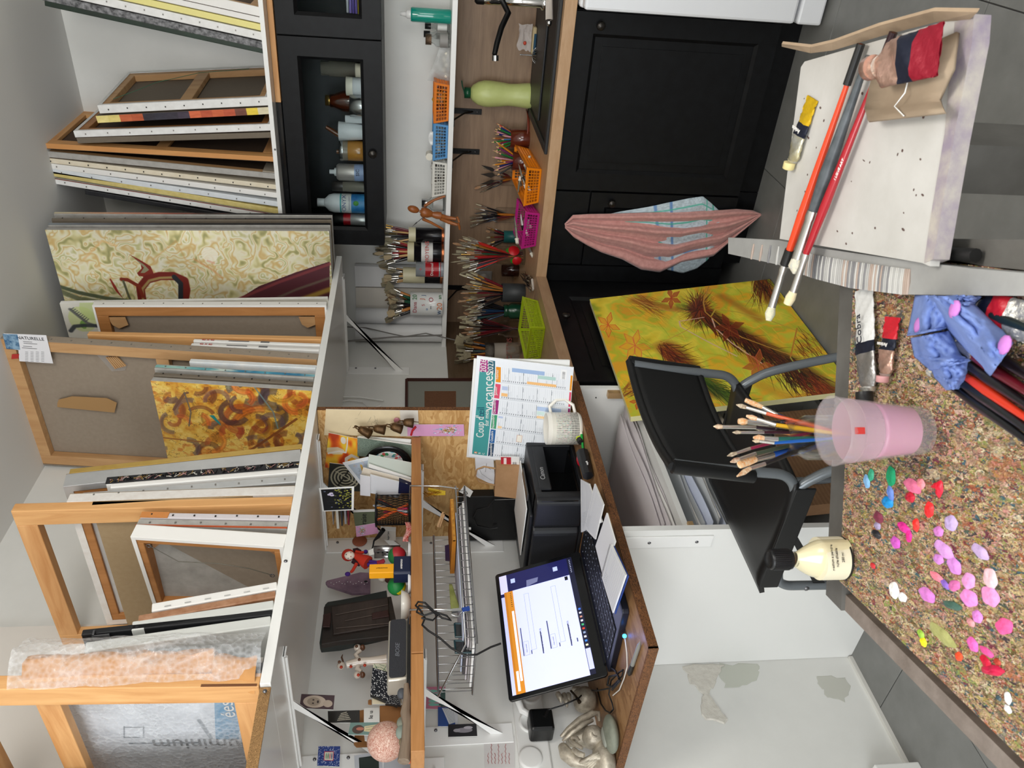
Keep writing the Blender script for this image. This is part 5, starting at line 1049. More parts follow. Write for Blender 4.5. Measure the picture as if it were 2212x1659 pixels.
# ---- towels on the drawer knob
t=thing('pink_towel','pink terry towel hanging in folds from the drawer knob','towel',kn_p if False else P(1222,490,1,YF-.02))
m_tow=mat('pink_terry','#b9827c',.95,kind='noise',col2='#cf9a92',scale=60,bump=.9,sheen=.3);m_tow.node_tree.nodes['Bump'].inputs['Distance'].default_value=.002
m_tea=mat('tea_towel','#b9c6cc',.95,kind='cloth',col2='#cfd8dc',scale=40,bump=.3)
top=[(1221,480),(1221,488),(1222,496)]
def cloth_from(L,Rr,Y0,fold,nf,name,mt,par,nu=60,amp=.012,ph=0,off=0):
 """hanging cloth between two photo outlines (lists of pixels from top to bottom)"""
 def at(lst,v):
  k=v*(len(lst)-1);i=min(int(k),len(lst)-2);f_=k-i;return (lst[i][0]*(1-f_)+lst[i+1][0]*f_,lst[i][1]*(1-f_)+lst[i+1][1]*f_)
 def fn(u,v):
  a=at(L,v);b=at(Rr,v);px=a[0]*(1-u)+b[0]*u;py=a[1]*(1-u)+b[1]*u;wv=abs(b[1]-a[1])/150
  dy=amp*math.sin(u*math.pi*nf+ph)*(.25+wv)+.35*amp*math.sin(u*math.pi*nf*2.3+ph+1.7+2*v)*wv
  return P(px,py,1,Y0-off-.016-.02*math.sin(math.pi*u)*wv-dy)
 return MB().grid(fn,nu,50).build(name,mt,par,world=True,solid=.004)
Lp=[(1220,484),(1238,465),(1270,463),(1320,462),(1380,460),(1440,458),(1500,457),(1560,454),(1590,452),(1625,455),(1643,462)]
Rp=[(1221,492),(1240,512),(1270,530),(1300,545),(1345,560),(1385,582),(1425,588),(1470,567),(1540,553),(1590,510),(1645,464)]
cloth_from(Lp,Rp,YF,0,7,'pink_cloth',m_tow,t,amp=.016)
t2=thing('tea_towel','white tea towel with green and blue stripes hanging behind the pink towel','towel',P(1300,470,1,YF-.004))
Lt=[(1300,466),(1340,457),(1400,447),(1450,436),(1490,428),(1518,424),(1535,438),(1556,458)]
Rt=[(1305,500),(1340,520),(1400,545),(1440,582),(1475,590),(1505,580),(1530,560),(1558,500)]
o=cloth_from(Lt,Rt,YF,0,5,'tea_cloth',m_tea,t2,amp=.006,off=-.012)
IW=IH=256;im=blank(IW,IH,'#b4c2ca')+(vnoise(IW,IH,60,60,2,2)[...,None]-.5)*.2
for u0,c_ in ((.06,'#3fa58c'),(.16,'#4fae98'),(.52,'#4f78b0'),(.62,'#5a82b8'),(.9,'#7f9cc8')):stroke(im,[(0,u0+.05),(1,u0+.0)],5,c_,.8,2)
for v0,c_ in ((.3,'#3fa58c'),(.62,'#3fa58c'),(.7,'#5a82b8'),(.09,'#4fae98')):stroke(im,[(v0,0),(v0+.05,1)],5,c_,.8,2)
o.data.materials[0]=imat('striped_tea_towel',im,.95)
# ================================================================ DESK
def quadw(BL,BR,TR,TL,ax,val,val2=None):
 v2=val if val2 is None else val2;return [P(*BL,ax,val),P(*BR,ax,val),P(*TR,ax,v2),P(*TL,ax,v2)]
def card(name,label,cat_,q,M,th=.0012,group=None,part='sheet',back=None):
 """flat sheet given by its four corners (bottom left, bottom right, top right, top left)"""
 t=thing(name,label,cat_,(q[0]+q[1])/2,group=group);n=(q[1]-q[0]).cross(q[3]-q[0]).normalized()*th
 k=MB();k.quad([tuple(p) for p in q]);k.add([tuple(p-n*.02) for p in q]+[tuple(p-n) for p in q],[(7,6,5,4),(0,1,5,4),(1,2,6,5),(2,3,7,6),(3,0,4,7)],1)
 k.build(part,[M,back or m_white],t,world=True);return t
def onq(q,u,v,n=.0008):
 top=q[3].lerp(q[2],u);bot=q[0].lerp(q[1],u);nn=(q[1]-q[0]).cross(q[3]-q[0]).normalized();return top.lerp(bot,v)+nn*n
def ctext(t,q,s,u,v,size,mt,rot=0,**k):
 xd=(q[1]-q[0]).normalized();up=(q[3]-q[0]).normalized()
 if rot:xd,up=up,-xd
 return text(t,s,size,frame_m(onq(q,u,v),xd,up),mt,world=True,**k)
# ---- calendar
q=quadw((1222,1012),(1239.5,793.6),(1030.4,769),(1011.6,985.7),1,2.012,2.026);IW,IH=620,600;im=blank(IW,IH,'#e9ecf0')
rect(im,.03,.035,.975,.185,'#3f9593');rect(im,.865,.035,.975,.11,'#a8307f');rect(im,.865,.11,.975,.185,'#175a6c')
mc=[('Septembre','#143c5c',.03),('Octobre','#1f5f9c',.175),('Novembre','#3a9a6c',.325),('Décembre','#9c1f72',.475),('Janvier','#dd4a68',.63),('Février','#e8930f',.785)]
for nm,c_,u0 in mc:rect(im,u0,.195,u0+.14,.245,c_)
for k_,(nm,c_,u0) in enumerate(mc):
 rect(im,u0+(.0 if k_<4 else .0),.975,u0+.14,.995,c_)
 rect(im,u0+.0,.25,u0+.005,.94,'#c9ced4')
 for j in range(31):
  v=.26+j*.0218;rect(im,u0+.012,v,u0+.14,v+.0015,'#c6cad0');rect(im,u0+.012,v+.006,u0+.026,v+.013,'#6f757c')
  if j%7==3:rect(im,u0+.012,v,u0+.14,v+.003,'#70757c');rect(im,u0+.09,v+.004,u0+.125,v+.008,'#9aa0a8')
  if rg.random()<.35:rect(im,u0+.035,v+.007,u0+.035+rg.uniform(.02,.05),v+.010,'#a9aeb6')
rect(im,.895,.36,.93,.70,'#9db7dc');rect(im,.86,.63,.89,.82,'#b3d3cc');rect(im,.8,.52,.825,.83,'#f2bd7a')
rect(im,.72,.26,.755,.32,'#b9c6e2');rect(im,.66,.26,.69,.32,'#f2bd7a');rect(im,.56,.64,.6,.9,'#b4c8e6');rect(im,.52,.64,.555,.72,'#cfe4de');rect(im,.485,.64,.51,.72,'#f4cf9c');rect(im,.44,.255,.46,.3,'#b9c6e2');rect(im,.335,.26,.36,.3,'#f4cf9c')
rect(im,.22,.46,.29,.51,'#f6efe2');stroke(im,[(.22,.46),(.29,.46),(.29,.51),(.22,.51),(.22,.46)],1.5,'#c98a6a')
rect(im,.03,.035,.075,.185,'#3f9593');rect(im,.04,.055,.06,.085,'#e07a2a')
rect(im,.88,.87,.97,.93,'#f2f2f2');
for j in range(12):rect(im,.885+.0035*j*1.6,.885,.885+.0035*j*1.6+.002,.915,'#3a3a3a')
t=card('wall_calendar','large paper holiday calendar with a teal title band leaning on the partition','calendar',q,imat('calendar_print',im,.45),.003)
ctext(t,q,"Coup d'",.33,.095,.036,m_palew,sx=.8);ctext(t,q,'œil',.475,.09,.034,mat('deep_teal_print','#175a6c',.5),sx=.95);ctext(t,q,'sur mes',.42,.152,.02,m_palew);ctext(t,q,'vacances',.685,.145,.046,m_palew,sx=.95)
ctext(t,q,'2026',.92,.075,.026,m_palew,sx=.95);ctext(t,q,'2027',.92,.148,.026,m_palew,sx=.95)
for nm,c_,u0 in mc:ctext(t,q,nm,u0+.07,.22,.0125,m_palew)
for s_,v in (('A',.07),('B',.11),('C',.15)):ctext(t,q,s_,.05,v,.011,m_palew)
q2_=[p+V((-.004+.0,.006,.0)) for p in quadw((1222,1014),(1232,778),(1024,775),(1008,988),1,2.016,2.029)]
card('card_backing','white backing board sticking out behind the holiday calendar','board',q2_,m_white,.003)
q2_=quadw((1230,820),(1230,778),(1100,776),(1100,820),1,2.03);t=card('grey_booklet','grey booklet with a small barcode behind the right edge of the calendar','booklet',q2_,mat('booklet_grey','#9b9a9a',.5),.004)
# ---- printer
m_prt=mat('printer_black','#141518',.4,kind='noise',col2='#191a1e',scale=200);m_prg=mat('printer_gloss','#08090a',.15)
t=thing('printer','black inkjet printer with an open front tray against the partition','printer',(-1.82,1.89,DZ))
def rbox(x0,x1,y0,y1,z0,z1,r=.03,n=5):
 pts=[]
 for cx,cy,a0 in ((x1-r,y1-r,0),(x0+r,y1-r,90),(x0+r,y0+r,180),(x1-r,y0+r,270)):
  for i in range(n+1):a=R(a0+90*i/n);pts.append((cx+r*math.cos(a),cy+r*math.sin(a)))
 return pts,z0,z1
def rb(*a,**k):p_,z0,z1=rbox(*a,**k);return MB().prism(p_,z0,z1)
PX0,PX1,PY0,PY1=-2.03,-1.645,1.735,2.03
rb(PX0,PX1,PY0,PY1,DZ,DZ+.012).build('base',m_prt,t,world=True,bevel=.003)
k=rb(PX0,PX1-.12,PY0,PY1,DZ+.012,1.045);k.build('body',m_prt,t,world=True,bevel=.006)
rb(PX1-.122,PX1,PY0,PY0+.055,DZ+.012,1.045,r=.02).build('left_cheek',m_prt,t,world=True,bevel=.005)
MB().bx(PX1-.13,PX1,PY1-.03,PY1,DZ+.012,1.045).build('right_cheek',m_prt,t,world=True,bevel=.004)
MB().bx(PX1-.13,PX1-.002,PY0+.03,PY1-.02,1.022,1.045).bx(PX1-.012,PX1,PY0+.055,PY1-.03,.99,1.03).build('front_lip',m_prt,t,world=True,bevel=.004)
MB().bx(PX1-.12,PX1-.02,PY0+.055,PY1-.03,DZ+.012,DZ+.02).bx(PX1-.122,PX1-.118,PY0+.055,PY1-.03,DZ+.02,1.02).build('tray',m_prg,t,world=True)
MB().bx(PX0+.01,PX1-.08,PY0+.02,PY1-.03,1.045,1.058).build('scanner_lid',m_prt,t,world=True,bevel=.005)
text(t,'Canon',.022,frame_m((PX1+.0012,1.862,1.012),(0,1,0),(0,0,1)),mat('logo_silver','#b8b8ba',.3,.5),world=True)
MB().bx(PX1-.004,PX1-.002,PY0+.001,PY0+.004,DZ+.03,1.03).build('seam',m_prg,t,world=True)
card('paper_sheets','white sheets lying on top of the printer','paper',[V((-1.95,1.80,1.064)),V((-1.72,1.78,1.066)),V((-1.70,1.99,1.064)),V((-1.93,2.01,1.064))],mat('paper_white','#e3e1de',.7),.003)
t=thing('paper_support','grey metal strip lying along the printer lid','strip',(-1.70,1.85,1.059));MB().bx(-1.705,-1.68,1.80,1.93,1.0595,1.064).build('strip',mat('anodised_grey','#57534f',.35,.7),t,world=True)
# ---- mug
p=V((-1.60,1.955,1.046));s=scale_at(V((-1.542,1.962,.92)))
t=thing('mug','white mug with a black and coloured dotted grid standing on the printer edge','mug',V((-1.542,1.962,DZ+.0008)))
rr=35*s;hh=74*s
IW,IH=600,240;im=blank(IW,IH,'#dcd8cc')
for i in range(58):
 for j in range(21):
  f_=min(1,.35+.65*j/20);cc=rg.choice(['#2b2f33','#1f2326','#3a4a4e','#6a8a90','#8a5a6a','#5a7a5a']) if j<14 else '#1f2326'
  u,v=(i+.5)/58,.14+.82*(j+.5)/21;rect(im,u-.0065*f_,v-.013,u+.0065*f_,v+.013,cc)
MB().lathe([(rr*.9,0),(rr*.97,.004),(rr,.012),(rr,hh),(rr*.93,hh),(rr*.93,.01),(.0005,.008)],40).build('body',mat('mug_glaze','#e4e0d6',.12,coat=.5),t)
k=MB();vs=40
for i in range(vs):
 a0,a1=2*math.pi*i/vs,2*math.pi*(i+1)/vs;r_=rr*1.006
 k.add([(r_*math.cos(a0),r_*math.sin(a0),hh*.07),(r_*math.cos(a1),r_*math.sin(a1),hh*.07),(r_*math.cos(a1),r_*math.sin(a1),hh*.88),(r_*math.cos(a0),r_*math.sin(a0),hh*.88)],[(0,1,2,3)],0,uv=[((i/vs,0),((i+1)/vs,0),((i+1)/vs,1),(i/vs,1))],sm=True)
k.build('dotted_print',imat('mug_print',im,.2,coat=.5),t)
a=R(35);MB().tube([(rr*.95,0,hh*.86),(rr*1.35,0,hh*.9),(rr*1.75,0,hh*.7),(rr*1.8,0,hh*.45),(rr*1.45,0,hh*.2),(rr*.95,0,hh*.14)],.0055,10,M=Matrix.Rotation(a,4,'Z')).build('handle',mat('mug_glaze','#e4e0d6',.12,coat=.5),t)
t['label']='white mug with a dotted grid pattern standing between printer and calendar'
# ---- highlighter, pencil, stapler
t=thing('highlighter','fluorescent yellow highlighter with black ends beside the printer','highlighter',base(1243,935,DZ+.001))
a0,b0=base(1240,922,DZ+.012),base(1252,950,DZ+.012);d=(b0-a0).normalized()
MB().tube([a0,a0.lerp(b0,.5),b0],[.007,.011,.011],10).build('body',mat('fluo_yellow','#c8e014',.35),t,world=True);MB().tube([b0,b0+d*.018],[.011,.009],10).build('cap',m_capb,t,world=True)
t=thing('pencil','green pencil with a white end lying at the desk edge by the stapler','pencil',base(1257,950,DZ))
a0,b0=base(1255,925,DZ+.006),base(1262,1000,DZ+.006)
MB().cyl(a0.lerp(b0,.18),b0,.0042,n=6).build('shaft',mat('pencil_green','#189a3c',.35),t,world=True);MB().cyl(a0,a0.lerp(b0,.18),.002,.0042,8).build('tip',m_capw,t,world=True)
t=thing('stapler','small black stapler with a red front lying on the desk by the notepads','stapler',base(1262,1005,DZ))
a0=base(1258,978,DZ+.02);b0=base(1270,1028,DZ+.02)
MB().tube([a0,b0],[.02,.017],8,sm=False).build('body',mat('stapler_black','#17181b',.35),t,world=True,bevel=.002)
MB().ball(P(1251,995,2,DZ+.03),(.013,.022,.008),14).build('red_button',mat('stapler_red','#a01224',.3),t,world=True)
text(t,'rapid',.008,frame_m(P(1268,1000,2,DZ+.041),(0,1,0),(-.3,0,1)),m_palew,world=True)
# ---- laptop
LX0,LX1,LY0,LY1=-1.80,-1.548,1.235,1.672;LZ=DZ+.001
m_lap=mat('laptop_dark','#101420',.35);m_key=mat('laptop_key','#0b0d12',.5);m_bez=mat('laptop_bezel','#08090b',.25)
t=thing('laptop','open dark laptop showing a web page form on the desk','laptop',((LX0+LX1)/2,(LY0+LY1)/2,LZ))
p_,z0,z1=rbox(LX0,LX1,LY0,LY1,LZ,LZ+.017,r=.012);MB().prism(p_,z0,z1).build('base',m_lap,t,world=True,bevel=.002)
kz=LZ+.0172;first=None
for r_i in range(6):
 for c_i in range(18):
  y0=LY0+.018+c_i*.0224;x0=LX0+.035+r_i*.0215;w_=.0195
  if r_i==5 and 6<=c_i<=10:
   if c_i>6:continue
   w_=.0195+.0224*4
  if w_<.02 and first:o=first.copy();COL.objects.link(o)
  else:
   o=MB().bx(0,.018,0,w_,0,.0022).build('key',m_key,t,bevel=.0008)
   if w_<.02:first=o
  o.location=(x0-(LX0+LX1)/2,y0-(LY0+LY1)/2,kz-LZ)
MB().bx(LX1-.075,LX1-.012,1.42,1.53,kz,kz+.0006).build('touchpad',mat('touchpad','#0d111b',.25),t,world=True)
k=MB()
for i in range(90):k.bc((LX0+.04+.0215*(i%6)+.006*(i%2),LY0+.024+(i//6)*.0268,kz+.0026),(.003,.003,.0003))
k.build('key_legends',mat('key_legend','#aab4c8',.5),t,world=True,kind='stuff')
MB().cyl((LX0,LY0+.03,LZ+.016),(LX0,LY1-.03,LZ+.016),.007,n=10).build('hinge',m_bez,t,world=True)
S0=V((LX0-.002,LY0-.003,LZ+.017));S1=V((LX0-.002,LY1+.003,LZ+.017));upv=(V((-1.9,0,1.164))-V((LX0,0,LZ+.017))).normalized()
Lh=.277;nn_=(S1-S0).normalized().cross(upv)
Ms=frame_m(S0,S1-S0,upv);Wl=(S1-S0).length
k=MB();p_,_,_=rbox(0,Wl,0,Lh,0,0,r=.01);k.prism(p_,-.007,0,M=Ms).build('screen_lid',m_bez,t,world=True,bevel=.001)
IW,IH=900,540;im=blank(IW,IH,'#c6c9f4');rect(im,0,0,1,.045,'#b9bdf0');rect(im,.8,0,1,1,'#15174a');rect(im,.83,.0,1,.1,'#c9c6ee')
for u,v in ((.93,.18),(.93,.76)):rect(im,u-.02,v-.03,u+.02,v+.03,'#aab6dd')
fillp(im,[(.84,.35),(.9,.36),(.9,.52),(.86,.5)],'#9aa0b8',.6)
rect(im,0,.045,.84,.16,'#c07a22');rect(im,0,.045,.84,.075,'#b56f1c');rect(im,.02,.075,.17,.105,'#f0dcd8');rect(im,.09,.115,.66,.145,'#e9e2f4')
for j in range(8):rect(im,.7+.017*j,.12,.706+.017*j,.135,'#3b2a18')
rect(im,0,.16,.84,.93,'#c2c7f6')
for (u0,v0,u1,v1) in ((.3,.3,.78,.36),(.3,.66,.78,.72),(.27,.21,.38,.27),(.27,.55,.38,.61)):stroke(im,[(u0,v0),(u1,v0),(u1,v1),(u0,v1),(u0,v0)],1.3,'#5a5f8c',.9,1)
for (u,v,l) in ((.27,.19,.05),(.3,.19,.2),(.27,.29,.03),(.25,.43,.18),(.27,.53,.05),(.3,.53,.2),(.27,.64,.03),(.25,.78,.18),(.27,.86,.03)):rect(im,u,v,u+l,v+.012,'#30345a')
rect(im,.8,.86,.835,.9,'#101018')
rect(im,0,.93,1,1,'#14162c');rect(im,.04,.935,.2,.995,'#b8bcf0')
for j,cc in enumerate(('#e8e0b0','#3a7ad0','#d0d0e0','#8090b0','#d03a2a','#3aa06a','#c9c9e0','#b07a6a','#c9c9e0','#3a6ac8')):rect(im,.22+.033*j,.95,.235+.033*j,.98,cc)
for j in range(8):rect(im,.86+.016*j,.955,.865+.016*j,.972,'#c0c4e0')
e=.014;MB().quad([(e,.03,.0006),(Wl-e,.03,.0006),(Wl-e,Lh-.012,.0006),(e,Lh-.012,.0006)],M=Ms).build('display',imat('screen_content',im,.3,emit=.85),t,world=True)
for s_,u,v,sz in (('Photo de votre atelier (n° 1/5)',.36,.44,.0062),('Photo de votre atelier (n° 2/5)',.36,.79,.0062),('Choisir un fichier',.325,.24,.004),('Choisir un fichier',.325,.58,.004)):
 text(t,s_,sz,Ms@Matrix.Translation((e+(Wl-2*e)*u,Lh-.012-(Lh-.042)*v,.0012)),m_ink,world=True,ext=.0001)
# ---- notepads on the laptop edge
m_lined=mat('lined_paper','#d9dadd',.7)
def lined(n=20):
 a=blank(240,300,'#dcdde0')
 for j in range(n):rect(a,.05,.08+j*.9/n,.95,.085+j*.9/n,'#9fa4b8')
 for j in range(4):stroke(a,[(.08+.02*i,.12+j*.05+.01*math.sin(i*2.3+j)) for i in range(14)],1.2,'#55585f',.8,1)
 return a
ML=imat('lined_sheet',lined(),.7)
for k_,(BL,BR,TR,TL,z_,lab) in enumerate((((1292,1148),(1262,1028),(1256,1040),(1256,1145),0,''),)):pass
NP=[(((1300,1128),(1272,1045),(1254,1035),(1255,1150)),.93,'small sheet with green scribbles lying behind the lined notepads'),(((1285,1165),(1303,1090),(1284,1045),(1262,1140)),.925,'lined white notepad nearest the stapler'),(((1302,1245),(1328,1170),(1310,1108),(1286,1180)),.925,'blank white notepad in the middle of the three'),(((1323,1324),(1351,1242),(1320,1176),(1300,1248)),.925,'spiral-bound lined notebook at the near end of the laptop')]
for k_,(c_,z_,lab) in enumerate(NP):
 zz=LZ+.0225+.004*k_;qq=[P(*c_[0],2,zz),P(*c_[1],2,zz),P(*c_[2],2,zz),P(*c_[3],2,zz)]
 t=card('notepad',lab,'notepad',qq,ML if k_!=2 else mat('blank_pad','#dcdce0',.7),.004)
 if k_==3:
  for i in range(26):p_=qq[3].lerp(qq[2],(i+.5)/26)+V((0,0,.001));MB().tube([p_+V((.003*math.cos(a_),0,.003*math.sin(a_))) for a_ in (0,1.2,2.4,3.6,4.8,6)],.0007,4).build('spiral_ring',m_steel,t,world=True)
  MB().hexa([p_+V((.0,-.004,-.008)) for p_ in qq]+[p_+V((.0,-.004,-.0055)) for p_ in qq]).build('blue_cover',mat('notebook_blue','#1d3f8c',.4),t,world=True)
t=thing('usb_plug','clear usb plug glowing blue at the side of the laptop','plug',P(1349,1372,2,DZ))
MB().cyl(P(1344,1352,2,DZ+.008),P(1349,1372,2,DZ+.008),.006,n=10).build('shell',m_glass,t,world=True)
MB().ball(P(1349,1374,2,DZ+.009),.0055,10).build('blue_light',mat('blue_led','#2a8aff',.3,emit=9),t,world=True)
lp=bpy.data.lights.new('usb_glow','POINT');lp.energy=.05;lp.color=(.25,.4,1);lp.shadow_soft_size=.01;lo_=bpy.data.objects.new('usb_glow',lp);COL.objects.link(lo_);lo_.location=P(1355,1378,2,DZ+.03)
t=thing('ballpoint_pen','grey ballpoint pen with black grip lying near the desk corner','pen',P(1370,1420,2,DZ))
a0,b0=P(1383,1386,2,DZ+.006),P(1359,1457,2,DZ+.006)
MB().tube([a0,a0.lerp(b0,.12),a0.lerp(b0,.72)],[.001,.0048,.0055],10).build('barrel',mat('pen_grey','#7d7d78',.35),t,world=True);MB().tube([a0.lerp(b0,.7),a0.lerp(b0,.95),b0],[.0062,.0065,.004],10).build('clip_end',m_capb,t,world=True)
m_cab=mat('black_cable','#0c0c0e',.45)
t=thing('white_cable','thin twisted white cable from the glowing plug to the back of the desk','cable',P(1355,1400,2,DZ));MB().tube([P(x,y,2,DZ+.004) for x,y in ((1350,1380),(1354,1410),(1355,1440),(1348,1465),(1338,1490),(1324,1502))],.0018,6).build('cable',mat('cable_white','#c9c4bc',.5),t,world=True)
t=thing('charger_cable','black charger cable coiled behind the laptop and running to the adapter','cable',P(1320,1480,2,DZ))
cb=[(1290,1487),(1298,1520),(1308,1535),(1318,1540),(1325,1532),(1322,1518),(1315,1500),(1320,1470),(1338,1452),(1346,1447),(1344,1460),(1330,1475),(1316,1487),(1290,1492),(1268,1490)]
pts=[P(x,y,2,DZ+.005+.001*i) for i,(x,y) in enumerate(cb)]+[P(1250,1508,0,-1.97),P(1215,1524,0,-2.0),P(1182,1534,0,-2.02)]
MB().tube(pts,.0022,7).build('cable',m_cab,t,world=True)
MB().tube([P(x,y,2,DZ+.012+.0015*i) for i,(x,y) in enumerate(((1318,1440),(1330,1450),(1338,1468),(1325,1485),(1312,1480),(1316,1462),(1334,1458),(1340,1470),(1322,1490)))],.003,7).build('coil',m_cab,t,world=True)
t=thing('power_trunking','white wall panel with round sockets and a round cover behind the statue','socket panel',(XL,1.25,1.06))
pts_=[(1098,1520),(1180,1500),(1193,1659),(1105,1659)]
a=P(1100,1440,0,XL+.002);MB().bx(XL+.0005,XL+.012,1.0,1.46,1.035,1.125).build('panel',mat('socket_white','#dfdfdc',.3),t,world=True,bevel=.004)
for y_,nm in ((1637,'blank_cover'),(1560,'socket'),(1500,'socket')):
 c_=P(1146,y_,0,XL+.012);M_=frame_m(c_,(0,1,0),(0,0,1));r_=.034
 MB().lathe([(r_,0),(r_*.98,.004),(r_*.8,.005)]+([(.0005,.005)] if nm=='blank_cover' else [(r_*.72,-.008 if False else .001),(.0005,.001)]),30,M=M_).build(nm,mat('socket_white','#dfdfdc',.3),t,world=True)
MB().tube([P(1118,1508,0,XL+.03),P(1128,1535,0,XL+.025),P(1160,1552,0,XL+.02)],[.011,.011,.009],10).build('plug_grip',m_white,t,world=True)
t=thing('power_adapter','square black power adapter plugged into the wall socket','adapter',P(1170,1565,0,-2.04))
c_=P(1168,1568,0,-2.055);MB().bx(-2.085,-2.02,c_.y-.032,c_.y+.035,c_.z-.034,c_.z+.034).build('body',mat('adapter_black','#0e0f10',.35),t,world=True,bevel=.008)
MB().cyl((-2.098,c_.y-.01,c_.z+.012),(-2.08,c_.y-.01,c_.z+.012),.017,n=16).build('plug',mat('adapter_black','#0e0f10',.35),t,world=True)
MB().tube([P(1185,1535,0,-2.02),P(1176,1550,0,-2.025)],[.004,.008],8).build('strain_relief',m_cab,t,world=True)
q=quadw((1112,1659),(1112,1590),(1045,1590),(1047,1659),0,XL+.002);t=card('handwritten_note','sheets of paper with faint red handwriting stuck to the wall at the left edge','note',q,mat('note_paper','#d4d1cf',.7))
k=MB()
for j in range(7):
 pp=[onq(q,.12+.76*i/16,.12+.115*j+.02*math.sin(i*2.1+j*1.3),.001) for i in range(17)];k.tube(pp[:int(8+6*((j*7)%2))],.0006,4)
k.build('handwriting',m_redp,t,world=True)
# ---- draped silver statue, apple, pebbles
m_stat=mat('antique_silver','#8f8577',.42,.35,kind='noise',col2='#c9c0ae',scale=45,bump=.5)
pS=P(1318,1600,2,DZ);t=thing('statue','antique silver figurine of a veiled pregnant torso at the back of the desk','statue',pS)
xs=-1.985
def sp_(px,py,dx=0):return P(px,py,0,xs+dx)
c_=sp_(1282,1592,.02);s=scale_at(c_)
MB().ball(c_,(26*s,24*s,24*s),28,fn=lambda d:1+.02*math.sin(14*d.z)).build('belly',m_stat,t,world=True)
MB().lathe([(.008,0),(.009,.002),(.005,.003),(.0005,.0015)],14,M=frame_m(c_+V((22*s,-8*s,3*s)),(0,1,0),(.2,0,1))).build('navel',m_stat,t,world=True)
rgs=random.Random(2)
def fold(pts,rad):return MB().tube([sp_(*p_) for p_ in pts],[r_*s for r_ in rad],12)
fold([(1212,1592,.0),(1228,1575,.01),(1252,1556,.015),(1278,1542,.015),(1292,1540,.01),(1295,1558,.0)],[4,6,8,8,6,4]).build('robe_fold',m_stat,t,world=True)
fold([(1216,1600,.0),(1235,1583,.03),(1258,1565,.03),(1280,1556,.02)],[3,5,6,4]).build('robe_fold',m_stat,t,world=True)
fold([(1215,1612,-.01),(1222,1628,0),(1240,1642,0),(1268,1650,.0)],[10,15,15,10]).build('robe_fold',m_stat,t,world=True)
fold([(1236,1600,.01),(1240,1606,.03),(1250,1612,.045),(1258,1616,.05)],[5,5,4.5,3.5]).build('hand',m_stat,t,world=True)
fold([(1236,1594,.02),(1246,1594,.04),(1252,1602,.05)],[4,4,3]).build('hand',m_stat,t,world=True)
fold([(1240,1620,.02),(1250,1628,.045),(1262,1632,.05)],[6,6,5]).build('hand',m_stat,t,world=True)
for k_ in range(6):fold([(1245+6*k_,1650+k_*2,0),(1268+6*k_,1640-k_,.03),(1290+3*k_,1628+3*k_,.035),(1312+k_,1630+5*k_,.02)],[3,5,5,3]).build('skirt_fold',m_stat,t,world=True)
fold([(1225,1600,-.02),(1262,1590,-.02),(1300,1600,-.02),(1318,1620,-.01)],[14,24,26,18]).build('back',m_stat,t,world=True)
MB().ball(V((xs-.0,sp_(1300,1620).y-.03,DZ+.03)),(.05,.055,.03),20).build('base',m_stat,t,world=True)
c_=P(1255,1512,0,-2.03);s=scale_at(c_)
t=thing('silver_apple','silver decorative apple with a long stalk and leaves beside the veiled figurine','apple',V((c_.x,c_.y,DZ)))
MB().ball((c_.x,c_.y,DZ+28*s),(28*s,28*s,28*s),26,fn=lambda d:1-.16*max(0,abs(d.z)-.8)*5).build('fruit',m_stat,t,world=True)
MB().tube([P(1233,1492,0,-2.0),P(1243,1503,0,-1.99),P(1252,1517,0,-1.98)],[.003,.003,.006],8).build('stalk',mat('stalk_bronze','#3d3226',.4,.5),t,world=True)
for a_,b_ in (((1218,1500),(1225,1528)),((1228,1500),(1224,1522)),((1205,1498),(1212,1518)),((1238,1488),(1262,1490))):MB().tube([P(*a_,0,-2.03),P((a_[0]+b_[0])/2+2,(a_[1]+b_[1])/2,0,-2.02),P(*b_,0,-2.035)],[.008,.009,.002],6).build('leaf',m_stat,t,world=True)
m_peb=mat('pebble_grey','#6c7064',.7,kind='noise',col2='#828576',scale=40)
c_=P(1318,1585,2,DZ+.02);t=thing('pebble','flat grey-green pebble with a thumb-shaped hollow in front of the figurine','pebble',V((c_.x,c_.y,DZ)))
MB().ball((c_.x,c_.y,DZ+.019),(.045,.05,.019),24,M=None,fn=lambda d:1-.05*max(0,d.z)).build('stone',m_peb,t,world=True);MB().ball((c_.x-.014,c_.y+.0,DZ+.034),(.018,.028,.006),16).build('hollow',mat('pebble_light','#8c8e84',.7),t,world=True)
# ---- behind printer: black boxes, kraft bag, red booklet, papers on the partition
t=thing('black_box','black cardboard box and folder standing between printer and wall','box',(-2.0,1.9,DZ))
a_=P(1130,1075,1,2.03);MB().bx(XL+.014,-1.87,2.00,2.036,1.06 if False else DZ,1.26).build('box',mat('box_black','#0c0c0d',.5),t,world=True,bevel=.002)
q=quadw((1130,1155),(1130,1078),(1065,1080),(1065,1155),1,1.995);card('black_folder','black matt folder leaning in the dark corner above the printer','folder',q,mat('box_black2','#08080a',.35))
t=thing('looped_cable','black cord looped over the black box with a chrome end','cord',P(1040,1130,1,1.99));MB().tube([P(x,y,1,1.985) for x,y in ((1070,1075),(1055,1095),(1030,1100),(1022,1118),(1030,1135),(1060,1142),(1075,1140))],.0028,6).build('cord',m_cab,t,world=True)
MB().tube([P(1007,1141,1,1.985),P(1017,1141,1,1.985)],.007,10).build('chrome_end',m_chrome,t,world=True)
t=thing('paper_bag','small brown kraft bag with twisted handles behind the printer','bag',P(1124,1042,1,2.0))
qa=quadw((1124,1078),(1124,1008),(1072,1006),(1068,1072),1,1.99);qb=[p_+V((0,.03,0)) for p_ in qa]
m_kb=mat('kraft_bag','#9c7650',.7,kind='noise',col2='#ab8560',scale=20,bump=.2)
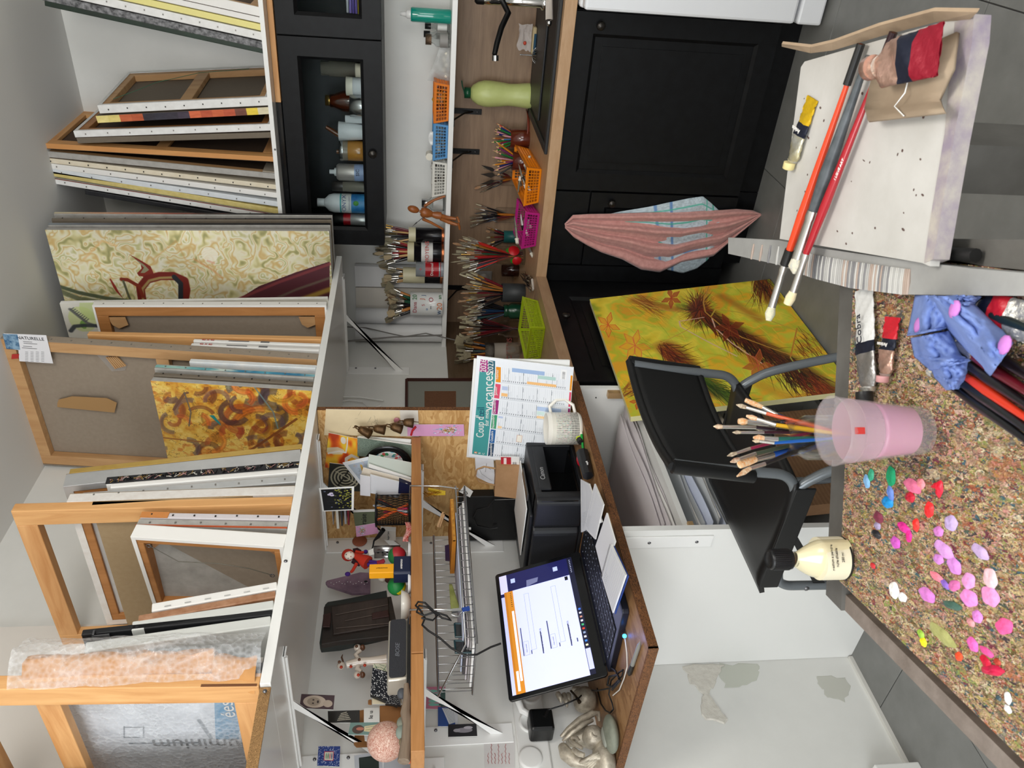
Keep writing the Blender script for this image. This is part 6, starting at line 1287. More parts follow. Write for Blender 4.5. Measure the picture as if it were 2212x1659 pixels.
MB().hexa([qa[0],qa[1],qb[1],qb[0],qa[3],qa[2],qb[2],qb[3]]).build('bag',m_kb,t,world=True)
MB().tube([P(x,y,1,1.985) for x,y in ((1070,1012),(1045,1008),(1030,1014),(1027,1028),(1035,1040),(1068,1048))],.003,6).build('handle',mat('kraft_twine','#a88258',.7),t,world=True)
q=quadw((1122,1008),(1122,988),(1082,987),(1082,1006),1,2.0);im=blank(120,160,'#b21f2c');rect(im,0,.55,1,1,'#e3e0dc');
for j in range(5):
 for i in range(5):
  if (i*j+i+j)%2:rect(im,.15+i*.07,.62+j*.05,.2+i*.07,.66+j*.05,'#2a2024')
rect(im,.1,.15,.9,.3,'#e8d8d4')
card('red_booklet','narrow red and white booklet sticking up left of the calendar','booklet',q,imat('red_booklet',im,.5),.004)
q=quadw((1070,1050),(1066,990),(1026,988),(1028,1030),1,2.025);im=blank(160,120,'#d8d8dc')
stroke(im,[(.2,.8),(.3,.3),(.5,.2),(.7,.5),(.6,.8)],2,'#4a4a50');stroke(im,[(.5,.5),(.8,.6)],2,'#4a4a50');card('sketch_sheet','white sheet with a small line drawing pinned to the partition','paper',q,imat('line_sketch',im,.7))
q=quadw((1022,1061),(1015,1074),(992,1062),(1003,1048),1,2.0);t=card('paper_tag','white paper tag with a red mark on a string below the wire basket','tag',q,m_lab)
MB().tube([P(1005,1060,1,1.995),P(1010,1066,1,1.995),P(1006,1069,1,1.995)],.0012,5).build('string',m_ink,t,world=True)
q=quadw((1003,942),(1002,917),(880,917),(880,942),1,2.034)
def gold_im(w,h):
 im=blank(w,h,'#d49ac0');
 for k_ in range(90):
  u,v=rg.gauss(.5,.22),rg.gauss(.72,.12);fillp(im,[(u,v),(u+rg.uniform(-.12,.12),v+rg.uniform(-.05,.05)),(u+rg.uniform(-.1,.1),v+rg.uniform(-.05,.05))],rg.choice(['#4fa8c0','#8fd0dc','#cfeaf0']))
 for k_ in range(160):
  u,v=rg.gauss(.5,.14),rg.gauss(.72,.07);fillp(im,[(u,v),(u+rg.uniform(-.1,.1),v+rg.uniform(-.03,.03)),(u+rg.uniform(-.07,.07),v+rg.uniform(-.03,.03))],rg.choice(['#a8801c','#6a4a12','#d0a83a','#8a6418']))
 return im
card('pink_card','tall pink card with a gold and turquoise burst hanging on the partition edge','card',q,imat('burst_card',gold_im(110,400),.4))
# ================================================================ PINE SHELF KEEPSAKES
TZ=1.4245
q=quadw((905,943),(903,887),(704,884),(700,940),1,2.036)
im=blank(140,500,'#d8c6a2')+(vnoise(140,500,3,8,4)[...,None]-.5)*.05;rect(im,0,.8,1,1,'#cfc8bd')
for k_ in range(22):u,v=rg.uniform(.3,.8),rg.choice([.3,.5,.52])+rg.uniform(-.05,.05);stroke(im,[(u,v),(u+rg.uniform(-.2,.2),v+rg.uniform(-.05,.05))],1,'#6d6354',.7,1)
t=card('drawing_sheet','cream sheet with faint insect pencil drawings stuck on the partition','drawing',q,imat('insect_drawings',im,.8))
MB().ball(P(857,908,1,2.03),(.011,.003,.01),16).build('rose_sticker',mat('rose_foil','#a86a74',.3),t,world=True)
m_bell=mat('rusty_bell','#3e2c1c',.45,.7,kind='noise',col2='#6d5030',scale=40,bump=.4)
for k_,(a_,b_,lab) in enumerate((((776,926),(800,938),'top'),((808,925),(832,929),'second'),((845,921),(868,927),'third'),((872,912),(893,914),'lowest'))):
 A=P(*a_,1,2.0);B_=P(*b_,1,2.0);s=scale_at(A);L_=(B_-A).length;t=thing('rusty_bell',lab+' of four small rusty bells strung in front of the cream sheet','bell',A,group=None)
 M_=dirM(A,B_-A);MB().lathe([(.0005,0),(.010,0),(.0135,L_*.3),(.015,L_*.7),(.0165,L_),(.014,L_),(.012,L_*.5),(.0005,.004)],16,M=M_).build('bell',m_bell,t,world=True)
 MB().tube([M_@V((.006*math.cos(x_),0,-.008+.009*math.sin(x_))) for x_ in [i*.7 for i in range(10)]],.0022,6).build('loop',m_bell,t,world=True)
t=thing('bell_string','string carrying the four rusty bells','string',P(780,925,1,2.0));MB().tube([P(x,y,1,2.0) for x,y in ((762,924),(775,922),(800,921),(840,917),(870,908),(905,912))],.0015,5).build('string',m_bell,t,world=True)
t=thing('red_ribbon','red ribbon end hanging over the end of the pine shelf','ribbon',P(890,930,1,2.0));MB().tube([P(x,y,1,1.99) for x,y in ((898,922),(891,930),(888,940))],.004,6).build('ribbon',mat('ribbon_red','#a3101c',.6),t,world=True)
def pc(name,label,cat_,BL,BR,TR,TL,Yp,M_,th=.0015):return card(name,label,cat_,quadw(BL,BR,TR,TL,1,Yp),M_,th)
im=blank(260,300,'#c9501c');im[:]=rampc(np.clip(vnoise(260,300,2,3,8,2)*1.3-.15,0,1),['#e8c23a','#e8a02c','#d8641c','#b03a14'])
fillp(im,[(.45,0),(.58,0),(.62,.3),(.55,.5),(.42,.45),(.4,.2)],'#cfd2bc',.8)
stroke(im,[(.42,.05),(.5,.35),(.48,.55),(.7,.6),(.95,.62)],14,'#ded6ca',1,2);ell(im,.85,.48,.11,.09,'#ddd5c8');stroke(im,[(0,.62),(.3,.58),(.42,.75),(.35,1)],26,'#d8d0c4',1,2);ell(im,.1,.9,.1,.18,'#14100e')
pc('art_print','orange art print of pale elongated figures behind the black plate','print',(776,1015),(775,948),(710,935),(702,1010),2.02,imat('orange_print',im,.5))
im=blank(200,200,'#23241f')
for k_ in range(8):ell(im,.5,.5,.45-.05*k_,.45-.05*k_,'#a39e88' if k_%2==0 else '#23241f')
stroke(im,[(.2,.3),(.8,.6)],10,'#23241f');stroke(im,[(.3,.85),(.7,.2)],8,'#a39e88')
pc('dark_print','dark print with cream rings low in the shelf corner','print',(780,1062),(780,1008),(712,1000),(708,1058),1.99,imat('ring_print',im,.6))
pc('picture_book','green-grey picture book cover leaning right of the black plate','book',(888,995),(890,962),(772,945),(772,985),2.01,mat('book_green','#4a5a4e',.5,kind='chips',col2='#8b9a8c',scale=220),.006)
pc('white_booklet','white booklet behind the green-grey picture book','booklet',(886,968),(888,950),(775,943),(772,965),2.025,m_white,.004)
c_=P(800,990,1,1.995);s=scale_at(c_);t=thing('black_plate','black-rimmed plate with a bright flower pattern standing upright','plate',V((c_.x,c_.y,TZ)))
Mp_=frame_m(P(838,1000,1,1.99),(1,0,0),(0,0,1))
MB().lathe([(.001,.0),(.05,.0),(.056,.004),(.078,.009),(.078,.006),(.055,0),(.001,-.002)],40,M=Mp_).build('rim',mat('plate_black','#0b0b0c',.2),t,world=True)
im=blank(200,200,'#dfe4e2')
for k_ in range(60):u,v=rg.random(),rg.random();ell(im,u,v,rg.uniform(.03,.09),rg.uniform(.03,.07),rg.choice(['#d0504a','#3fa05a','#2f8f5c','#d98a9a','#5a9aa8','#e8e4dc']),.9,rg.uniform(0,3))
k=MB().add([tuple(Mp_@V((.05*math.cos(a_*math.pi/16),.05*math.sin(a_*math.pi/16),.002))) for a_ in range(32)],[tuple(range(32))],uv=[[(.5+.5*math.cos(a_*math.pi/16),.5+.5*math.sin(a_*math.pi/16)) for a_ in range(32)]]);k.build('flower_pattern',imat('plate_pattern',im,.3),t,world=True)
im=blank(240,300,'#b9c2cc');rect(im,.0,.0,1,1,'#d9dce0');rect(im,.12,.1,.95,1,'#a9b4c2')
for k_ in range(60):u,v=rg.uniform(.15,.9),rg.uniform(.12,.95);stroke(im,[(u,v),(u+rg.uniform(-.1,.1),v+rg.uniform(-.12,.12))],2,rg.choice(['#5a5a52','#8a7a5a','#c99a3a','#c98a9a']),.8)
stroke(im,[(.55,.2),(.45,.4),(.6,.55),(.5,.75)],16,'#c99a3a',.9,3)
pc('greeting_card','white-bordered card with golden blossom branches among the papers','card',(788,1060),(850,1030),(795,987),(740,1000),1.96,imat('blossom_card',im,.5))
for k_,(BL,BR,TR,TL,Y_,lab,mm) in enumerate((((888,1030),(890,1000),(797,982),(793,1010),1.95,'pale green envelope with a barcode, uppermost of the papers on the pine shelf',mat('envelope_green','#c5cdc4',.6)),((888,1040),(888,1032),(797,1002),(796,1010),1.94,'white folded letter right below the pale green envelope',m_pap[0]),((886,1052),(888,1038),(785,1010),(780,1024),1.93,'cream booklet below the white folded letter',m_pap[2]),((860,1075),(880,1045),(800,1025),(798,1065),1.915,'white leaflet with a dark arch picture behind the mesh cup',mat('leaflet_white','#d5d7dc',.6)),((800,1072),(800,1030),(778,1026),(778,1070),1.912,'narrow white strip with pink and grey print behind the flower photo',mat('leaflet_strip','#d9d9de',.6)))):
 t=card('paper_envelope' if k_==0 else 'paper_leaflet',lab,'paper',quadw(BL,BR,TR,TL,1,Y_),mm,.002)
t=thing('navy_book','dark navy book end standing behind the mesh cup','book',P(880,1050,1,1.92));q=quadw((888,1066),(888,1050),(862,1040),(860,1066),1,1.912);MB().hexa([q[0],q[1],q[1]+V((0,.02,0)),q[0]+V((0,.02,0)),q[3],q[2],q[2]+V((0,.02,0)),q[3]+V((0,.02,0))]).build('cover',mat('navy_cover','#141a3a',.4),t,world=True)
im=blank(300,200,'#15161a')
for k_ in range(18):u=rg.random();stroke(im,[(u,1),(u+rg.uniform(-.05,.05),rg.uniform(.1,.6))],1.5,'#3a3f4a',.8)
for k_ in range(70):u,v=rg.uniform(.1,1),rg.uniform(.45,1);ell(im,u,v,.02,.03,rg.choice(['#a8a83a','#c9c45a','#6a7030']),.8)
for du,dv in ((0,-.06),(.05,.0),(-.04,.03)):ell(im,.75+du,.33+dv,.045,.07,'#cfc8dc')
ell(im,.75,.35,.02,.03,'#5a4a8c')
for u,v in ((.9,.12),(.15,.3),(.35,.5),(.5,.62)):ell(im,u,v,.025,.035,'#7a84a0',.8)
q=quadw((764,1102),(765,1051),(689,1055),(697,1105),1,1.80);qi=[onq(q,.05,.93),onq(q,.95,.93),onq(q,.95,.05),onq(q,.05,.05)]
t=card('flower_photo','white-edged photo of pansies on black hanging from the shelf bracket','photo',q,m_white);MB().quad([tuple(p_) for p_ in qi]).build('photo_print',imat('pansy_photo',im,.25),t,world=True)
c_=P(888,1101,0,-1.80);s=scale_at(P(850,1101,0,-1.80));t=thing('mesh_pencil_cup','dark wire mesh pencil cup with pens on the pine shelf','pencil cup',V((-1.80,c_.y,TZ)));r_=35*s;h=74*s
m_mesh=mat('mesh_black','#1c1d20',.35,.6);k=MB()
for i in range(34):
 a_=2*math.pi*i/34
 for sg in (1,-1):k.tube([(r_*.93*math.cos(a_+sg*j*.12),r_*.93*math.sin(a_+sg*j*.12),h*j/5) for j in range(6)],.0009,3,sm=False)
k.build('mesh',m_mesh,t,kind='stuff');MB().tube([(r_*math.cos(a_*math.pi/12),r_*math.sin(a_*math.pi/12),h) for a_ in range(25)],.003,6).build('rim',m_mesh,t);MB().lathe([(r_*.95,0),(r_*.95,.008),(.0005,.008)],24).build('bottom',m_mesh,t)
for k_,(c_2,a_,l_,nm,lab) in enumerate((('#e2491c',1.2,.115,'orange_marker','bright orange marker in the mesh cup'),('#d98a2a',-.6,.118,'wooden_pencil','wooden orange pencil in the mesh cup'),('#15161a',.2,.115,'black_marker','black marker in the mesh cup'),('#c03a5a',2.6,.09,'red_pen','raspberry red pen inside the mesh cup'),('#e0602a',-1.8,.112,'orange_pen','thin orange pen leaning out of the mesh cup'),('#b0b4ba',2.0,.13,'silver_pen','silver pen leaning far out of the mesh cup'))):
 o=MB().tube([(0,0,0),(0,0,l_*.86),(0,0,l_)],[.005,.0055,.003],8).build(nm,mat('pen_'+c_2[1:],c_2,.3));tag(o,lab,'pen');b0=t.location+V((-.02*math.cos(a_),-.02*math.sin(a_),.01));e0=t.location+V((r_*.75*math.cos(a_),r_*.75*math.sin(a_),h));o.matrix_world=dirM(b0,e0-b0)
G='flat cases standing in a row behind the flower photo'
for k_,(x0,x1,y1,c_2) in enumerate(((717,721,1133,'#8b8b8e'),(725,733,1142,'#d5d2c8'),(735,741,1136,'#3a3b40'),(743,749,1132,'#9a9aa0'),(750,755,1134,'#7a1f30'))):
 a_=P(x0,1103,1,1.86);b_=P(x1,y1,1,1.86);t=thing('disc_case',('grey disc case, uppermost under the shelf by the flower photo','cream disc case sticking out furthest by the flower photo','black disc case between cream and grey ones','light grey disc case above the dark red one','dark red disc case, lowest of the row')[k_],'disc case',a_,group=G)
 MB().bx(b_.x,a_.x+.02,1.86,1.95,min(a_.z,b_.z),max(a_.z,b_.z)).build('case',mat('case_'+c_2[1:],c_2,.3),t,world=True)
q=quadw((815,1135),(815,1105),(763,1107),(767,1136),1,1.90);t=card('green_book','olive green book with large black lettering behind the mesh cup','book',q,mat('olive_cover','#636a52',.5),.012);ctext(t,q,'raise',.5,.42,.026,m_ink)
q=quadw((818,1152),(812,1130),(768,1137),(770,1160),1,1.895);card('burst_card','small card with gold and turquoise burst below the olive book','card',q,imat('burst_card_2',gold_im(110,200)[::-1],.4))
c_=P(777,1170,0,XL+.006);t=thing('clay_medallion','round reddish clay medallion stuck on the wall near the doll','medallion',c_);MB().lathe([(.024,0),(.026,.003),(.022,.006),(.0005,.007)],26,M=frame_m(c_,(0,1,0),(0,0,1))).build('disc',mat('terracotta','#9c5a42',.8,bump=.6,scale=90),t,world=True)
q=quadw((855,1168),(855,1148),(822,1146),(822,1166),1,1.88);t=card('cream_tube_box','small cream box printed with fine grey lettering behind the perforated strip','box',q,mat('care_white','#cfcbc4',.5),.02);ctext(t,q,'Sugar Care',.5,.5,.009,m_greyp)
t=thing('usb_cable','black usb plug and cable hanging between box and doll','cable',P(820,1150,1,1.85));MB().tube([P(x,y,1,1.85) for x,y in ((828,1144),(818,1158),(808,1168),(806,1178),(803,1190))],[.008,.007,.003,.0025,.0025],8).build('cable',m_cab,t,world=True)
t=thing('perforated_strip','bent perforated metal strip standing by the doll','strip',P(870,1185,1,1.78));q=quadw((865,1205),(865,1175),(808,1173),(808,1203),1,1.80)
MB().grid(lambda u,v:(q[0].x+(q[1].x-q[0].x)*u,1.80+.02*math.sin(6*u),q[0].z+(q[3].z-q[0].z)*v),16,2).build('strip',m_steel,t,world=True,solid=.0015)
k=MB()
for i in range(2):
 for j in range(5):x=q[0].x+(q[1].x-q[0].x)*(.3+.45*i);k.cyl((x,1.80+.02*math.sin(6*(.3+.45*i))-.0012,q[0].z+(q[3].z-q[0].z)*(.15+.17*j)),(x,1.80+.02*math.sin(6*(.3+.45*i))+.001,q[0].z+(q[3].z-q[0].z)*(.15+.17*j)),.0035,n=10)
k.build('holes',m_dark,t,world=True)
m_red=mat('felt_red','#b02a16',.95);m_pur=mat('felt_purple','#3a1a6a',.95);m_hair=mat('wool_hair','#2a0f16',.95);m_face=mat('doll_face','#e2d6c8',.8)
XD=-1.85;D_=lambda px,py,dx=0:P(px,py,0,XD+dx);s=scale_at(D_(780,1210))
t=thing('rag_doll','small rag doll in red dress and hood with purple hands and striped legs','doll',D_(835,1210))
MB().ball(D_(752,1199,-.008),(14*s,13*s,14*s),16).build('hood',m_red,t,world=True);MB().ball(D_(755,1200,.008),(9*s,9.5*s,11*s),16).build('head',m_face,t,world=True)
for px,py,c_2 in ((748,1198,m_dark),(752,1206,m_dark),(758,1202,mat('doll_mouth','#a01c28',.6)),(751,1191,mat('doll_cheek','#b02a3a',.7)),(758,1194,mat('doll_cheek','#b02a3a',.7)),(755,1210,mat('doll_cheek','#b02a3a',.7))):MB().ball(D_(px,py,.008+9*s),(.001,.0018,.0018),8).build('face_mark',c_2,t,world=True)
MB().tube([D_(762,1198),D_(772,1203),D_(788,1212),D_(795,1216)],[5*s,8*s,14*s,15*s],12).build('dress',m_red,t,world=True)
for pl in (((763,1190),(772,1188),(780,1190)),((762,1212),(770,1216),(776,1222)),((764,1205),(770,1208),(774,1212))):MB().tube([D_(*p_,-.005) for p_ in pl],[5*s,5*s,2*s],8).build('hair_lock',m_hair,t,world=True)
MB().tube([D_(768,1192),D_(780,1194),D_(786,1193)],[4*s,3.5*s,3*s],8).build('arm',m_red,t,world=True);MB().ball(D_(790,1192),(5*s,5*s,5*s),10).build('hand',m_pur,t,world=True)
MB().tube([D_(770,1218),D_(762,1232),D_(758,1236)],[4*s,3.5*s,3*s],8).build('arm',m_red,t,world=True);MB().ball(D_(751,1240),(5*s,5*s,6*s),10).build('hand',m_pur,t,world=True)
for dy in (0,8):MB().tube([D_(793,1212+dy),D_(806,1214+dy*.5),D_(814,1215+dy*.3)],[4*s,4*s,4*s],8).build('leg',m_pur,t,world=True);MB().tube([D_(814,1215+dy*.3),D_(830,1213-dy*.3)],[4*s,4.5*s],8).build('striped_stocking',mat('stocking','#8c1f30',.9),t,world=True)
q=quadw((808,1197),(806,1184),(795,1190),(798,1200),0,XD+.01);ctag=card('doll_tag','small white tag with print hanging from the rag doll','tag',q,m_lab)
def jball(px,py,x,rpx,cols,lab):
 c_=P(px,py,0,x);r_=rpx*scale_at(c_);t=thing('juggling_ball',lab,'ball',V((c_.x,c_.y,TZ)));c_=V((c_.x,c_.y,max(c_.z,TZ+r_)))
 for i,cc in enumerate(cols):
  k=MB();n=8
  def fn(u,v,i=i):a=2*math.pi*(i+u)/len(cols)+.5;b=math.pi*(v-.5);return c_+V((math.cos(b)*math.cos(a),math.sin(b),math.cos(b)*math.sin(a)))*r_
  k.grid(fn,n,12);k.build('panel',mat('ball_'+cc[1:],cc,.5),t,world=True)
jball(858,1201,-1.78,20,['#1f6a34','#d8c81c','#1f4a6a','#a8202c'],'four-coloured juggling ball right of the yellow block')
jball(857,1266,-1.78,20,['#157a38','#157a38','#e0d018','#157a38'],'green and yellow juggling ball left of the yellow block')
jball(860,1232,-1.86,19,['#157a38','#e0d018','#157a38'],'green juggling ball hidden behind the yellow block')
t=thing('yellow_block','upright yellow block in a navy holder with lettering','block',V((-1.70,P(870,1232,0,-1.70).y,TZ)));s=scale_at(P(850,1232,0,-1.70));o=t.location
y0,y1=P(830,1242,0,-1.7).y,P(830,1223,0,-1.7).y;zt=P(798,1232,0,-1.7).z;zm=P(852,1232,0,-1.7).z
MB().bx(-1.715,-1.69,y0,y1,zm,zt).build('yellow_body',mat('amber_yellow','#eda312',.4),t,world=True,bevel=.002)
p_,_,_=rbox(-1.725,-1.68,y0-.012,y1+.022,0,0,r=.008);MB().prism(p_,TZ,zm+.002).build('holder',mat('navy_plastic','#0e1a38',.4),t,world=True,bevel=.002)
text(t,'AMBIVEAU',.0075,frame_m((-1.6795,(y0+y1)/2+.004,(TZ+zm)/2+.003),(0,1,0),(0,0,1)),m_palew,world=True);text(t,'www.ambiveau.fr',.0045,frame_m((-1.6895,(y0+y1)/2,(zm+zt)/2),(0,0,1),(0,-1,0)),m_ink,world=True)
q=[(703,1258),(706,1254),(778,1236),(800,1237),(800,1280),(760,1281),(708,1264)]
def slab(name,label,cat_,pts,X,th,M_,front=None):
 v=[P(*p_,0,X) for p_ in pts];n=len(v);t=thing(name,label,cat_,v[0]);w=v+[p_-V((th,0,0)) for p_ in v]
 sgn=1 if (v[1]-v[0]).cross(v[2]-v[1]).x>0 else -1
 MB().add([tuple(p_) for p_ in w],[tuple(range(n)) if sgn>0 else tuple(range(n))[::-1],tuple(range(n,2*n))[::-1] if sgn>0 else tuple(range(n,2*n))]+[(i,(i+1)%n,n+(i+1)%n,n+i) for i in range(n)]).build('body',M_,t,world=True,bevel=.001);return t
t=slab('pointed_board','pointed purple board painted with white dots and flowers','board',q,-2.0,.012,mat('purple_fade','#3a2238',.3,kind='noise',col2='#9a7f90',scale=9))
for k_ in range(14):MB().ball(P(715+k_*6,1259+3*math.sin(k_*1.7),0,-1.999),(.0008,.0016,.0016),6).build('painted_dot',m_white,t,world=True)
MB().ball(P(790,1256,0,-1.999),(.001,.004,.006),8).build('painted_cat',m_dark,t,world=True)
c_=P(826,1248,0,-1.95);t=thing('knitted_figure','small round white-headed figure in a dark red wrap','figurine',V((-1.95,c_.y,c_.z-.03)));MB().ball(c_,.014,16).build('head',mat('knit_white','#cfc8bc',.9,bump=.6,scale=120),t,world=True);MB().ball(c_-V((0,.004,.022)),(.014,.016,.016),14).build('wrap',mat('dark_red_wrap','#3c1a16',.9),t,world=True)
MB().bx(-1.965,-1.935,c_.y-.02,c_.y+.02,TZ,c_.z-.035).build('plinth',m_dimw,t,world=True)
m_shr=mat('dark_aged_wood','#14110f',.5,kind='wood',col2='#2b211b',scale=14,stretch=(4,4,.6),bump=.3);m_shg=mat('dark_green_wood','#1a201e',.45,kind='wood',col2='#232a28',scale=14,bump=.2)
t=thing('wooden_shrine','dark carved wooden box with recessed door leaning against the wall','box',P(870,1340,0,-1.95))
def sl(pts,X,th,M_,nm):
 v=[P(*p_,0,X) for p_ in pts];n=len(v);w=v+[p_-V((th,0,0)) for p_ in v];sg=(v[1]-v[0]).cross(v[2]-v[1]).x>0
 MB().add([tuple(p_) for p_ in w],[tuple(range(n)) if sg else tuple(range(n))[::-1],tuple(range(n,2*n))[::-1] if sg else tuple(range(n,2*n))]+[(i,(i+1)%n,n+(i+1)%n,n+i) for i in range(n)]).build(nm,M_,t,world=True,bevel=.0015)
sl([(702,1306),(708,1300),(738,1295),(760,1291),(835,1275),(838,1300),(842,1368),(735,1392),(693,1396),(690,1388)],-1.93,.03,m_shg,'back_board')
sl([(700,1310),(845,1288),(858,1352),(858,1372),(733,1385),(694,1392)],-1.915,.02,m_shr,'frame')
sl([(716,1311),(838,1290),(842,1350),(720,1370)],-1.908,.006,mat('aged_panel','#261d19',.5,kind='wood',col2='#3a2e28',scale=10,stretch=(6,.6,3),bump=.4),'recessed_door')
for a_,b_ in (((725,1328),(838,1306)),((745,1341),(838,1322)),((726,1357),(842,1346))):MB().tube([P(*a_,0,-1.906),P(*b_,0,-1.906)],.0012,5).build('carved_line',mat('aged_line','#4b3d35',.5),t,world=True)
sl([(803,1324),(838,1317),(841,1331),(804,1337)],-1.904,.004,mat('red_lacquer','#2e120f',.4),'lower_inlay');sl([(698,1327),(715,1323),(713,1354),(697,1354)],-1.904,.004,mat('red_lacquer','#2e120f',.4),'upper_inlay')
c_=P(876,1308,0,-1.74);t=thing('white_bowl','small glazed white bowl on the shelf in front of the dark box','bowl',V((c_.x,c_.y,TZ)));MB().lathe([(.02,0),(.032,.006),(.043,.026),(.041,.026),(.03,.008),(.0005,.006)],28).build('bowl',mat('bowl_glaze','#cfccc4',.12),t)
for k_,(y_,lab) in enumerate(((1195,'flat white tray stack under the juggling balls'),(1258,'flat white dish left under the yellow block'))):
 a_=P(885,y_,0,-1.72);t=thing('flat_dish',lab,'dish',V((a_.x,a_.y,TZ)));MB().lathe([(.028,0),(.034,.006),(.032,.008),(.0005,.003)],24).build('dish',m_wpl,t)
t=thing('red_wrapper','crumpled red and white wrapper hanging near the mesh cup','wrapper',P(880,1140,0,-1.68));MB().grid(lambda u,v:P(874+12*v+4*math.sin(5*u),1128+42*u,0,-1.68+.006*math.sin(9*u+3*v)),12,4).build('film',mat('wrapper_red','#a82620',.35,kind='chips',col2='#d8b0a8',scale=90),t,world=True,solid=.001)
XB=-1.70;t=thing('bluetooth_speaker','long silver portable loudspeaker with dark grille on the pine shelf','speaker',V((XB,P(875,1415,0,XB).y,TZ)))
ya,yb=P(858,1338,0,XB).y,P(858,1492,0,XB).y;ym=P(858,1464,0,XB).y;z0=TZ+.008;z1=P(838,1400,0,XB).z
m_sil=mat('satin_silver','#b3ada0',.35,.5)
MB().hexa([(XB-.05,yb+.02,z0),(XB,ym-.003,z0),(XB,ya+.002,z0),(XB-.05,ya,z0),(XB-.05,yb+.02,z1),(XB-.005,ym-.003,z1),(XB-.005,ya+.002,z1),(XB-.05,ya,z1)]).build('shell',m_sil,t,world=True,bevel=.004)
Mg=frame_m((XB+.001,(ya+ym)/2,(z0+z1)/2),(0,1,0),(-.1,0,1));w_=(ya-ym)/2-.002;h_=(z1-z0)/2-.004
p_,_,_=rbox(-w_,w_,-h_,h_,0,0,r=.008);MB().prism(p_,-.002,.002,M=Mg).build('grille',mat('grille_dark','#26282e',.5,bump=.4,scale=600),t,world=True)
text(t,'BOSE',.015,Mg@Matrix.Translation((-.01,0,.0025)),mat('logo_grey','#7d8088',.3,.5),world=True,shear=.3,sx=1.15)
MB().bx(XB-.06,XB+.01,yb+.02,ya,TZ+.0005,z0).build('charging_cradle',m_capb,t,world=True)
m_por=mat('porcelain','#c9bdb0',.12,coat=.5);m_prd=mat('porcelain_red','#a8341c',.2);m_pbr=mat('porcelain_brown','#5a3a28',.25)
XP=-1.95;F=lambda px,py,dx=0:P(px,py,0,XP+dx);s=scale_at(F(780,1430));t=thing('porcelain_group','glazed porcelain figure with two small winged children on its arms','figurine',F(868,1430))
MB().tube([F(835,1425),F(815,1427),F(800,1428),F(775,1430),F(748,1436)],[12*s,10*s,9*s,10*s,8*s],14).build('robe',m_por,t,world=True);MB().ball(F(737,1438),(9*s,9*s,9*s),14).build('head',m_por,t,world=True)
MB().tube([F(778,1428),F(768,1415),F(778,1405)],[5*s,5*s,5*s],10).build('arm',m_por,t,world=True);MB().tube([F(775,1434),F(772,1446),F(780,1452)],[5*s,6*s,5*s],10).build('arm',m_por,t,world=True)
for px,py in ((776,1399),(776,1458)):
 MB().ball(F(px-4,py),(8*s,8*s,8*s),14).build('child_head',m_por,t,world=True);MB().ball(F(px+7,py),(9*s,6*s,6*s),12).build('child_wing',m_pbr,t,world=True)
for px,py,M_ in ((737,1441,m_prd),(758,1440,m_prd),(788,1437,m_prd),(774,1458,m_prd),(733,1430,m_pbr),(776,1425,m_pbr),(770,1396,m_pbr)):MB().ball(F(px,py,.012),(3*s,4*s,3.5*s),8).build('painted_detail',M_,t,world=True)
MB().tube([F(742,1432),F(738,1420),F(740,1414)],[2*s,2*s,1*s],6).build('hat_plume',m_pbr,t,world=True)
im=blank(200,160,'#10141e')
for k_ in range(170):u,v=rg.random(),rg.random();ell(im,u,v,.014,.02,'#dcdcdc',1,rg.uniform(0,3))
m_dot=imat('dotted_fabric',im,.8)
q=quadw((858,1524),(850,1455),(805,1442),(800,1500),0,-1.86);t=card('dotted_pouch','black pouch with white dots leaning on the cream card','pouch',q,m_dot,.012,back=m_capb)
q=quadw((866,1524),(865,1500),(845,1500),(832,1520),0,-1.855);card('dotted_flap','smaller dotted fabric flap below the dotted pouch','pouch',q,m_dot,.008,back=m_capb)
q=quadw((868,1520),(866,1480),(804,1492),(804,1521),0,-1.88);card('cream_card','cream card behind the dotted pouch','card',q,mat('cream_card','#d9cdb0',.7))
q=quadw((838,1462),(834,1434),(806,1434),(807,1462),0,-1.9);im=blank(100,100,'#cfcfb8');[stroke(im,[(rg.random(),rg.random()),(rg.random(),rg.random())],3,'#1f4a2c',.9) for k_ in range(9)];card('leaf_card','green and cream leaf-patterned card behind the loudspeaker','card',q,imat('leaf_card',im,.6))
t=thing('cardboard_box','small open brown cardboard box of papers behind the coral ball','box',P(850,1560,0,-1.95));m_cb=mat('cardboard','#8f6238',.8,kind='noise',col2='#7a5028',scale=10)
sl([(868,1524),(868,1610),(770,1614),(764,1608),(772,1535),(800,1530)],-1.99,.004,m_cb,'back_wall');sl([(878,1522),(878,1600),(822,1568),(820,1524)],-1.90,.004,m_cb,'front_wall')
MB().bx(-1.99,-1.904,P(870,1600,0,-1.95).y,P(870,1526,0,-1.95).y,TZ+.001,TZ+.004).build('bottom',m_cb,t,world=True)
sl([(800,1510),(803,1511),(803,1522),(795,1521),(795,1512)],-1.90,.004,m_cb,'flap')
q=quadw((820,1560),(820,1528),(786,1530),(786,1560),0,-1.93);t=card('newsprint','folded newsprint with black letters inside the cardboard box','paper',q,m_lab);ctext(t,q,'le u',.5,.45,.016,m_ink)
q=quadw((818,1608),(818,1575),(785,1575),(788,1600),0,-1.94);card('folded_paper','folded white paper at the left in the cardboard box','paper',q,m_pap[0])
c_=P(845,1601,0,-1.78);r_=41*scale_at(c_);t=thing('coral_ball','large pink coral-textured ball on the pine shelf','ball',V((c_.x,c_.y,TZ+.012)))
im_m=mat('coral_pink','#a8604c',.8,kind='chips',col2='#e6cdbd',scale=170,bump=.7,amt=.8);MB().ball((0,0,r_),r_,40).build('ball',im_m,t)
